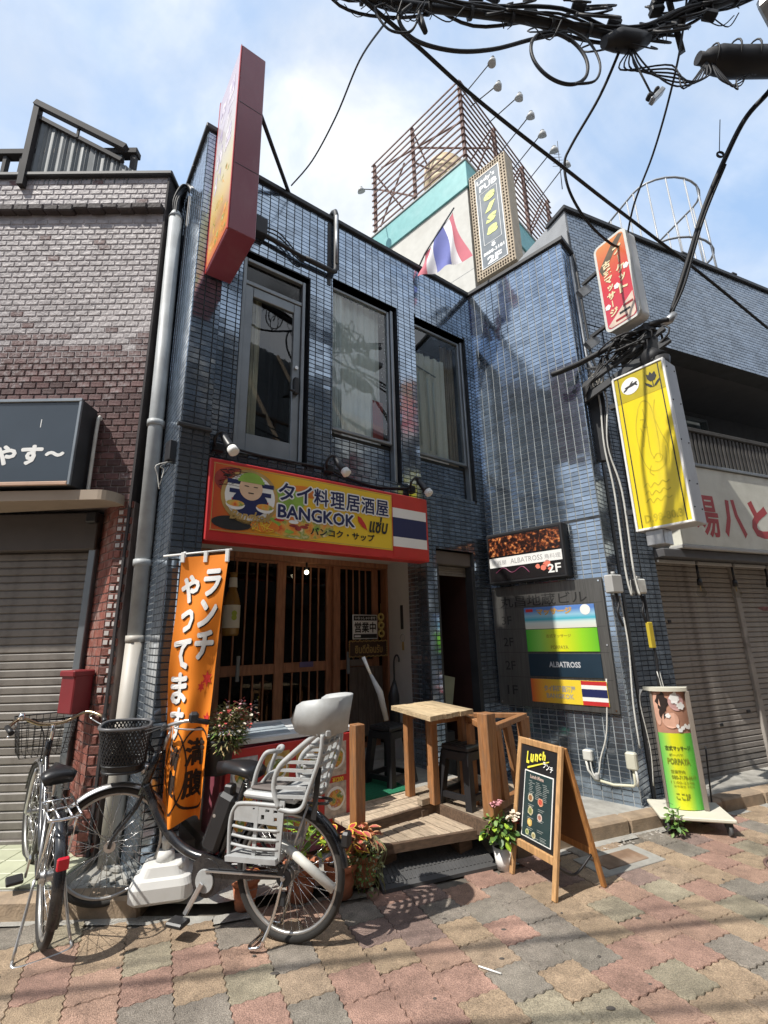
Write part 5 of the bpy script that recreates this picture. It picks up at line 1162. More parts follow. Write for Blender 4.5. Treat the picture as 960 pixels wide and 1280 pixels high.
MB().cbox(-.06,.06,-.05,.05,-.16,.18,.01,0,Matrix.Translation((2.74,4.22,4.47))).build('clamp_block', m_coping, ar); MB().cyl((2.70,4.25,4.32),(2.76,4.18,4.20),.09,.11,12).build('insulator', m_wire, ar); MB().cyl((2.76,4.18,4.20),(2.77,4.16,4.10),.11,.07,12).build('insulator', m_wire, ar)
MB().tube([(2.84,4.17,4.60),(2.92,4.13,4.64),(2.97,4.11,4.69)],[.03,.045,.035],10).build('clamp', m_steel, ar)
for k in range(6): MB().tube(spline([(2.72-.04*k,4.24+.02*k,4.5),(2.55-.05*k,4.33,4.35+random.uniform(-.1,.1)),(2.35,4.45,4.28+.03*k),(2.15,4.55,4.12-.02*k)],5), .009, 6).build('cable', m_wire, ar)

# ------------------------------------------------------------------ rooftop tower behind
TWR = (2.178, 9.0, 0); TZ = R(135.8-0)   # local x runs back-left along the left face
# local axes: x = along left face (back-left), y = along right face (back-right)
tw = thing('rooftop_tower', 'pale concrete stair tower with a teal band rising behind the blue building', 'building', TWR, R(135.8))
# rotate so that +x -> (-.717,.697); +y -> (-.697,-.717) so right face goes to -y
m_tower = M('pale_tower_wall', (.55,.54,.50), rough=.85, var=.07, dirt=(.42,.40,.36), damt=.5, dscale=1.2)
m_teal = M('teal_painted_band', (.16,.40,.40), rough=.5, var=.1, dirt=(.25,.42,.42), damt=.35)
MB().box(0, 3.3, -4.9, 0, 5.5, 12.02).build('wall', m_tower, tw)
MB().cbox(-.05, 3.35, -4.95, .05, 12.021, 12.80, .01).build('teal_band', m_teal, tw); MB().cbox(-.08, 3.38, -4.98, .08, 12.801, 12.86, .01).build('roof_edge', M('pale_edge',(.45,.45,.43),rough=.8), tw)
for z in (7.6, 9.7): MB().box(0, 3.3, .0005, .004, z, z+.012).build('wall_joint', m_grey, tw)
lat = thing('sign_lattice', 'rusty steel lattice frame of an old rooftop billboard on the pale tower', 'billboard frame', (2.178,9.0,12.86), R(135.8))
HL = 2.42
for k in range(12):
    z = .06+HL*k/11
    MB().bar((-.1,.1,z),(3.12,.1,z),.028,.038).build('lattice_bar', m_rust, lat); MB().bar((-.1,.08,z),(-.1,-4.95,z),.034,.022,up=(0,0,1)).build('lattice_bar', m_rust, lat)
for x in (-.05, 1.55, 3.05): MB().bar((x,.04,-.05),(x,.04,HL+.1),.075,.075,up=(0,1,0)).build('lattice_post', m_rust, lat)
for y in (-1.6,-3.2,-4.85): MB().bar((-.04,y,-.05),(-.04,y,HL+.1),.09,.09,up=(0,1,0)).build('lattice_post', m_rust, lat)
for (a, b) in (((1.55,-.0,HL),(1.55,-2.0,.0)),((3.05,0,HL*.9),(2.2,-1.6,0)),((0,-1.6,HL),(1.6,-1.6,0)),((0,-3.2,HL),(1.8,-3.2,0)),((0,-4.6,HL),(1.6,-4.6,0)),((1.55,0,HL*.55),(1.0,-1.6,HL*.55)),((.0,-.1,1.4),(2.9,-.1,HL)),((3.0,0,1.6),(1.6,0,.2)),((0,-3.1,HL),(0,-1.7,.1)),((0,-1.5,HL),(0,-.2,.1)),((0,-4.8,HL),(0,-3.3,.1)),((1.55,-.05,1.9),(.05,-1.6,1.9)),((3.0,-.1,.3),(2.0,-.1,1.8))): MB().bar(a, b, .035, .035).build('brace', m_rust, lat)
tk = thing('water_tank', 'cream ribbed rooftop water tank inside the rusty lattice', 'water tank', (2.178-.717*1.35+.697*1.1,9.0+.697*1.35+.717*1.1,12.86), R(20))
MB().lathe([(0,.75),(.55,.75),(.6,.8),(.6,1.05),(.615,1.07),(.6,1.09),(.6,1.35),(.615,1.37),(.6,1.39),(.58,1.75),(.42,1.98),(.2,2.08),(0,2.1)], 26).build('tank', M('cream_tank',(.58,.47,.30),rough=.6,var=.1), tk)
for x in (-.45,.45):
    for y in (-.45,.45): MB().bar((x,y,0),(x,y,.76),.07,.07,up=(0,1,0)).build('leg', m_rust, tk)
for x in (-.45,.45): MB().bar((x,-.45,.1),(x,.45,.7),.04,.04).build('brace', m_grey, tk)
def bill_lamp(base, tip, label):
    t = thing('billboard_lamp', label, 'lamp', (0,0,0), 0, 'lamps on arms around the rooftop billboard frame'); b, e = Vector(base), Vector(tip); d_ = (e-b).normalized()
    MB().cyl(b, e, .014, .014, 6).build('arm', m_coping, t); MB().tube([e+Vector((0,0,.03)), e+d_*.02+Vector((0,0,.07))],[.05,.045],9).build('lamp_body', m_black, t)
    MB().tube([e+Vector((0,0,.03)), e+Vector((0,0,-.02)), e-d_*.04+Vector((0,0,-.10))],[.05,.085,.11],12).build('reflector', m_grey, t)
ux, uy = Vector((-.717,.697,0)), Vector((.697,.717,0))
C0 = Vector((2.178,9.0,12.86))
ord_ = ['nearest the tip of the frame','second from the tip of the frame','third from the tip of the frame','fourth from the tip of the frame','fifth from the tip of the frame','sixth from the tip of the frame','lowest of the right side lamps']
tips = [(3.05,8.75,16.2-.35),(3.13,8.75,15.0),(3.62,8.75,14.6),(3.86,8.8,14.05),(4.1,8.85,13.5),(4.35,8.9,13.05),(4.75,9.2,12.95)]
for k, tp in enumerate(tips):
    yb = [.15,.5,1.2,1.9,2.6,3.3,4.1][k]
    b = C0 + uy*yb + Vector((0,0,HL - (.15 if k < 3 else .5)*1.0)); bill_lamp(b, tp, 'floodlight on a long arm, ' + ord_[k])
bill_lamp(C0 + ux*2.9 + Vector((0,0,1.5)), (-.42,10.2,13.45), 'single floodlight on an arm at the left end of the lattice frame')
ae = tag(thing('whip_aerial', 'thin aerial with short rungs beside the right end of the lattice', 'aerial', (4.75,9.6,12.6), 0))
MB().cyl((0,0,0),(.06,0,1.6),.012,.008,6).build('mast', m_wire, ae)
for k in range(6): MB().cyl((-.16+.02*k,-.0,.75+.1*k),(.18-.02*k,.02,.78+.1*k),.005,.005,5).build('element', m_wire, ae)
# old pub sign on the tower corner
ps = thing('pub_sign', 'weathered grey pub sign with a bulb-studded tan frame on the tower corner', 'projecting sign', TWR, R(-45.8+.0))
# local x: toward front-right (.697,-.717) ; face looks toward (-.717,-.697)
p0, p1, q0, q1 = .07, 1.03, 9.26, 12.22
ps.rotation_euler = (0,0,R(-44.2)); 
m_tan = M('tan_sign_frame', (.42,.34,.24), rough=.7, var=.2, dirt=(.25,.2,.15), damt=.5); m_ps = M('slate_sign_face', (.115,.14,.165), rough=.6, var=.15, dirt=(.2,.22,.24), damt=.4)
MB().cbox(p0, p1, -.02, .34, q0, q1, .01).build('sign_box', m_tan, ps); MB().box(p0+.17, p1-.17, -.026, -.0205, q0+.22, q1-.22).build('sign_face', m_ps, ps)
mb = MB(); 
for k in range(34):
    z = q0+.05+(q1-q0-.1)*k/33
    for x in (p0+.045,p0+.115,p1-.045,p1-.115): mb.ball((x,-.022,z),.022,6)
for k in range(11):
    x = p0+.18+(p1-p0-.36)*k/10
    for z in (q0+.06,q0+.13,q1-.06,q1-.13): mb.ball((x,-.022,z),.022,6)
mb.build('bulb', M('dark_bulb_hole',(.11,.08,.055),rough=.7), ps, kind='stuff')
frame(ps, p0+.16, p1-.16, q0+.21, q1-.21, -.035, -.0207, .022, m_white, 'inner_frame'); frame(ps, p0+.255, p1-.255, q0+.80, q1-.72, -.031, -.0265, .012, m_white, 'inner_line')
yt = -.0285
text("Lady's", p0+.21, p1-.28, q1-.46, q1-.30, yt, m_white_p, ps, .02); text('PUB', p0+.26, p1-.24, q1-.66, q1-.50, yt, m_white_p, ps, .03)
lemon = M('pale_lime_letter',(.62,.66,.22),rough=.6)
for k, ch_ in enumerate('elsa'): text(ch_, p0+.35, p1-.35+.03, q1-1.02-.31*k, q1-.80-.31*k, yt-.003, lemon, ps, .05, shear=.25)
text('る', p0+.42, p1-.42, q0+.66, q0+.78, yt, m_white_p, ps, .04); text('8888-3181', p0+.22, p1-.22, q0+.52, q0+.61, yt, m_white_p, ps, .03); text('2F', p0+.30, p1-.30, q0+.27, q0+.46, yt, m_white_p, ps, .05)
# pale low roof between, seen over the parapet
lr = tag(MB().add([(.2,9.4,6.2),(1.6,8.9,7.7),(1.9,10,7.7),(-.2,10.5,6.2)], [(0,1,2,3)]).build('x', m_grey)); bpy.data.objects.remove(lr)

# ------------------------------------------------------------------ flag on the roof edge
fg = thing('thai_flag', 'faded red white and blue striped flag hanging from a pole on the roof edge', 'flag', (0,0,0))
MB().tube([(.44,4.99,5.96),(.59,4.90,6.25),(.985,4.855,6.90)], .010, 7).build('pole', m_coping, fg)
m_fr = M('faded_red_cloth',(.58,.17,.21),rough=.85,var=.1); m_fw = M('white_cloth',(.80,.78,.79),rough=.85,var=.05); m_fb = M('blue_cloth',(.15,.17,.43),rough=.85,var=.1)
cols_f = [m_fr, m_fw, m_fb, m_fw, m_fr]; edges = [0,.16,.33,.67,.84,1.0]
A0, A1 = Vector((.59,4.90,6.25)), Vector((.955,4.86,6.84))
def fpt(s, t): # s along pole 0..1 from low to high, t drop 0..1
    p = A0.lerp(A1, s); drop = .36+.44*s
    return p + Vector((-.09*t*(1-s)+.17*t*s+.02*math.sin(t*5+s*9), (.03*math.sin(s*13+t*4)-.10*s)*t, -drop*t))
for k in range(5):
    mb = MB(); N, K = 6, 12; vs_ = [fpt(edges[k]+(edges[k+1]-edges[k])*i/N, j/K) for i in range(N+1) for j in range(K+1)]
    mb.add(vs_, [(i*(K+1)+j, i*(K+1)+j+1, (i+1)*(K+1)+j+1, (i+1)*(K+1)+j) for i in range(N) for j in range(K)], 0, True); mb.build('flag_stripe', cols_f[k], fg)

# ------------------------------------------------------------------ overhead cables
def cable(pts, r_, label, name='overhead_cable', k=7, n=7): return tag(MB().tube(spline(pts, k), r_, n).build(name, m_wire), label, 'cable')
bd_ = thing('cable_bundle', 'thick black bundle of overhead cables with tangled loops across the top of the picture', 'cable bundle')
main = [(-1.2,2.0,6.35),(-.49,2.3,6.32),(-.21,2.4,6.25),(.21,2.5,6.29),(.87,2.65,6.43),(1.58,2.8,6.55),(2.27,2.95,6.65),(2.9,3.05,7.05),(3.53,3.1,7.41),(4.6,3.25,8.0)]
MB().tube(spline(main,8), .031, 10).build('main_cable', m_wire, bd_)
for k in range(9):
    off = [Vector((random.uniform(-.05,.05), random.uniform(-.08,.08), random.uniform(-.03,.12))) for _ in main]
    MB().tube(spline([Vector(p)+o for p, o in zip(main, off)],6), random.uniform(.007,.015), 6).build('cable', m_wire, bd_)
for k in range(5):
    a = random.uniform(.9,2.6); pts = [Vector((.9+ .45*i, 2.65+.07*i+random.uniform(-.06,.06), 6.72+.10*i+random.uniform(-.06,.12)+.08*k)) for i in range(8)]
    MB().tube(spline(pts,6), random.uniform(.010,.022), 6).build('cable', m_wire, bd_)
for k in range(34):   # loops and pigtails
    i = random.choice([4,5,5,6,6,6,7,7,8]); c = Vector(main[i]) + Vector((random.uniform(-.4,.4), random.uniform(-.1,.1), random.uniform(-.05,.30))); rr = random.uniform(.06,.17); n_ = 12; ph = random.uniform(0,6); tilt = random.uniform(-.6,.6)
    pts = [c+Vector((rr*math.cos(ph+t*5.6/n_)*1.2, rr*.5*math.sin(ph+t*5.6/n_+tilt), rr*math.sin(ph+t*5.6/n_))) for t in range(n_+1)]
    MB().tube(pts, random.uniform(.006,.012), 5).build('loop', m_wire, bd_)
for k in range(10):
    i = random.choice([4,5,6,7]); c = Vector(main[i]) + Vector((random.uniform(-.3,.3), 0, random.uniform(.0,.22))); MB().cbox(-.06,.06,-.04,.04,-.03,.03,.01,0,Matrix.Translation(c) @ Matrix.Rotation(random.uniform(-.8,.8),4,'Y')).build('connector', m_wire, bd_)
MB().tube([(1.98,2.9,6.50),(2.12,2.92,6.56),(2.27,2.95,6.58),(2.42,2.98,6.66)],[.045,.085,.085,.05],10).build('splice', m_wire, bd_)
pts_ = spline(main,8)
for i in range(3, len(pts_)-2, 4):
    d_ = (pts_[i+1]-pts_[i-1]).normalized(); tie = MB().cyl(pts_[i]-d_*.012, pts_[i]+d_*.012, .052, .050, 10); tie.tube([pts_[i]+Vector((0,0,-.04)), pts_[i]+Vector((random.uniform(-.04,.04),0,-.09)), pts_[i]+Vector((random.uniform(-.06,.06),0,-.13))], .004, 4); tie.build('cable_tie', m_coping, bd_)
for k in range(14):   # hair-thin tails hanging from the splices
    i = random.randrange(20, len(pts_)-6); a = pts_[i]; w_ = random.uniform(-.25,.25); MB().tube(spline([a, a+Vector((w_*.4,.0,-.08)), a+Vector((w_,.02,-random.uniform(.10,.22))), a+Vector((w_*1.5,.0,-.02))],5), random.uniform(.003,.006), 4).build('tail', m_wire, bd_)
MB().bar((2.9,3.2,6.85),(2.72,3.0,7.25),.05,.08).build('hanger', m_wire, bd_)
sp = thing('splice_case', 'large black cable splice closure hanging at the top right corner', 'splice case')
MB().tube([(2.86,3.02,6.48),(2.93,3.03,6.48),(2.95,3.03,6.485),(3.06,3.05,6.50),(3.20,3.07,6.50),(3.8,3.15,6.62),(4.1,3.2,6.68)],[.05,.05,.075,.110,.118,.12,.06],14).build('case', m_wire, sp)
MB().tube([(3.02,3.04,6.58),(3.3,3.08,6.635),(3.6,3.12,6.69)],[.02,.05,.02],8).build('tape_fold', M('grey_tape',(.05,.047,.043),rough=.6), sp)
for k in range(4): MB().torus((3.0+.2*k,3.04+.025*k,6.5+.035*k),.128 if k else .10,.008,'x',18,5).build('clip', m_wire, sp)
for k in range(6): MB().tube(spline([(2.93,3.02,6.44),(2.90-.05*k,3.0,6.24-.03*k),(2.6,3.0,6.12+.05*k),(2.38-.05*k,2.98,6.3),(2.25,2.95,6.52)],6), .007, 5).build('lead', m_wire, sp)
for k in range(4): MB().tube(spline([(2.97,3.02,6.42),(3.0+.04*k,3.02,6.22-.04*k),(3.18,3.05,6.18+.03*k),(3.3+.03*k,3.08,6.36)],6), .006, 5).build('lead', m_wire, sp)
ln = tag(thing('street_lamp_head', 'corner of a grey lamp housing at the top right picture edge', 'street lamp', (3.72,3.0,7.25), R(35)))
MB().cbox(-.05,.6,-.14,.14,-.05,.06,.02).build('housing', m_steel, ln); MB().cyl((.3,0,.05),(.3,0,.4),.03,.03,8).build('stem', m_coping, ln)
lp = tag(MB().tube([Vector((1.52,2.78,6.12))+Vector((.245*math.cos(a),.05*math.cos(a),.285*math.sin(a)))*q for a, q in [(R(60+6*i), 1+.04*math.sin(i*.12)) for i in range(64)]], .014, 7).build('cable_loop', m_wire), 'big open ring of slack cable hanging from the bundle', 'cable')
tag(MB().tube(spline([(1.63,2.8,6.5),(1.80,2.82,6.38),(1.86,2.82,6.12),(1.78,2.8,5.90),(1.60,2.78,5.84)],6), .010, 6).build('cable_loop', m_wire), 'second slack cable running beside the big open ring', 'cable')
tag(MB().tube(spline([(.30,2.5,6.27),(.20,2.5,6.12),(.32,2.55,5.98),(.62,2.6,5.94),(.95,2.68,6.08),(1.30,2.75,6.30),(1.62,2.8,6.46)],6), .015, 7).build('sagging_cable', m_wire), 'sagging cable under the bundle left of the big ring', 'cable')
tag(MB().tube(spline([(.36,2.52,6.26),(.34,2.5,6.1),(.27,2.5,5.98),(.12,2.48,5.98),(.02,2.45,6.14),(.1,2.45,6.2)],6), .009, 6).build('slack_lead', m_wire), 'short slack lead hanging near the crossing of the thin wires', 'cable')
MBs_ = MB().cyl((.36,2.52,6.17),(.40,2.53,6.03),.03,.02,8); tag(MBs_.build('cable_clamp', m_wire), 'small black clamp dangling under the bundle near its left end', 'clamp')
cable([(-.1,2.4,6.2),(.34,2.7,6.19),(.77,3.0,6.16),(1.22,3.2,5.97),(1.78,3.5,5.86),(2.25,3.8,5.85),(2.79,4.1,5.77),(3.75,4.6,5.56),(4.98,5.3,5.34)], .016, 'long black cable crossing diagonally from top left to the slate wall')
cable([(.10,2.5,6.09),(-.12,3.0,6.52),(-.38,3.5,6.58),(-.69,4.0,6.66),(-.99,4.35,6.73)], .008, 'thin wire running up from the roof behind the red sign to the bundle')
cable([(2.16,2.95,6.53),(2.05,3.2,6.32),(1.89,3.5,6.15),(1.84,3.6,6.03),(1.9,3.7,5.8),(2.14,3.9,5.63),(2.46,4.1,5.55),(2.65,4.2,5.61)], .013, 'slack cable dropping from the bundle to the red massage sign')
cable([(2.91,3.0,7.29),(2.8,3.1,6.74),(2.73,3.3,6.35),(2.71,3.6,6.11),(2.64,3.9,5.85),(2.67,4.2,5.65)], .010, 'thin straight wire from the bundle down to the massage sign top')
cable([(4.2,3.0,6.75),(3.77,3.2,6.52),(3.67,3.3,6.44),(3.5,3.4,6.27),(3.35,3.55,5.97),(3.22,3.75,5.62),(3.10,3.95,5.19),(2.95,4.12,4.72)], .024, 'thick black strain cable running up from the clamp to the right edge')
cable([(2.92,4.13,4.66),(3.05,4.0,4.95),(3.2,3.78,5.5),(3.36,3.56,5.93)], .012, 'thinner cable lashed along the thick strain cable')
hk = thing('cable_hook', 'small hook and ring on a wire above the strain cable', 'hook'); MB().cyl((3.32,3.45,6.35),(3.28,3.5,6.02),.004,.004,5).build('wire', m_wire, hk); MB().torus((3.28,3.5,5.98),.03,.010,'y',14,6).build('ring', m_wire, hk)
hg = thing('hanging_connector', 'small black and silver connector dangling on a lead below the bundle', 'connector')
MB().tube(spline([(2.22,2.95,6.5),(2.26,2.96,6.32),(2.30,2.97,6.19),(2.36,3.0,6.06)],5), .008, 6).build('lead', m_wire, hg)
mt = Matrix.Translation((2.40,3.0,6.02)) @ Matrix.Rotation(R(-48),4,'Y'); MB().cbox(-.085,.085,-.03,.03,-.03,.01,.006,0,mt).build('body', m_steel, hg); MB().cbox(-.07,-.02,-.03,.03,.0105,.055,.01,0,mt).build('cap', m_wire, hg); MB().cbox(.03,.07,-.03,.03,.0105,.045,.01,0,mt).build('cap', m_wire, hg)
# lines running over the street behind the viewer (their soft shadows cross the paving)
for k, (x0, y0, z0, x1, y1, r_) in enumerate(((-6.5,.08,5.42,4.7,1.62,.019),(-6.5,-.13,5.42,4.7,.62,.017),(-6.5,.22,5.45,4.7,1.80,.009),(-6.5,-.30,5.6,4.7,.36,.008))):
    lbs = ['thick black line crossing over the street behind the viewer','second line over the street, beside the thickest','third line over the street behind the viewer','thinnest line over the street behind the viewer']
    tag(MB().tube([(x0,y0,z0),((x0+x1)/2,(y0+y1)/2,z0-.15),(x1,y1,z0+.2)], r_, 7).build('overhead_cable', m_wire), lbs[k], 'cable', 'street lines above the paving')

# ------------------------------------------------------------------ the other side of the street (seen only as reflections)
SITE[:] = [1.0, 0.0]
OZ = R(23)
def opp(name, label, x, body):
    t = thing(name, label, 'building', (x, -2.5+.424*x, 0), OZ); body(t); return t
def win(t, x, y, z, w=1.2, h=1.3): MB().cbox(x,x+w,y,y+.06,z,z+h,.01).build('window_frame', m_alum, t); MB().box(x+.05,x+w-.05,y+.061,y+.066,z+.05,z+h-.05).build('pane', m_coping, t)
def house(t):
    wm = M('pale_house_wall',(.56,.52,.46),rough=.8,var=.08); MB().prism([(-5.0,0),(0,0),(0,8.6),(-2.5,10.6),(-5.0,8.6)], 0, 5.0, axis='x').build('wall', wm, t, fix=True)
    for s_ in (0,1): MB().hexa([(-.15,-2.5,10.62),(5.2,-2.5,10.62),(5.2,.3 if s_ else -5.3,8.4),(-.15,.3 if s_ else -5.3,8.4),(-.15,-2.5,10.75),(5.2,-2.5,10.75),(5.2,.3 if s_ else -5.3,8.53),(-.15,.3 if s_ else -5.3,8.53)]).build('roof', M('pale_roof_%d' % s_,(.5,.5,.5),rough=.6), t, fix=True)
    for z in (4.2,6.6): win(t,.5,.0,z); win(t,2.8,.0,z)
    for z in (3.4,6.0):
        MB().cbox(-.9,0,-4.6,-.2,z,z+.12,.01).build('balcony', m_grey, t)
        for k in range(16): MB().cyl((-.86,-4.5+.28*k,z+.1),(-.86,-4.5+.28*k,z+.95),.02,.02,6).build('rail_post', m_white, t)
        MB().bar((-.86,-4.6,z+.97),(-.86,-.2,z+.97),.05,.05).build('rail', m_white, t)
    MB().cbox(-.06,0,-3.6,-2.4,6.3,7.9,.01).build('window_frame', m_alum, t); MB().box(-.3,-.06,-1.3,-.3,3.6,7.6).build('red_sign_board', m_red, t)
opp('opposite_house', 'pale gabled house across the street mirrored in the middle upper window', 9.4, house)
def shed(t):
    mb = MB(); N = 90; pts = [(-3+6.4*i/N, .03*math.sin(i*1.9)) for i in range(N+1)]; mb.add([(x,y,6.2) for x,y in pts]+[(x,y,9.6) for x,y in pts], [(i,i+1,i+N+2,i+N+1) for i in range(N)]); mb.build('corrugated_wall', m_corr, t)
    MB().box(-3,3.4,-5,-.08,0,9.5).build('wall', M('shed_wall',(.16,.14,.12),rough=.9), t); MB().cbox(-3.1,3.5,-.3,.9,2.5,2.65,.01).build('awning', m_dkplank, t); MB().cbox(-3,3.4,-.05,1.0,5.9,6.05,.01).build('terrace', m_dkplank, t)
    for k in range(7): MB().bar((-2.9+1.0*k,.95,6.0),(-2.9+1.0*k,.95,7.0),.06,.06,up=(0,1,0)).build('rail_post', m_dkplank, t)
    MB().bar((-3,.95,7.0),(3.4,.95,7.0),.08,.06).build('rail', m_dkplank, t)
    for k in range(4): MB().bar((-2.6+1.7*k,.0,9.6),(-1.6+1.7*k,1.3,6.1),.09,.09).build('strut', m_plank, t)
    win(t,-2,.0,3.6); win(t,.6,.0,3.6)
opp('opposite_shed', 'dark corrugated building across the street mirrored in the left upper window', 5.2, shed)
def block(t):
    MB().box(-3.5,3.4,-5,0,0,8.2).build('wall', M('brown_block',(.30,.22,.17),rough=.85,var=.15), t)
    for k in range(3):
        for z in (3.6,6.0): win(t,-2.9+2.1*k,.0,z)
    MB().cbox(-3.2,3.2,.0,.3,2.4,3.1,.01).build('fascia', m_cream, t)
opp('opposite_block', 'brown brick block on the far side of the street', 20.0, block)
def shop(t):
    MB().box(-4.5,4.5,-5,0,0,7.4).build('wall', M('grey_plaster',(.32,.31,.29),rough=.9,var=.1), t); MB().cbox(-4.2,4.2,-.0,.6,2.4,2.6,.01).build('awning', m_dkred, t)
    for k in range(4):
        for z in (3.3,5.4): win(t,-4+2.1*k,.0,z)
opp('opposite_corner_shop', 'grey plastered shop across the street behind the viewer', -2.6, shop)
def row(t):
    MB().box(-5,5,-5,0,0,6.6).build('wall', M('cream_row',(.42,.40,.35),rough=.9,var=.1), t)
    for k in range(4): win(t,-4.6+2.4*k,.0,3.6)
opp('opposite_row', 'low cream terrace at the left end of the far side', -13.0, row)
SITE[:] = [1.0, 0.0]
# ------------------------------------------------------------------ deck, steps and railings in front of the shop
def D(name, label, cat, group=None): return thing(name, label, cat, F1O, F1Z, group)
DZ = .31
dk = D('timber_deck', 'raised weathered timber deck in front of the restaurant door', 'deck')
def planks(parent, x0, x1, y0, y1, z, w, along='x', th=.028, mat=None, skew=None, name='plank'):
    k = 0; p = (y0 if along == 'x' else x0); end = (y1 if along == 'x' else x1)
    while p < end-.02:
        q = min(p+w-.011, end); mb = MB()
        if along == 'x': mb.cbox(x0, x1, p, q, z-th, z, .004)
        else:
            ya = y0 if skew is None else skew(p); yb = y0 if skew is None else skew(q)
            mb.hexa([(p,ya,z-th),(q,yb,z-th),(q,y1,z-th),(p,y1,z-th),(p,ya,z),(q,yb,z),(q,y1,z),(p,y1,z)])
        o = mb.build(name, mat or m_plank, parent, (0,0,random.uniform(-.003,.002))); p += w; k += 1
planks(dk, -2.16, -1.345, -.385, -.005, DZ, .112, 'x')
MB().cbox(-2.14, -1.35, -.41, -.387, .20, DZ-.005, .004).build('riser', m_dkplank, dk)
# right hand part of the deck, reaching further forward, cut parallel to the street
def front(x): return -(.99+(x+1.35)*(-.2))   # local y of its front edge
planks(dk, -1.33, -.50, -1.0, -.005, DZ, .105, 'y', skew=lambda x: front(x))
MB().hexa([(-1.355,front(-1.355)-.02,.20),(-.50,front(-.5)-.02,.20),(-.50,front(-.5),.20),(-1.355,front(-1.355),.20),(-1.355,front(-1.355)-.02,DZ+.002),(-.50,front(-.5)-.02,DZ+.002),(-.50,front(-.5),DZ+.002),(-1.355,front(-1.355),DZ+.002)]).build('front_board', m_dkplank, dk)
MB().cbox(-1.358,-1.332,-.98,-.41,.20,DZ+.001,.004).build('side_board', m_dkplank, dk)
bl = MB(); 
for k in range(7): bl.cbox(-1.33,-1.30,-.98+.085*k,-.98+.085*k+.078,DZ+.001,DZ+.022,.006)
MB().box(-3.05,-.68,.0,1.15,.05,DZ-.004).build('entrance_slab', m_conc, dk); MB().box(-3.05,-2.12,-.02,.0,.05,DZ-.03).build('slab_edge', m_conc, dk)
# joists, dark void below
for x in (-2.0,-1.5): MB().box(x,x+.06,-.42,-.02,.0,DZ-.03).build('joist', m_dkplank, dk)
st = D('timber_step', 'low step of pale worn planks below the deck, cut parallel to the street', 'step')
SZ = .235
def sfront(x): return -(.60+(x+2.12)*.31)
planks(st, -2.12, -1.36, 0, -.30, SZ, .098, 'y', skew=sfront)
MB().hexa([(-2.13,sfront(-2.13)-.03,SZ-.06),(-1.30,sfront(-1.30)-.03,SZ-.06),(-1.30,sfront(-1.30),SZ-.06),(-2.13,sfront(-2.13),SZ-.06),(-2.13,sfront(-2.13)-.03,SZ-.004),(-1.30,sfront(-1.30)-.03,SZ-.004),(-1.30,sfront(-1.30),SZ-.004),(-2.13,sfront(-2.13),SZ-.004)]).build('front_board', m_dkplank, st)
MB().box(-2.10,-1.90,-.60,-.54,.0,.17).build('foot', m_dkplank, st); MB().box(-1.46,-1.33,-.78,-.4,.0,.21).build('foot', m_dkplank, st)
mt_ = D('door_mat', 'bright green artificial grass mat in front of the right door', 'mat')
m_gm = M('green_mat', (.015,.20,.10), rough=.9, var=.3, vscale=40, bump=1, bscale=300)
MB().hexa([(-1.95,-.03,DZ+.002),(-1.30,-.03,DZ+.002),(-1.22,.72,DZ+.002),(-1.95,.72,DZ+.002),(-1.95,-.03,DZ+.013),(-1.30,-.03,DZ+.013),(-1.22,.72,DZ+.013),(-1.95,.72,DZ+.013)]).build('mat', m_gm, mt_)
MB().cyl((-1.72,.12,DZ+.01),(-1.72,.12,DZ+.10),.005,.004,6).build('metal_clip', m_wire, mt_)
def post(x, y, z0, z1, parent, s=.042, name='post'): return MB().cbox(x-s,x+s,y-s,y+s,z0,z1,.005).build(name, m_wood, parent)
rl_ = D('left_railing_post', 'single orange timber post at the left front of the deck beside the menu counter', 'post')
rl_.name = 'railing_post'; post(-2.16,-.50,.03,1.0,rl_)
rr = D('railing', 'low orange timber railing with slanting pickets on the right side of the deck', 'railing')
post(-1.26,-.945,DZ,1.03,rr,.052)
tx0, ty0, tx1, ty1 = -1.30, -.93, -.70, -.80
MB().bar((-1.22,-.935,.905),(-.62,-.80,.93),.055,.045,b=.004).build('top_rail', m_wood, rr); MB().bar((-1.24,-.90,.925),(-.98,-.40,.93),.055,.045,b=.004).build('top_rail', m_wood, rr); MB().bar((-.98,-.40,.93),(-.62,-.80,.93),.05,.04,b=.004).build('top_rail', m_wood, rr)
MB().bar((-1.22,-.93,DZ+.06),(-.62,-.80,DZ+.06),.07,.05,b=.004).build('bottom_rail', m_wood, rr)
for (x, y, dx) in ((-1.12,-.915,.04),(-.95,-.875,.09),(-.70,-.82,.03)): MB().bar((x+dx,y,DZ+.08),(x,y,.91),.062,.05,up=(0,1,0),b=.004).build('picket', m_wood, rr)
for (x, y) in ((-1.15,-.66),(-1.0,-.44)): MB().bar((x,y,DZ+.0),(x,y,.91),.06,.045,up=(0,1,0),b=.004).build('picket', m_wood, rr)
post(-.62,-.78,DZ,.92,rr,.04,'end_post')
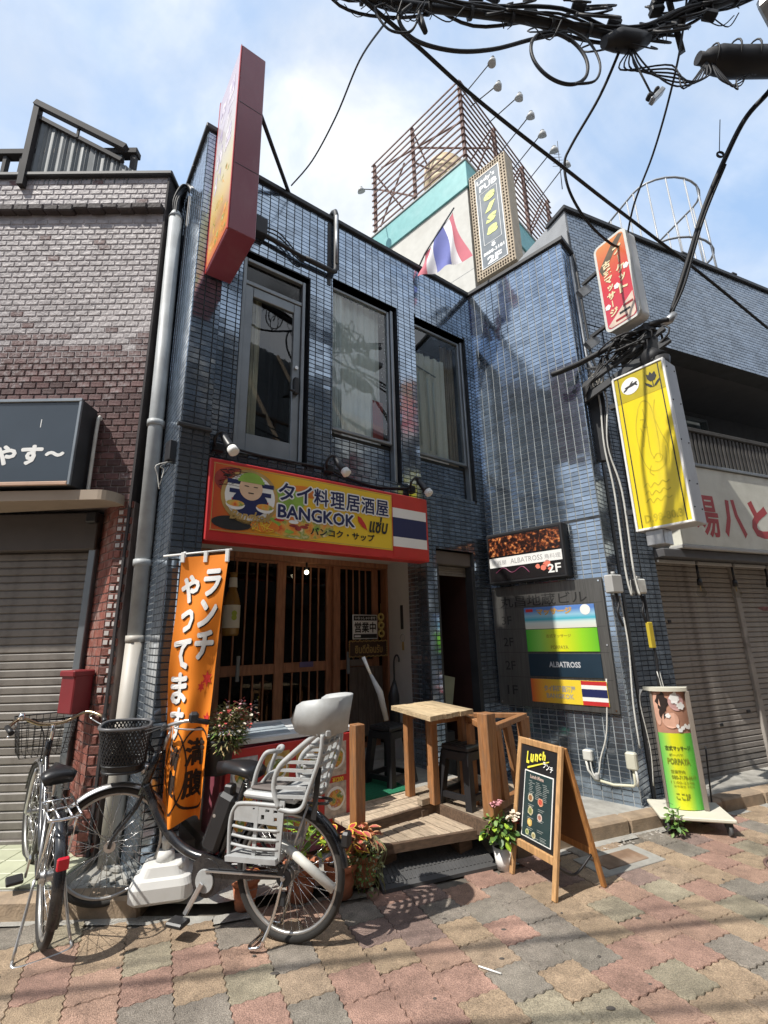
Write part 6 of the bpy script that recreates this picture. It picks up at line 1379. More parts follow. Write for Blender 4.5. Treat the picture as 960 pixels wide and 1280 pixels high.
# ---- table
tb = D('plank_table', 'small square table with sun bleached plank top on orange timber legs', 'table')
TZp = 1.02
m_ttop = M('bleached_table_top', (.50,.385,.235), rough=.75, var=.3, vscale=10, stretch=(9,1.2,9), rnd=.2, bump=.4, bscale=40, dirt=(.24,.17,.10), damt=.55)
A_, B_, C_, E_ = (-1.50,-.04), (-.985,-.02), (-1.13,-.70), (-1.66,-.74)
for k in range(6):
    f0, f1 = k/6+.004, (k+1)/6-.004
    def L2(p, q, t): return (p[0]+(q[0]-p[0])*t, p[1]+(q[1]-p[1])*t)
    a, b, c, d = L2(A_,B_,f0), L2(A_,B_,f1), L2(E_,C_,f1), L2(E_,C_,f0)
    e0, e1 = random.uniform(-.012,.012), random.uniform(-.012,.012)
    MB().hexa([(d[0],d[1]-e0,TZp-.035),(c[0],c[1]-e0,TZp-.035),(b[0],b[1],TZp-.035),(a[0],a[1],TZp-.035),(d[0],d[1]-e0,TZp),(c[0],c[1]-e0,TZp),(b[0],b[1],TZp),(a[0],a[1],TZp)]).build('top_plank', m_ttop, tb, (0,0,random.uniform(-.003,.003)))
for (x, y) in ((-1.38,-.44),(-1.10,-.52),(-1.40,-.15),(-1.12,-.12)): MB().cbox(x-.035,x+.035,y-.03,y+.03,DZ,TZp-.036,.004).build('leg', m_wood, tb)
MB().cbox(-1.42,-1.06,-.50,-.46,TZp-.11,TZp-.037,.004).build('apron', m_wood, tb); MB().cbox(-1.42,-1.06,-.16,-.12,TZp-.11,TZp-.037,.004).build('apron', m_wood, tb)
MB().cbox(-1.5,-1.08,-.42,-.36,DZ+.001,DZ+.05,.004).build('foot_plank', m_plank, tb)
# ---- stools
def stool(x, y, z0, rot, label, h=.44, group='black plastic stools on the deck'):
    t = thing('plastic_stool', label, 'stool', F1O, F1Z, group)
    mt = Matrix.Translation((x,y,z0)) @ Matrix.Rotation(R(rot),4,'Z')
    s = .125; b = .155
    mb = MB(); mb.cbox(-s-.012,s+.012,-s-.012,s+.012,h-.045,h,.012,0,mt); mb.build('seat', m_black, t)
    g_ = MB()
    for k in range(-2,3): g_.cbox(-s,s,k*.05-.012,k*.05+.012,h+.0005,h+.006,.003,0,mt)
    g_.build('seat_rib', m_black, t)
    for sx in (-1,1):
        for sy in (-1,1):
            l_ = MB(); l_.hexa([tuple(mt @ Vector(v)) for v in ((sx*b-.03,sy*b-.03,0),(sx*b+.03,sy*b-.03,0),(sx*b+.03,sy*b+.03,0),(sx*b-.03,sy*b+.03,0),(sx*(s-.02)-.03,sy*(s-.02)-.03,h-.04),(sx*(s-.02)+.03,sy*(s-.02)-.03,h-.04),(sx*(s-.02)+.03,sy*(s-.02)+.03,h-.04),(sx*(s-.02)-.03,sy*(s-.02)+.03,h-.04))]); l_.build('leg', m_black, t)
    for (p, q) in (((-b,-b),(b,-b)),((b,-b),(b,b)),((b,b),(-b,b)),((-b,b),(-b,-b))):
        MB().bar(mt @ Vector((p[0]*.97,p[1]*.97,.075)), mt @ Vector((q[0]*.97,q[1]*.97,.075)), .03, .04).build('stretcher', m_black, t)
        MB().bar(mt @ Vector((p[0]*.84,p[1]*.84,h-.075)), mt @ Vector((q[0]*.84,q[1]*.84,h-.075)), .022, .06).build('skirt', m_black, t)
stool(-1.15,-.57,DZ,8,'black plastic stool in the sun tucked under the right side of the table')
stool(-1.30,.27,DZ,12,'black plastic stool in the shade by the door jamb with umbrellas leaning on it', .50)
u1 = D('closed_umbrella', 'pale grey furled umbrella leaning against the shaded stool', 'umbrella')
MB().tube([(-1.45,.10,.88),(-1.49,.14,1.12),(-1.55,.20,1.28)],[.022,.03,.014],10).build('furled_canopy', M('pale_grey_umbrella',(.42,.42,.42),rough=.6,var=.15), u1); MB().cyl((-1.55,.20,1.28),(-1.60,.25,1.44),.012,.018,8).build('grip', m_white, u1)
u2 = D('hook_umbrella', 'black umbrella with a curved hook handle hung by the white wall', 'umbrella')
MB().tube(spline([(-.955,.62,1.16),(-.955,.62,1.34),(-.955,.60,1.41),(-.955,.56,1.43),(-.955,.53,1.40),(-.955,.53,1.36)],4),.010,7).build('hook_handle', m_black, u2); MB().tube([(-.955,.62,.62),(-.96,.62,.75),(-.97,.62,1.02),(-.955,.62,1.17)],[.012,.055,.06,.015],10).build('furled_canopy', m_black, u2)
# ---- rubber kerb ramp
rp = thing('kerb_ramp', 'black ribbed rubber kerb ramp lying in front of the step', 'ramp', (-.065,3.615,0), math.atan2(.32,.815))
MB().prism([(0,.0),(0,.022),(.235,.112),(.25,.112),(.25,0)], 0, .875, axis='x').build('ramp_body', m_rubber, rp, fix=True)
for (y0, y1) in ((.035,.085),(.10,.15),(.165,.215)):
    rb_ = MB()
    for k in range(27):
        x = .02+.031*k; z0, z1 = .022+.09*(y0/.235), .022+.09*(y1/.235); rb_.hexa([(x,y0,z0-.004),(x+.016,y0,z0-.004),(x+.016,y1,z1-.004),(x,y1,z1-.004),(x,y0,z0+.005),(x+.016,y0,z0+.005),(x+.016,y1,z1+.005),(x,y1,z1+.005)])
    rb_.build('tread_ribs', m_rubber, rp)
# ---- menu counter with white top and posters
ct = D('menu_counter', 'white topped drinks chest left of the deck behind the child seat bicycle', 'counter')
m_lid = M('white_chest_lid', (.70,.72,.72), rough=.25, var=.05, dirt=(.45,.46,.47), damt=.3)
cy0 = -.12
MB().cbox(-3.02,-2.02,cy0+.01,.25,.10,.90,.01).build('body', m_maroon, ct)
MB().hexa([(-3.06,cy0-.02,.905),(-1.97,cy0-.02,.89),(-1.97,.27,.91),(-3.06,.27,.93),(-3.06,cy0-.02,.935),(-1.97,cy0-.02,.92),(-1.97,.27,.965),(-3.06,.27,.985)]).build('lid', m_lid, ct)
MB().hexa([(-2.85,cy0+.03,.938),(-2.5,cy0+.03,.934),(-2.45,.2,.965),(-2.75,.2,.970),(-2.85,cy0+.03,.944),(-2.5,cy0+.03,.940),(-2.45,.2,.971),(-2.75,.2,.976)]).build('glass_panel', M('blue_grey_glass',(.40,.46,.50),rough=.1), ct)
mp = D('menu_poster', 'red menu poster with dish pictures and yellow prices on the chest front', 'poster')
MB().cbox(-3.0,-1.99,cy0-.03,cy0-.015,.26,.88,.003).build('sheet', m_red, mp)
pics = []
for c in range(4):
    for r_ in range(2):
        x = -2.965+.245*c; z = .585-.285*r_
        m_pic = M_ramp('dish_%d%d' % (c, r_), [(.30,(.55,.55,.58)),(.42,(.5,.12,.03)),(.5,(.65,.38,.08)),(.58,(.10,.22,.03)),(.7,(.72,.68,.62))], scale=13+c+r_*2, detail=3, coords='Object')
        MB().box(x,x+.19,cy0-.033,cy0-.0305,z,z+.24).build('dish_picture', M('menu_cell_%d%d' % (c, r_), [(.45,.45,.48),(.50,.33,.10),(.52,.30,.08),(.48,.40,.34)][c], rough=.4, var=.4, vscale=25), mp)
        MB().prism([(x+.095+.082*math.cos(R(a)), z+.13+.082*math.sin(R(a))) for a in range(0,360,20)], cy0-.0355, cy0-.0332).build('plate_print', m_white_p, mp); MB().prism([(x+.095+.068*math.cos(R(a))*random.uniform(.88,1.05), z+.13+.066*math.sin(R(a))*random.uniform(.88,1.05)) for a in range(0,360,20)], cy0-.0375, cy0-.0357).build('food_print', m_pic, mp)
for c in range(4):
    text('¥1200' if c != 2 else '¥800', -2.90+.245*c, -2.80+.245*c, .54, .575, cy0-.034, m_yelprint, mp, .04); text('¥900' if c % 2 else '¥1200', -2.90+.245*c, -2.80+.245*c, .268, .295, cy0-.034, m_yelprint, mp, .04)

# ------------------------------------------------------------------ plants
def leaf_mesh(w, l, mat, cup=.25, n=3):
    mb = MB(); vs_ = []
    for i in range(n+1):
        t = i/n; ww = w*math.sin(math.pi*min(.97,(t*.9+.06)))*.5; vs_ += [(-ww, l*t, cup*l*t*(1-t)*1.2+.1*w), (0, l*t, cup*l*t*(1-t)*1.2), (ww, l*t, cup*l*t*(1-t)*1.2+.1*w)]
    fs = []
    for i in range(n): fs += [(3*i,3*i+1,3*i+4,3*i+3),(3*i+1,3*i+2,3*i+5,3*i+4)]
    mb.add(vs_, fs, 0, True); return mb
def foliage(parent, name, n, c, rad, w, l, mats, hmin=-.3, seed=1, droop=.3, size=(.6,1.2)):
    rng = random.Random(seed); mb = MB(); lm = leaf_mesh(w, l, None)
    for k in range(n):
        a = rng.uniform(0,6.283); u_ = rng.uniform(hmin,1); rr = (1-u_*u_)**.5 if abs(u_) < 1 else 0; q = rng.uniform(.45,1.0)
        p = Vector((c[0]+rad[0]*rr*math.cos(a)*q, c[1]+rad[1]*rr*math.sin(a)*q, c[2]+rad[2]*u_*q)); s = rng.uniform(*size)
        rot = Matrix.Rotation(a-math.pi/2+rng.uniform(-.6,.6),4,'Z') @ Matrix.Rotation(rng.uniform(-droop-.4,.5)+.2*u_,4,'X') @ Matrix.Rotation(rng.uniform(-.6,.6),4,'Y')
        mm = Matrix.Translation(p) @ rot @ Matrix.Scale(s,4); mb.add([mm @ Vector(v) for v in lm.v], lm.f, rng.randrange(len(mats)), True)
    return mb.build(name, mats, parent, kind='stuff')
g1 = M('leaf_green', (.075,.16,.035), rough=.5, var=.25); g2 = M('leaf_light_green', (.14,.24,.05), rough=.5, var=.25); g3 = M('leaf_dark_green', (.035,.085,.025), rough=.5, var=.25); g4 = M('leaf_olive', (.15,.16,.06), rough=.6, var=.3)
fp = M('pink_petal', (.62,.30,.33), rough=.7, var=.15); fpale = M('cream_petal', (.70,.62,.50), rough=.7); fred = M('red_petal', (.45,.07,.06), rough=.7, var=.3); lime = M('lime_leaf', (.34,.50,.05), rough=.5, var=.2)
m_terra = M('terracotta', (.42,.15,.075), rough=.85, var=.2, bump=.2, dirt=(.5,.35,.28), damt=.3); m_soil = M('soil', (.03,.022,.016), rough=1)
def pot(parent, r0, r1, h, mat, rim=True):
    MB().lathe([(0,0),(r0,0),(r1,h*.82),(r1,h*.82)]+([(r1*1.12,h*.82),(r1*1.14,h)] if rim else [(r1*1.02,h)])+[(r1*.98,h),(r1*.95,h*.85)],20).build('pot', mat, parent); MB().lathe([(r1*.96,h*.86),(0,h*.88)],16).build('soil', m_soil, parent)
p1 = thing('white_pot_plant', 'leafy green plant with pale pink flowers in a white pot beside the chalkboard', 'potted plant', (.80,3.93,.0))
pot(p1, .052, .075, .145, m_white, False); foliage(p1, 'foliage', 250, (-.02,-.02,.25), (.115,.105,.115), .036, .05, [g1,g2,g1,g3,g2,lime], -.7, 3, .5, (.4,1.25)); 
for k in range(14): MB().cyl((0,0,.13),(random.uniform(-.11,.08),random.uniform(-.1,.1),random.uniform(.22,.38)),.003,.002,5).build('stem', g1, p1)
for (x, y, z, m_) in ((-.03,-.06,.43,fp),(.06,-.09,.34,fpale),(.10,-.06,.31,fred),(.085,-.1,.36,fpale),(-.05,-.04,.415,fp)): foliage(p1, 'flower', 26, (x,y,z), (.028,.028,.022), .026, .024, [m_], -.5, int(z*100), .2)
# coleus and trailing plants behind the rear wheel
def coleus(loc, label, sc_, seed, mats, n=46):
    t = thing('coleus_plant', label, 'potted plant', loc, 0, 'coleus plants in terracotta pots'); pot(t, .055*sc_, .08*sc_, .15*sc_, m_terra)
    foliage(t, 'foliage', n, (0,0,.24*sc_), (.13*sc_,.12*sc_,.10*sc_), .06, .085, mats, -.5, seed, .5); return t
cy = M('yellow_leaf_edge', (.62,.42,.06), rough=.5, var=.2); cr_ = M('crimson_leaf', (.42,.05,.05), rough=.5, var=.35); co_ = M('orange_leaf', (.60,.20,.06), rough=.5, var=.3)
def coleus_leaves(t, n, c, rad, seed, mi, me_):
    rng = random.Random(seed); mb = MB(); big = leaf_mesh(.065,.095,None); small = leaf_mesh(.042,.07,None)
    for k in range(n):
        a = rng.uniform(0,6.283); u_ = rng.uniform(-.4,1); rr = (1-u_*u_)**.5; q = rng.uniform(.55,1)
        p = Vector((c[0]+rad[0]*rr*math.cos(a)*q, c[1]+rad[1]*rr*math.sin(a)*q, c[2]+rad[2]*u_*q)); s = rng.uniform(.65,1.15)
        mm = Matrix.Translation(p) @ Matrix.Rotation(a-math.pi/2,4,'Z') @ Matrix.Rotation(rng.uniform(-.9,.3),4,'X') @ Matrix.Scale(s,4)
        mb.add([mm @ Vector(v) for v in big.v], big.f, 0, True); m2 = mm @ Matrix.Translation((0,.010,.0022)); mb.add([m2 @ Vector((v[0],v[1],v[2]+.0022)) for v in small.v], small.f, 1, True)
    return mb.build('foliage', [me_, mi], t, kind='stuff')
k1 = thing('coleus_plant', 'coleus with yellow edged crimson leaves right of the big bicycle wheel hub', 'potted plant', (-.34,3.62,.0)); pot(k1,.075,.10,.19,m_terra); coleus_leaves(k1, 30, (.02,.0,.30), (.13,.10,.10), 5, cr_, cy)
k2 = thing('coleus_plant', 'coleus with pink-red and orange leaves beside the foot of the deck post', 'potted plant', (-.19,3.70,.03)); pot(k2,.07,.09,.18,m_terra); coleus_leaves(k2, 30, (-.03,-.02,.27), (.10,.08,.09), 9, M('rose_leaf',(.52,.13,.11),rough=.5,var=.3), M('salmon_edge',(.60,.33,.16),rough=.5,var=.3))
k3 = thing('lime_plant', 'plant with bright lime leaves in a terracotta pot behind the bicycle spokes', 'potted plant', (-.60,3.60,.0)); pot(k3,.08,.105,.2,m_terra); foliage(k3,'foliage',54,(.03,-.02,.32),(.14,.11,.13),.05,.07,[lime,lime,g2],-.5,8,.5)
k4 = thing('empty_pot', 'small terracotta pot between the motor and the rear wheel of the child seat bicycle', 'pot', (-.93,3.50,.0)); pot(k4,.06,.08,.17,m_terra); foliage(k4,'foliage',10,(0,0,.2),(.06,.06,.05),.03,.05,[g4,co_],-.2,4)
k5 = thing('trailing_plant', 'pale trailing weed with small leaves hanging down by the deck post', 'plant', (-.17,3.60,.0))
rng = random.Random(2)
for k in range(16):
    a = rng.uniform(-.10,.10); pts = [(a*.6,.06,.32),(a+rng.uniform(-.04,.04),-.01,.26),(a+rng.uniform(-.05,.05),-.04,.16),(a*1.3+rng.uniform(-.05,.05),-.05,rng.uniform(.02,.10))]; MB().tube(spline(pts,4),.002,4).build('stem', g4, k5)
foliage(k5,'foliage',200,(.0,-.02,.17),(.11,.06,.17),.018,.028,[g2,g4,M('pale_leaf',(.30,.34,.20),rough=.6)],-1,12,.6)
k6 = D('flowering_bush', 'feathery flowering plant with small red and pink blooms at the left end of the chest', 'potted plant')
MB().lathe([(0,0),(.08,0),(.11,.2),(.12,.22),(.11,.22),(0,.2)],18,(-3.04,-.10,.74)).build('pot', m_black, k6)

bush = Vector((-3.00,-.13,1.00))
foliage(k6,'foliage',1300,tuple(bush),(.13,.11,.18),.010,.05,[M('sage_leaf',(.26,.27,.12),rough=.6,var=.3),g4,M('dry_leaf',(.34,.25,.11),rough=.7,var=.3),g2],-.8,21,.3)
foliage(k6,'foliage',420,(bush[0]+.06,bush[1],bush[2]+.05),(.10,.08,.12),.009,.045,[M('sage_leaf_pale',(.32,.33,.17),rough=.6,var=.3),g4,M('tan_leaf',(.40,.31,.17),rough=.7)],-.8,22,.3)
for k, m_ in enumerate((fred, fp, fpale)): foliage(k6,'flower',[70,60,44][k],(bush[0]+.04,bush[1]-.04,bush[2]+.06),(.16,.09,.17),.026,.022,[m_],-.4,30+k,.2,(.6,1.1))
wd = thing('pavement_weed', 'small green weed growing at the kerb in front of the trolley sign', 'weed', (2.32,4.40,.0))
foliage(wd,'foliage',44,(0,0,.12),(.07,.05,.12),.028,.05,[g1,g2],-.8,6,.4)
for k in range(4): MB().cyl((0,0,0),(random.uniform(-.05,.05),.0,.2),.003,.002,5).build('stem', g1, wd)

# ------------------------------------------------------------------ chalkboard stand
def chalkboard():
    t = thing('chalkboard_stand', 'folding wooden A-frame chalkboard with a yellow Lunch heading and menu sheet', 'A-board', (.833,3.855,0), math.atan2(-.373,.169))
    W_, top = .412, .862; lean = .185     # local x along the front edge, +y toward the back legs
    def Pp(x, s, off=0, back=False):     # s = height fraction; front panel leans back
        y = lean*s if not back else .40-(.40-lean)*s
        return Vector((x, y+off, top*s))
    m_fr2 = M('pine_frame', (.50,.29,.13), rough=.55, var=.3, vscale=9, stretch=(6,6,1), bump=.2, rnd=.1, dirt=(.28,.14,.06), damt=.45)
    m_or2 = M('orange_pine_frame', (.42,.19,.06), rough=.55, var=.3, vscale=9, stretch=(6,6,1), bump=.2)
    for x in (.0, W_): MB().bar(Pp(x,0), Pp(x,1.0), .036, .026, up=(0,1,.2), b=.003).build('front_leg', m_fr2, t)
    MB().bar(Pp(.0185,.975), Pp(W_-.0185,.975), .026, .042, b=.003).build('top_rail', m_fr2, t); MB().bar(Pp(.0185,.235), Pp(W_-.0185,.235), .022, .05, b=.003).build('lower_rail', m_fr2, t)
    d = (Pp(0,1)-Pp(0,0)).normalized(); n_ = Vector((0,-d.z,d.y))
    def panel(x0, x1, s0, s1, o, mat, name, th=.004):
        a = [Pp(x0,s0)+n_*o, Pp(x1,s0)+n_*o, Pp(x1,s1)+n_*o, Pp(x0,s1)+n_*o]; b = [q-n_*th for q in a]
        return MB().hexa([b[0],b[1],b[2],b[3],a[0],a[1],a[2],a[3]]).build(name, mat, t)
    panel(.018, W_-.018, .255, .955, .001, M('blackboard',(.014,.014,.016),rough=.5,var=.25), 'blackboard', .008)
    panel(.072, W_-.05, .295, .765, .004, m_white_p, 'sheet_border', .003); panel(.080, W_-.058, .302, .757, .0052, M('dark_green_menu_sheet',(.028,.05,.052),rough=.12,var=.15), 'menu_sheet', .001)
    def on(x, y, z): q = Pp(x, z, 0); return tuple(q + n_*(.0068-y))
    fm = lambda X, Y, Z: on(X, Y, Z)
    m_ly = M('yellow_chalk',(.75,.68,.06),rough=.8)
    for c, (a, b, z0, z1) in zip('Lunch', ((.085,.115,.815,.905),(.125,.162,.83,.892),(.170,.205,.845,.902),(.210,.238,.86,.912),(.245,.280,.868,.932))): text(c, a, b, z0, z1, -.001, m_ly, t, .05, map=fm, shear=.1)
    MB().add([fm(.10,-.001,.790),fm(.315,-.001,.872),fm(.315,-.001,.864),fm(.10,-.001,.776)],[(0,1,2,3)]).build('underline', m_ly, t)
    for c, (a, z) in zip('ランチ', ((.255,.815),(.29,.805),(.325,.795))): text(c, a, a+.03, z, z+.045, -.001, m_white_p, t, .03, map=fm)
    pink = M('pale_pink_print',(.55,.42,.36),rough=.4); text('Lunch Menu', .135, .27, .715, .742, -.0006, pink, t, .03, map=fm)
    grp = M('dim_print',(.22,.25,.24),rough=.4)
    rng = random.Random(4)
    lines = MB()
    for k in range(10):
        z = .692-.0125*k
        for q in range(3):
            a = .12+.07*q+rng.uniform(0,.015); b_ = a+rng.uniform(.03,.06); lines.add([fm(a,-.0005,z),fm(b_,-.0005,z),fm(b_,-.0005,z+.005),fm(a,-.0005,z+.005)],[(0,1,2,3)])
    for (cx, cz_) in ((.16,.525),(.26,.515),(.16,.435),(.26,.445),(.16,.365),(.26,.375),(.15,.315),(.22,.315),(.29,.335),(.29,.315)):
        for q in range(2): lines.add([fm(cx-.03,-.0005,cz_-.012*q),fm(cx+.03-.012*q,-.0005,cz_-.012*q),fm(cx+.03-.012*q,-.0005,cz_+.0045-.012*q),fm(cx-.03,-.0005,cz_+.0045-.012*q)],[(0,1,2,3)])
    lines.build('menu_print', grp, t)
    dishes = [(.150,.575,.030,(.55,.50,.38)),(.250,.570,.030,(.60,.28,.18)),(.155,.485,.030,(.52,.47,.30)),(.250,.465,.024,(.55,.45,.40)),(.155,.405,.024,(.62,.40,.12)),(.135,.335,.018,(.45,.48,.25)),(.20,.330,.020,(.50,.48,.32))]
    for i, (cx, cz_, r_, c) in enumerate(dishes):
        mb = MB(); mb.add([fm(cx+r_*math.cos(R(a))*(1 if i > 2 else random.uniform(.75,1.05)), -.001, cz_+r_*1.12*math.sin(R(a))*(1 if i > 2 else random.uniform(.75,1.05))) for a in range(0,360,24)],[tuple(range(15))]); mb.build('dish_print', M('dish_print_%d' % i, c, rough=.4, var=.45, vscale=60), t)
        mb = MB(); mb.add([fm(cx+r_*.6*math.cos(R(a)), -.0016, cz_+r_*.68*math.sin(R(a))) for a in range(0,360,36)],[tuple(range(10))]); mb.build('dish_print', M('dish_core_%d' % i, [(.25,.12,.05),(.45,.08,.05),(.20,.22,.08),(.35,.15,.1),(.6,.5,.2),(.2,.25,.08),(.3,.25,.1)][i], rough=.4, var=.5, vscale=80), t)
    # back frame
    for x in (.0, W_): MB().bar(Pp(x,0,0,True)+Vector((0,.02,0)), Pp(x,.985,0,True)+Vector((0,.02,0)), .036, .026, up=(0,1,-.2), b=.003).build('back_leg', m_or2, t)
    MB().bar(Pp(.0185,.24,.02,True), Pp(W_-.0185,.24,.02,True), .022, .05, b=.003).build('back_rail', m_or2, t); MB().bar(Pp(.0185,.965,.02,True), Pp(W_-.0185,.965,.02,True), .022, .042, b=.003).build('back_rail', m_or2, t)
    a = [Pp(.018,.26,.014,True),Pp(W_-.018,.26,.014,True),Pp(W_-.018,.95,.014,True),Pp(.018,.95,.014,True)]; MB().hexa(a+[q+Vector((0,.008,0)) for q in a]).build('back_board', M('brown_hardboard',(.20,.085,.03),rough=.6,var=.15), t)
    MB().tube(spline([Pp(W_-.01,.2,.02), Vector((W_-.02,.2,.10)), Pp(W_-.01,.22,0,True)],6), .008, 7).build('check_strap', m_black, t)
    for x in (.05, W_-.05): MB().cbox(x-.02,x+.02,lean-.008,lean+.03,top*.99,top*.99+.006,.002).build('hinge', m_chrome, t)
chalkboard()

# ------------------------------------------------------------------ trolley sign on the right
ts = thing('trolley_sign', 'curved green and yellow massage sign standing on a small castered trolley', 'stand sign', (2.26,4.80,0), math.atan2(4.40-4.81,2.70-2.26)*0 + R(-18))
# plan: local x to the right along the panel, y away from the viewer
ts.location = (2.54,4.63,0); ts.rotation_euler = (0,0,R(-15))
m_tr2 = M('cream_trolley_board', (.62,.60,.50), rough=.6, var=.1, dirt=(.4,.37,.3), damt=.4)
MB().cbox(-.26,.30,-.24,.20,.105,.135,.008).build('trolley_board', m_tr2, ts)
def pan(a, z, o=0): th = R(-28+56*a); rr_ = .40; return (rr_*math.sin(th)*(.135/.188), -rr_*math.cos(th)+rr_-.06-o-.02, z)
def pstrip(z0, z1, mat, name, o=0.0, n=16, a0=0, a1=1):
    mb = MB(); vs_ = []
    for i in range(n+1): a = a0+(a1-a0)*i/n; vs_ += [pan(a,z0,o), pan(a,z1,o)]
    mb.add(vs_, [(2*i,2*i+2,2*i+3,2*i+1) for i in range(n)], 0, True); return mb.build(name, mat, ts)
m_gy = M_ramp('green_yellow_print', [(0,(.10,.42,.10)),(.14,(.25,.58,.10)),(.35,(.70,.70,.02)),(.55,(.62,.70,.02)),(.8,(.16,.56,.06)),(1,(.08,.45,.06))], coords='Generated', kind='gx', rough=.35)
pstrip(.14,.74,m_gy,'green_panel'); pstrip(.7405,1.085,M('brown_skin_print',(.42,.22,.15),rough=.35,var=.35,vscale=5),'photo_panel')
m_sk = M('skin_print',(.58,.34,.25),rough=.35,var=.25,vscale=6); m_hair = M('dark_hair_print',(.03,.02,.018),rough=.35)
def blob(pts, mat, name, o): mb = MB(); mb.add([pan(a,z,o) for a, z in pts],[tuple(range(len(pts)))]); return mb.build(name, mat, ts)
def ell(cx, cz_, ra, rz_, n=18, wob=0): return [(cx+ra*math.cos(2*math.pi*i/n)*(1+wob*math.sin(i*2.3)), cz_+rz_*math.sin(2*math.pi*i/n)*(1+wob*math.cos(i*1.7))) for i in range(n)]
blob(ell(.10,.94,.10,.14), m_sk, 'photo_print', .004); blob(ell(.25,1.0,.16,.075,wob=.2), m_hair, 'photo_print', .005); blob(ell(.22,.90,.09,.05), m_hair, 'photo_print', .0055); blob(ell(.42,.85,.24,.07), m_sk, 'photo_print', .006); blob(ell(.66,1.0,.24,.075), M('rose_print',(.56,.34,.32),rough=.35,var=.3), 'photo_print', .005)
blob(ell(.62,1.03,.14,.05,wob=.2), m_white_p, 'photo_print', .007); blob(ell(.78,.965,.12,.03,wob=.2), m_white_p, 'photo_print', .0075); blob(ell(.36,.885,.07,.02,wob=.2), m_white_p, 'photo_print', .008)
for k in range(9): blob(ell(.58+.05*k+random.uniform(-.02,.02),.775+random.uniform(-.01,.035),.045,.017,9), m_white_p, 'flower_print', .006+.0004*k)
pt2 = lambda X, Y, Z: pan(X, Z, .004-Y)
m_ol = M('olive_print',(.22,.26,.02),rough=.4); m_gd = M('dark_green_print',(.06,.10,.02),rough=.4)
text('古式マッサージ', .14, .86, .60, .64, 0, m_gd, ts, .03, map=pt2, sub=.05); text('ポーパヤ', .22, .60, .555, .578, 0, m_ol, ts, .02, map=pt2, sub=.05); text('PORPAYA', .15, .78, .49, .54, 0, m_ol, ts, .04, map=pt2, sub=.05)
text('営業案内', .2, .58, .42, .448, 0, m_ol, ts, .02, map=pt2, sub=.05); text('080-7178-6617', .2, .88, .375, .405, 0, m_ol, ts, .02, map=pt2, sub=.05); text('11:00-23:00', .16, .8, .34, .36, 0, m_ol, ts, .0, map=pt2, sub=.05); text('年中無休 予約可', .22, .8, .31, .33, 0, m_ol, ts, .0, map=pt2, sub=.05); text('ここ2F', .24, .62, .215, .265, 0, m_ol, ts, .03, map=pt2, sub=.05)
m_pst = M('grey_brown_post',(.22,.19,.16),rough=.5,var=.1)
a0_, a1_ = pan(0,0), pan(1,0)
MB().cbox(a1_[0]-.004,a1_[0]+.034,a1_[1]-.03,a1_[1]+.05,.136,1.09,.004).build('side_post', m_pst, ts); MB().cbox(a0_[0]-.008,a0_[0]+.004,a0_[1]-.01,a0_[1]+.05,.136,1.09,.003).build('side_post', m_pst, ts)
cap_ = [(pan(i/14,0)[0]*1.12, pan(i/14,0)[1]-.025) for i in range(15)] + [(a1_[0]+.05,a1_[1]+.07),(a0_[0]-.05,a0_[1]+.07)]
MB().prism(cap_, 1.088, 1.118, axis='z').build('top_cap', m_tr2, ts, fix=True)
MB().box(a0_[0],a1_[0],a0_[1]+.03,a0_[1]+.045,.14,1.08).build('back_panel', m_white, ts)
for x in (-.2,.25):
    MB().cyl((x,.04,.62),(x+.02,.22,.11),.007,.007,6).build('stay', m_black, ts)
    for y in (-.19,.15):
        cst = MB(); cst.cyl((x-.012,y,.042),(x+.012,y,.042),.042,.042,16); w_ = cst.build('caster_wheel', m_rubber, ts); MB().cbox(x-.026,x+.026,y-.02,y+.03,.055,.105,.006).build('caster_fork', m_coping, ts)
for k in range(3): tag(None) if False else MB().tube(spline([(-.22+.01*k,-.02,1.1),(-.24,-.04,.95+.02*k),(-.21,-.03,.6),(-.23,-.02,.3)],4),.004,5).build('tie_string', m_whitew, ts)

# ------------------------------------------------------------------ orange banner
bn_ = thing('banner_base', 'heavy white plastic water tank base holding the orange banner pole', 'banner base', (-1.45,3.50,.0), R(14))
m_tank = M('white_tank_plastic', (.66,.66,.64), rough=.5, var=.06, dirt=(.42,.41,.38), damt=.35)
def rr2(a, b, r_, n=5): return arc(a-r_,b-r_,r_,0,90,n)+arc(-a+r_,b-r_,r_,90,180,n)+arc(-a+r_,-b+r_,r_,180,270,n)+arc(a-r_,-b+r_,r_,270,360,n)
tkm = MB(); rings = [(rr2(.165,.125,.05),.02),(rr2(.185,.145,.06),.04),(rr2(.185,.145,.06),.11),(rr2(.17,.13,.06),.145),(rr2(.145,.11,.06),.155),(rr2(.125,.095,.06),.205),(rr2(.10,.08,.055),.212)]
nn_ = len(rings[0][0]); vs_ = [(x,y,z) for p, z in rings for x, y in p]
tkm.add(vs_, [(i*nn_+j, i*nn_+(j+1) % nn_, (i+1)*nn_+(j+1) % nn_, (i+1)*nn_+j) for i in range(len(rings)-1) for j in range(nn_)]+[tuple((len(rings)-1)*nn_+j for j in range(nn_)), tuple(range(nn_))[::-1]], 0, False)
tkm.xf(Matrix.Translation((0,0,.06))); tkm.build('tank', m_tank, bn_)
for s_ in (-1,1): MB().cbox(-.03,.03,.0,.03,.20,.262,.01).build('handle', m_tank, bn_) if s_ > 0 else None
MB().cyl((-.0,0,.27),(0,0,.33),.06,.045,16).build('collar', m_tank, bn_); MB().cyl((0,0,.33),(0,0,.42),.028,.028,14).build('pole_socket', m_whitew, bn_); MB().cyl((0,0,.37),(0,0,.40),.034,.034,14).build('pole_socket', m_whitew, bn_)
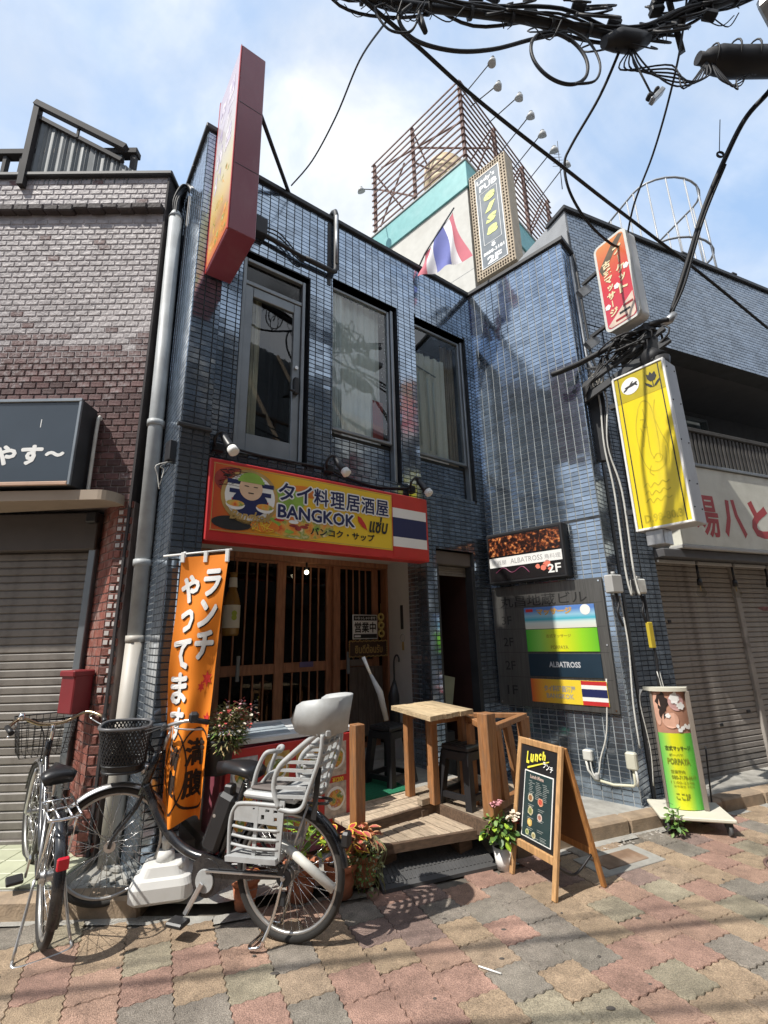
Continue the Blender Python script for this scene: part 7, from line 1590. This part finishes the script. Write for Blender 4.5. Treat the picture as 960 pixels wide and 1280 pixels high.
MB().cyl((.10,-.07,.245),(.10,-.07,.285),.026,.024,12).build('filler_cap', m_tank, bn_)
ba = thing('lunch_banner', 'tall orange banner with big white brush lettering hung beside the drain pipe', 'banner', (-1.45,3.49,0), R(2))
MB().cyl((0,0,.40),(-.055,.035,2.27),.011,.009,10).build('pole', m_white, ba); MB().cyl((-.20,.01,2.235),(.31,-.02,2.272),.008,.008,8).build('cross_bar', m_white, ba)
m_ban = M('orange_cloth', (.84,.24,.012), rough=.75, var=.06, vscale=3)
bz0, bz1, bw = .50, 2.225, .40
def bmap(x, y, z):
    t = (bz1-z)/(bz1-bz0)                      # 0 top .. 1 bottom
    s = x/bw; nar = 1-.23*t
    wave = .028*math.sin(s*7.5+t*1.2)*min(1,t*1.5) + .055*max(0,t-.55)*math.sin(s*9+1.2)*2 + .012*math.sin(t*11+s*3)
    fold = -.05*max(0,t-.5)*math.exp(-((s-.52)/.16)**2)*2.2
    return (-.045+ x*nar*.86 -.035*min(t*2.2,1)+.03*t, -.045+wave+fold + (y), z + .022*(s-.5)*(1-t) - .05*max(0,t-.8)*math.sin(s*6))
mb = MB(); NX, NZ = 26, 70
vs_ = [bmap(bw*i/NX, 0, bz1-(bz1-bz0)*j/NZ) for j in range(NZ+1) for i in range(NX+1)]
mb.add(vs_, [(j*(NX+1)+i, (j+1)*(NX+1)+i, (j+1)*(NX+1)+i+1, j*(NX+1)+i+1) for j in range(NZ) for i in range(NX)], 0, True); mb.build('cloth', m_ban, ba)
for x in (.012,.20,.385): 
    q = bmap(x,0,bz1); MB().cbox(q[0]-.014,q[0]+.014,q[1]-.012,q[1]+.012,bz1-.05,q[2]+.035,.003).build('loop', m_white, ba)
sh = M('black_letter_shadow', (.02,.015,.01), rough=.8)
def btext(chars, x0, x1, z0, z1):
    vtext(chars, x0+.007, x1+.007, z0-.008, z1-.008, -.0045, sh, ba, 0, map=bmap, sub=.035, gap=.08, fat=.009); vtext(chars, x0, x1, z0, z1, -.0085, m_white_p, ba, 0, map=bmap, sub=.035, gap=.08, fat=.009)
btext('ランチ', .215, .365, 1.48, 2.13); btext('やってます', .025, .185, .97, 2.10)
m_bk = M('black_cloth_print', (.025,.012,.006), rough=.8); m_rp = M('red_cloth_print', (.62,.03,.02), rough=.8)
vtext('満腹', .235, .375, .62, 1.00, -.0045, m_bk, ba, 0, map=bmap, sub=.035, fat=.005); vtext('満腹', .045, .19, .66, .96, -.0045, m_bk, ba, 0, map=bmap, sub=.035, fat=.005)
for cx, cz_, r_ in ((.13,.80,.125),(.31,.80,.135)):
    ring = MB(); n = 40
    for i in range(n):
        a0, a1 = 2*math.pi*i/n, 2*math.pi*(i+1)/n; q = []
        for (a, rr_) in ((a0,r_),(a1,r_),(a1,r_-.008),(a0,r_-.008)):
            X = min(max(cx+rr_*math.cos(a),.003),bw-.003); q.append(bmap(X,-.004,cz_+rr_*1.9*math.sin(a)))
        ring.add(q, [(0,1,2,3)])
    ring.build('circle_print', m_bk, ba)
for (cx, cz_, s_) in ((.34,1.36,.045),(.37,1.10,.04),(.30,1.31,.03)): 
    st_ = MB(); pts = [bmap(min(cx+s_*(1 if k % 2 else .45)*math.cos(k*math.pi/6),bw-.004),-.005,cz_+s_*1.3*(1 if k % 2 else .45)*math.sin(k*math.pi/6)) for k in range(12)]; st_.add(pts,[tuple(range(12))]); st_.build('red_splash', m_rp, ba)
# ------------------------------------------------------------------ bicycles
m_spoke = M('spoke_steel', (.62,.62,.62), rough=.25, metal=.9, var=.1); m_frame = M('black_bike_paint', (.014,.015,.018), rough=.26, var=.2, coat=.4, dirt=(.09,.08,.07), damt=.35, dscale=12); m_tyre = M('grey_black_tyre', (.028,.026,.024), rough=.8, var=.25, dirt=(.075,.065,.055), damt=.4)
m_rimc = M('dull_alloy_rim', (.50,.49,.47), rough=.35, metal=.8, var=.15); m_seatg = M('light_grey_seat_plastic', (.38,.39,.39), rough=.48, var=.10, vscale=12, dirt=(.27,.26,.24), damt=.45, dscale=9); m_sad = M('black_saddle', (.016,.016,.018), rough=.35, var=.1); m_silv = M('satin_silver', (.55,.55,.55), rough=.3, metal=.85)
WR = .335
def wheel(parent, cx, steer=0.0, pivot=None, hub_r=.022, name='wheel', nsp=32, seed=0, z=WR):
    """wheel in the local xz plane, centred at (cx,0,z), turned about the vertical through pivot x"""
    T = Matrix.Translation((pivot if pivot is not None else cx,0,0)) @ Matrix.Rotation(steer,4,'Z') @ Matrix.Translation((-(pivot if pivot is not None else cx),0,0))
    w = MB().torus((cx,0,z), WR-.021, .021, 'y', 56, 10).xf(T).build(name, m_tyre, parent)
    mb = MB(); mb.torus((cx,0,z), WR-.044, .012, 'y', 48, 8); mb.xf(T).build('rim', m_rimc, w)
    sp = MB(); off = seed
    for k in range(nsp):
        a = 2*math.pi*k/nsp + off; s_ = 1 if k % 2 else -1; b = a + (1.25 if (k//2) % 2 else -1.25)
        sp.cyl((cx+.026*math.cos(b), .028*s_, z+.026*math.sin(b)), (cx+(WR-.05)*math.cos(a), 0, z+(WR-.05)*math.sin(a)), .0016, .0016, 4)
    sp.xf(T).build('spokes', m_spoke, w, kind='stuff')
    hb = MB(); hb.cyl((cx,-.05,z),(cx,.05,z),hub_r,hub_r,14); hb.cyl((cx,-.034,z),(cx,-.026,z),hub_r+.014,hub_r+.014,14); hb.cyl((cx,.026,z),(cx,.034,z),hub_r+.014,hub_r+.014,14); hb.xf(T).build('hub', m_silv, w)
    return w, T
def fender(parent, cx, a0, a1, mat, T=None, r_=WR+.016, w=.030, z=WR):
    mb = MB(); n = 26; vs_ = []
    prof = [(-w,-.012),(-w*.75,.004),(0,.010),(w*.75,.004),(w,-.012)]
    for i in range(n+1):
        a = R(a0+(a1-a0)*i/n)
        for (y, dr) in prof: vs_.append((cx+(r_+dr)*math.cos(a), y, z+(r_+dr)*math.sin(a)))
    mb.add(vs_, [(i*5+j, i*5+j+1, (i+1)*5+j+1, (i+1)*5+j) for i in range(n) for j in range(4)], 0, True)
    if T is not None: mb.xf(T)
    return mb.build('mudguard', mat, parent)
def saddle(parent, x, z, mat, scale=1.0):
    prof = [(-.125,.085,-.005),(-.09,.098,.012),(-.03,.085,.018),(.03,.052,.012),(.09,.030,.008),(.145,.014,-.004)]; mb = MB(); vs_ = []; n = 9
    for (dx, hw, dz) in prof:
        for j in range(n):
            t = -1+2*j/(n-1); vs_.append((x+dx*scale, hw*t*scale, z+dz*scale-.028*abs(t)**2.5*scale-.012*(1-abs(t))*0))
    for (dx, hw, dz) in prof:
        for j in range(n):
            t = -1+2*j/(n-1); vs_.append((x+dx*scale*.96, hw*t*.86*scale, z+dz*scale-.060*scale))
    m_ = len(prof)*n; fs = [(i*n+j, (i+1)*n+j, (i+1)*n+j+1, i*n+j+1) for i in range(len(prof)-1) for j in range(n-1)]
    fs += [(m_+i*n+j, m_+i*n+j+1, m_+(i+1)*n+j+1, m_+(i+1)*n+j) for i in range(len(prof)-1) for j in range(n-1)]
    for i in range(len(prof)-1): fs += [(i*n, m_+i*n, m_+(i+1)*n, (i+1)*n), (i*n+n-1, (i+1)*n+n-1, m_+(i+1)*n+n-1, m_+i*n+n-1)]
    fs += [tuple(range(n))+tuple(range(m_+n-1, m_-1, -1)), tuple((len(prof)-1)*n+j for j in range(n-1,-1,-1))+tuple(m_+(len(prof)-1)*n+j for j in range(n))]
    mb.add(vs_, fs, 0, True); s_ = mb.build('saddle', mat, parent)
    sp_ = MB()
    for sy in (-1,1):
        pts = [(x-.09+.05*math.cos(t*1.4)*.5*0+.0, sy*.045+.022*math.cos(t*1.25), z-.06-.055*t/18) for t in range(19)]; sp_.tube(pts,.006,5)
    sp_.tube([(x-.08,.0,z-.07),(x+.1,.0,z-.045)],.008,6); sp_.build('saddle_springs', m_silv, s_); return s_
def bar_grip(parent, pts, mat, r_=.011, T=None, grip=.11, gmat=None, name='handlebar'):
    p = spline(pts,6); mb = MB().tube(p, r_, 9)
    if T is not None: mb.xf(T)
    o = mb.build(name, mat, parent)
    for end in (0,-1):
        e, q = p[end], p[4 if end == 0 else -5]; d_ = (q-e).normalized(); g_ = MB().cyl(e-d_*.005, e+d_*grip, .017, .016, 12)
        if T is not None: g_.xf(T)
        g_.build('grip', gmat or m_black, o)
    return o

# --- electric bicycle with a child seat (front points to the left)
EB = thing('child_seat_bicycle', 'black electric city bicycle with a grey child seat over the rear wheel', 'bicycle', (-.60,3.135,0), R(164.4), None, R(-2.6))
WB = 1.235
wheel(EB, 0, 0, None, .034, 'rear_wheel', 36, .05)
STEER = R(37); PIV = WB-.075
fw, TF = wheel(EB, WB, STEER, PIV, .020, 'front_wheel', 36, .1)
fender(EB, 0, 5, 168, m_frame); fender(EB, WB, 30, 118, m_silv, TF, WR+.012); fender(EB, WB, 118, 196, m_silv, TF, WR+.012)
# frame
def fr_(pts, r_, name='frame_tube', mat=None, k=6, n=12, T=None, parent=None, sy=1.0):
    mb = MB().tube(spline(pts,k), r_, n, sy=sy)
    if T is not None: mb.xf(T)
    return mb.build(name, mat or m_frame, parent or EB)
htT, htB = Vector((PIV-.165,0,.86)), Vector((PIV-.095,0,.64))
fr_([htT+Vector((-.005,0,.02)), htB+Vector((.006,0,-.02))], .024, 'head_tube', k=2)
fr_([(htB+Vector((-.015,0,.045)))[:], (.93,0,.52), (.80,0,.405), (.66,0,.345), (.50,0,.33)], [.026]*25 if False else .027, 'down_tube')
fr_([(.46,0,.33),(.36,0,.66),(.325,0,.77)], .019, 'seat_tube'); fr_([(.325,0,.76),(.30,0,.84)], .0135, 'seat_post', m_silv)
for sy in (-1,1):
    fr_([(.45,.03*sy,.30),(.2,.055*sy,.32),(0,.062*sy,WR)], .010, 'chain_stay', k=4, n=8); fr_([(.37,.02*sy,.66),(.2,.05*sy,.52),(0,.062*sy,WR)], .009, 'seat_stay', k=4, n=8)
# battery, motor, chain cover, crank
bt = MB(); bt.cbox(-.058,.062,-.052,.052,-.17,.16,.022,0,Matrix.Translation((.468,0,.545)) @ Matrix.Rotation(R(-18),4,'Y')); bt.build('battery', m_black, EB); MB().cyl((.49,.049,.58),(.49,.053,.58),.010,.010,10).build('battery_lock', m_silv, EB)
MB().cbox(-.03,.03,-.03,.03,-.03,.03,.01,0,Matrix.Translation((.43,0,.715))).build('battery_handle', m_black, EB)
mot = MB(); mot.tube([(.50,-.06,.26),(.50,.06,.26)],[.10,.10],22); mot.build('motor', m_frame, EB); MB().cyl((.505,.061,.245),(.505,.070,.245),.062,.058,24).build('motor_cap', m_seatg, EB)
cc = MB(); cc.prism([(.60,.32),(.54,.38),(.40,.36),(.30,.325),(.05,.345),(.0,.335),(.03,.315),(.28,.285),(.38,.22),(.46,.17),(.57,.18)], .045, .058); cc.build('chain_cover', m_frame, EB, fix=True)
MB().bar((.50,.072,.30),(.0,.07,.34),.012,.008).build('cover_trim', m_silv, EB)
MB().bar((.505,.085,.245),(.60,.085,.075),.014,.028,b=.004).build('crank_arm', m_silv, EB); MB().cbox(.55,.66,.09,.175,.045,.072,.008).build('pedal', m_black, EB)
MB().bar((.505,-.085,.245),(.41,-.085,.415),.014,.028,b=.004).build('crank_arm', m_silv, EB); MB().cbox(.35,.46,-.175,-.09,.40,.427,.008).build('pedal', m_black, EB)
saddle(EB, .375, .865, m_sad, 1.08)
# fork, stem, handlebar
for sy in (-1,1): fr_([(PIV-.08,.048*sy,.66),(PIV-.05,.052*sy,.55),(WB-.02,.058*sy,.40),(WB,.058*sy,WR)], .011, 'fork_blade', None, 5, 8, TF)
fr_([(PIV-.09,-.05,.665),(PIV-.09,.05,.665)], .016, 'fork_crown', None, 2, 8, TF); fr_([(PIV-.165,0,.87),(PIV-.195,0,.99)], .0125, 'stem', m_silv, 2, 10, TF); fr_([(PIV-.20,0,1.0),(PIV-.15,0,1.01)], .016, 'stem', m_silv, 2, 10, TF)
hbp = [(PIV-0.420,.27,1.075),(PIV-0.320,.275,1.09),(PIV-0.200,.21,1.06),(PIV-0.150,.08,1.01),(PIV-0.145,0,1.005),(PIV-0.150,-.08,1.01),(PIV-0.200,-.21,1.06),(PIV-0.320,-.275,1.09),(PIV-0.420,-.27,1.075)]
bar_grip(EB, hbp, m_silv, .0115, TF)
for sy in (-1,1):
    fr_([(PIV-0.260,.245*sy,1.07),(PIV-0.220,.235*sy,1.045),(PIV-0.300,.265*sy,1.035),(PIV-0.390,.275*sy,1.035)], .006, 'brake_lever', m_silv, 4, 6, TF)
    for q in range(2): fr_([(PIV-0.210,.2*sy,1.06),(PIV-0.040,.16*sy,1.02-.03*q),(PIV-0.030,.05*sy,.95-.05*q),(PIV-0.110,.02*sy,.85),(PIV-0.080,.03*sy,.7)], .0045, 'brake_cable', m_wire, 5, 5, TF)
MB().cbox(PIV-0.260,PIV-0.190,-.14,-.08,1.06,1.11,.012).xf(TF).build('shifter', m_black, EB); MB().cbox(PIV-0.360,PIV-0.300,.235,.30,1.075,1.14,.015).xf(TF).build('bell', m_black, EB)
MB().cbox(PIV-0.080,PIV-0.010,-.04,.04,.97,1.03,.012).xf(TF).build('control_panel', m_black, EB)
MB().tube([(PIV-0.100,.0,.76),(PIV-0.065,0,.76),(PIV-0.045,0,.76)],[.03,.04,.035],12).xf(TF).build('headlamp', m_silv, EB)
# front basket of woven black plastic
bk0, bk1, bzb, bzt = PIV-.09, PIV+.21, .775, 1.035
def bkp(u, v):   # u around 0..1, v height 0..1 : rounded box, wider on top
    a = 2*math.pi*u; e = 3.2; c_, s_ = math.cos(a), math.sin(a); rr_ = (abs(c_)**e+abs(s_)**e)**(-1/e); w = .80+.20*v
    return ((bk0+bk1)/2+.02*v+.15*w*rr_*c_, .185*w*rr_*s_, bzb+(bzt-bzb)*v*(1-.12*max(0,-c_)*0))
bkm = MB(); NB = 44
for k in range(NB):
    for sgn in (-1,1):
        pts = [bkp((k+sgn*5*v)/NB, .16+.80*v) for v in (0,.25,.5,.75,1)]; bkm.tube(pts, .0048, 4, caps=False)
bko = bkm.xf(TF).build('basket', m_black, EB)
for v, r_ in ((1.0,.011),(.0,.008),(.15,.007)): MB().tube([bkp(i/48, v) for i in range(48)], r_, 7, closed=True).xf(TF).build('basket_rim' if v == 1 else 'basket_band', m_black if v < 1 else M('basket_rim_grey',(.10,.10,.105),rough=.4), bko)
mb = MB(); vs_ = [bkp(i/40, 0) for i in range(40)]+[bkp(i/40, .15) for i in range(40)]; mb.add(vs_, [(i,(i+1) % 40,(i+1) % 40+40,i+40) for i in range(40)]+[tuple(range(40))]); mb.xf(TF).build('basket_base', m_black, bko)
# rear rack, child seat
fr_([(.20,.05,.70),(-.18,.05,.715),(-.22,0,.715),(-.18,-.05,.715),(.20,-.05,.70)], .008, 'rear_rack', m_frame, 4, 7)
for sy in (-1,1): fr_([(-.12,.06*sy,.71),(0,.07*sy,.36)], .007, 'rack_stay', m_silv, 2, 7)
def plate(pts, y0, y1, name, mat=None): return MB().prism(pts, y0, y1).build(name, mat or m_seatg, EB, fix=True)
cs = thing('child_seat', None, None); cs.parent = EB; cs.location = (.035,0,0)
def gplate(mb, name, mat=None, fix=True): return mb.xf(Matrix.Translation((-.075,0,0))).build(name, mat or m_seatg, cs, fix=fix)
def cplate(mb, name, mat=None, fix=True): return mb.build(name, mat or m_seatg, cs, fix=fix)
cplate(MB().cbox(-.12,.22,-.15,.15,.725,.765,.015), 'seat_base'); cplate(MB().cbox(.02,.19,-.12,.12,.766,.785,.01), 'seat_cushion', M('grey_brown_pad',(.13,.11,.10),rough=.8))
for sy in (-1,1):
    y0, y1 = (.145*sy, .165*sy) if sy > 0 else (-.165,-.145)
    # side wing with slots: outline frame + horizontal bars
    wing = [(-.02,.705),(.02,.80),(.0,.90),(-.08,.98),(-.20,1.08),(-.235,1.10)]; cplate(MB().tube(spline([(x,(y0+y1)/2,z) for x,z in wing],5), .016, 8), 'seat_wing'); cplate(MB().tube(spline([(x,(y0+y1)/2,z) for x,z in ((-.02,.70),(-.10,.695),(-.16,.72),(-.19,.80),(-.25,.98),(-.26,1.1))],5), .013, 8), 'seat_wing')
    for z, xa, xb in ((.76,-.005,-.17),(.805,.015,-.18),(.85,.005,-.20),(.895,-.0,-.215),(.94,-.05,-.23)): cplate(MB().bar((xa,(y0+y1)/2,z),(xb,(y0+y1)/2,z+.012),.014,.016), 'wing_slat')
    # leg guard
    g0, g1 = (.150*sy,.160*sy) if sy > 0 else (-.160,-.150)
    ym = (g0+g1)/2
    gplate(MB().prism([(.035,.44),(.345,.42),(.35,.445),(.04,.465)], min(g0,g1)-.03 if sy < 0 else min(g0,g1)-.08, max(g0,g1)+.03 if sy > 0 else max(g0,g1)+.08), 'foot_rest')
    for z in (.455+.045*k for k in range(1,4)): gplate(MB().tube(spline([(.04,ym,z+.0),(.2,ym+.012*sy,z-.006),(.335,ym,z-.004)],4), .008, 6), 'guard_slat')
    gplate(MB().bar((.19,ym,.45),(.19,ym,.70),.022,.012,up=(0,1,0)), 'guard_rib'); gplate(MB().bar((.045,ym,.45),(.035,ym,.74),.03,.012,up=(0,1,0)), 'guard_rib'); gplate(MB().tube(spline([(.345,ym,.43),(.355,ym,.60),(.33,ym,.68),(.27,ym,.705),(.03,ym,.715)],5), .011, 8), 'guard_rib')
    holes_ = [(.06,.085,.675,.69),(.11,.135,.675,.69),(.20,.215,.68,.69),(.06,.08,.635,.655),(.14,.16,.635,.66)]
    gplate(wall_mb(.04,.33,.615,.705,holes_,min(g0,g1),max(g0,g1)), 'guard_panel', fix=False)
# back rest with slots and the curved head guard
for k in range(6):
    t = k/5; z = .76+.055*k; x = -.155-.016*k; cplate(MB().tube(spline([(x+.05,-.155,z),(x-.02,-.10,z),(x-.03,0,z),(x-.02,.10,z),(x+.05,.155,z)],4), .012, 6), 'back_slat')
for y in (-.08,0,.08): cplate(MB().bar((-.16,y,.74),(-.275,y,1.10),.03,.014,up=(0,1,0)), 'back_rib')
cplate(MB().cbox(-.30,-.22,-.15,.15,1.075,1.13,.015), 'back_top')
hd = MB(); n = 22; vs_ = []
for i in range(n+1):
    q_ = -1+2*i/n; a = R(90*max(-1,min(1,q_*1.7))); x0 = -.205-.125*math.cos(a)+.135*max(0,abs(q_)-.59)/.41; y0 = .162*math.sin(a); edge = abs(q_)
    rd = max(0,(edge-.80)/.20); zb = 1.095+.085*(1-math.sqrt(max(0,1-rd*rd))); zt = 1.30-.045*edge**2-.09*(1-math.sqrt(max(0,1-rd*rd)))
    vs_ += [(x0+.0,y0,zb),(x0-.012*(1-edge),y0*1.06,(zb+zt)/2),(x0-.03*(1-edge),y0*1.10,zt)]
hd.add(vs_, [f_ for i in range(n) for f_ in ((3*i,3*i+3,3*i+4,3*i+1),(3*i+1,3*i+4,3*i+5,3*i+2))], 0, True)
ho = cplate(hd, 'head_guard', fix=False); md = ho.modifiers.new('thickness','SOLIDIFY'); md.thickness = .012
MB().cyl((-.10,.172,1.215),(-.10,.178,1.215),.007,.007,8).build('screw', m_black, cs)
fr_([(.19,.09,.76),(.17,.09,.86),(.13,.085,.95),(.09,.06,.965),(.075,.0,.955),(.09,-.06,.965),(.13,-.085,.95),(.17,-.09,.86),(.19,-.09,.76)], .013, 'grab_bar', m_seatg, 5, 9, None, cs); fr_([(.17,.03,.775),(.12,.03,.83),(.10,.0,.84),(.12,-.03,.83),(.17,-.03,.775)], .012, 'grab_bar', m_seatg, 4, 8, None, cs)
MB().bar((-.235,.12,.92),(-.22,.13,.66),.03,.006,up=(0,1,0)).build('strap', m_black, cs)
# ring lock, white umbrella holder tube, rear lamp, stand
MB().tube([(.02,.085,.51),(-.30,.075,.325)], .024, 12).build('holder_tube', m_whitew, EB)
MB().cbox(-.36,-.31,-.03,.03,.50,.58,.012).build('rear_lamp', m_black, EB)
for sy in (-1,1): fr_([(.0,.075*sy,WR),(.04,.09*sy,.15),(.09,.12*sy,.02)], .009, 'stand_leg', m_chrome, 3, 8)
fr_([(.09,.12,.02),(.14,.13,.012),(.16,.10,.010),(.15,0,.010),(.16,-.10,.010),(.14,-.13,.012),(.09,-.12,.02)], .009, 'stand_foot', m_chrome, 3, 8)
MB().cyl((0,-.09,WR),(0,.09,WR),.012,.012,10).build('axle', m_silv, EB); MB().cyl((.0,.066,WR),(0,.076,WR),.045,.045,18).build('hub_brake', m_coping, EB)
MB().cbox(-.02,.03,.066,.08,.20,.27,.01).build('derailleur', m_coping, EB)

# --- plain city bicycle parked on the left, seen from behind
d2 = Vector((-.62,.745)); rz2 = math.atan2(d2.y, d2.x)
LBk = thing('city_bicycle', 'black and silver city bicycle with wire basket parked in front of the left shutter', 'bicycle', (-1.985,3.18,0), rz2, None, R(-4.5))
WB2 = 1.09
def lf_(pts, r_, name, mat=None, k=5, n=9, T=None):
    mb = MB().tube(spline(pts,k), r_, n)
    if T is not None: mb.xf(T)
    return mb.build(name, mat or m_frame, LBk)
wheel(LBk, 0, 0, None, .030, 'rear_wheel', 32, .02); PV2 = WB2-.07; ST2 = R(4); fw2, T2 = wheel(LBk, WB2, ST2, PV2, .018, 'front_wheel', 32, .06)
fender(LBk, 0, 25, 200, m_frame); fender(LBk, WB2, 10, 170, m_silv, T2)
MB().cbox(-.375,-.350,-.028,.028,.50,.56,.006).build('reflector', M('red_reflector',(.60,.01,.03),rough=.25), LBk)
lf_([(PV2-.10,0,.86),(PV2-.03,0,.63)], .022, 'head_tube', k=2); lf_([(PV2-.045,0,.69),(.80,0,.52),(.62,0,.36),(.45,0,.29)], .022, 'down_tube'); lf_([(PV2-.06,0,.76),(.72,0,.58),(.55,0,.45),(.42,0,.42)], .016, 'top_tube')
lf_([(.44,0,.28),(.34,0,.62),(.32,0,.68)], .017, 'seat_tube'); lf_([(.32,0,.66),(.29,0,.77)], .013, 'seat_post', m_silv)
for sy in (-1,1):
    lf_([(.44,.03*sy,.285),(0,.06*sy,WR)], .010, 'chain_stay', k=2); lf_([(.34,.02*sy,.64),(0,.06*sy,WR)], .009, 'seat_stay', m_silv, k=2); lf_([(-.24,.055*sy,.70),(0,.065*sy,WR)], .006, 'rack_stay', m_chrome, k=2)
    lf_([(PV2-.02,.045*sy,.655),(WB2-.02,.055*sy,.42),(WB2,.055*sy,WR)], .010, 'fork_blade', m_silv, T=T2)
    for (x, z) in ((.02,.0),): lf_([(0,.07*sy,WR),(-.05,.10*sy,.16),(-.12,.13*sy,.02)], .008, 'stand_leg', m_silv, 3)
lf_([(-.12,.13,.02),(-.17,.12,.010),(-.18,0,.008),(-.17,-.12,.010),(-.12,-.13,.02)], .008, 'stand_foot', m_silv)
rk = MB()
for y in (-.075,-.03,.03,.075): rk.tube([(.18,y,.695),(-.25,y,.715)], .006, 6)
for x in (.10,-.05,-.22): rk.tube([(x,-.08,.70),(x,.08,.70)], .006, 6)
rk.tube(spline([(-.25,-.075,.715),(-.28,0,.715),(-.25,.075,.715)],5), .007, 6); rk.build('rear_rack', m_chrome, LBk)
cg = MB(); cg.prism([(.52,.34),(.44,.36),(.05,.40),(-.05,.36),(-.02,.30),(.40,.20),(.52,.23)], -.062, -.05); cg.build('chain_cover', m_frame, LBk, fix=True)
MB().bar((.44,-.07,.28),(.44,-.07,.28+.001),.01,.01).build('crank_arm', m_silv, LBk) if False else None
MB().bar((.44,.06,.28),(.53,.06,.14),.012,.026).build('crank_arm', m_silv, LBk); MB().cbox(.48,.58,.07,.16,.12,.145,.006).build('pedal', m_black, LBk)
MB().bar((.44,-.075,.28),(.35,-.075,.42),.012,.026).build('crank_arm', m_silv, LBk); MB().cbox(.30,.40,-.17,-.08,.405,.43,.006).build('pedal', m_black, LBk)
saddle(LBk, .30, .83, m_sad, 1.0)
lf_([(PV2-.10,0,.85),(PV2-.125,0,.97)], .012, 'stem', m_chrome, 2, 9, T2)
m_brz = M('tarnished_chrome', (.42,.33,.22), rough=.25, metal=.9, var=.2)
bar_grip(LBk, [(PV2-.36,.28,1.00),(PV2-.25,.285,1.02),(PV2-.13,.20,1.04),(PV2-.10,.09,.985),(PV2-.10,0,.975),(PV2-.10,-.09,.985),(PV2-.13,-.20,1.04),(PV2-.25,-.285,1.02),(PV2-.36,-.28,1.00)], m_brz, .0115, T2)
for sy in (-1,1): lf_([(PV2-.17,.24*sy,1.03),(PV2-.14,.23*sy,1.0),(PV2-.3,.29*sy,.96)], .006, 'brake_lever', m_chrome, 4, 6, T2)
MB().cyl((PV2-.17,.21,1.045),(PV2-.17,.21,1.085),.024,.015,12).xf(T2).build('bell', m_chrome, LBk)
wb = MB(); bx0, bx1, hz0, hz1 = PV2+.03, PV2+.30, .72, .98
def wbp(x, y, z): t = (z-hz0)/(hz1-hz0); cx = (bx0+bx1)/2; return (cx+(x-cx)*(.82+.18*t), y*(.80+.20*t), z)
for i in range(9):
    y = -.19+.38*i/8; wb.tube([wbp(bx0,y,hz1),wbp(bx0,y,hz0),wbp(bx1,y,hz0),wbp(bx1,y,hz1)], .0022, 4)
for i in range(7):
    x = bx0+(bx1-bx0)*i/6; wb.tube([wbp(x,-.19,hz1),wbp(x,-.19,hz0),wbp(x,.19,hz0),wbp(x,.19,hz1)], .0022, 4)
for k in range(8):
    z = hz0+(hz1-hz0)*k/7; wb.tube([wbp(bx0,-.19,z),wbp(bx1,-.19,z),wbp(bx1,.19,z),wbp(bx0,.19,z)], .0022 if k < 7 else .006, 5, closed=True)
wb.xf(T2).build('basket', m_wire, LBk)
lf_([(PV2-.12,.18,1.0),(PV2+.02,.1,1.0),(PV2+.0,.03,.88),(PV2-.02,.03,.7)], .0045, 'brake_cable', m_wire, 5, 5, T2); MB().tube([(PV2+.02,0,.68),(PV2+.07,0,.68)],[.022,.032],10).xf(T2).build('headlamp', m_chrome, LBk)
MB().tube([(.28,.07,.56),(.50,.09,.86)],[.028,.028],10).build('umbrella_sleeve', m_black, LBk) if False else None
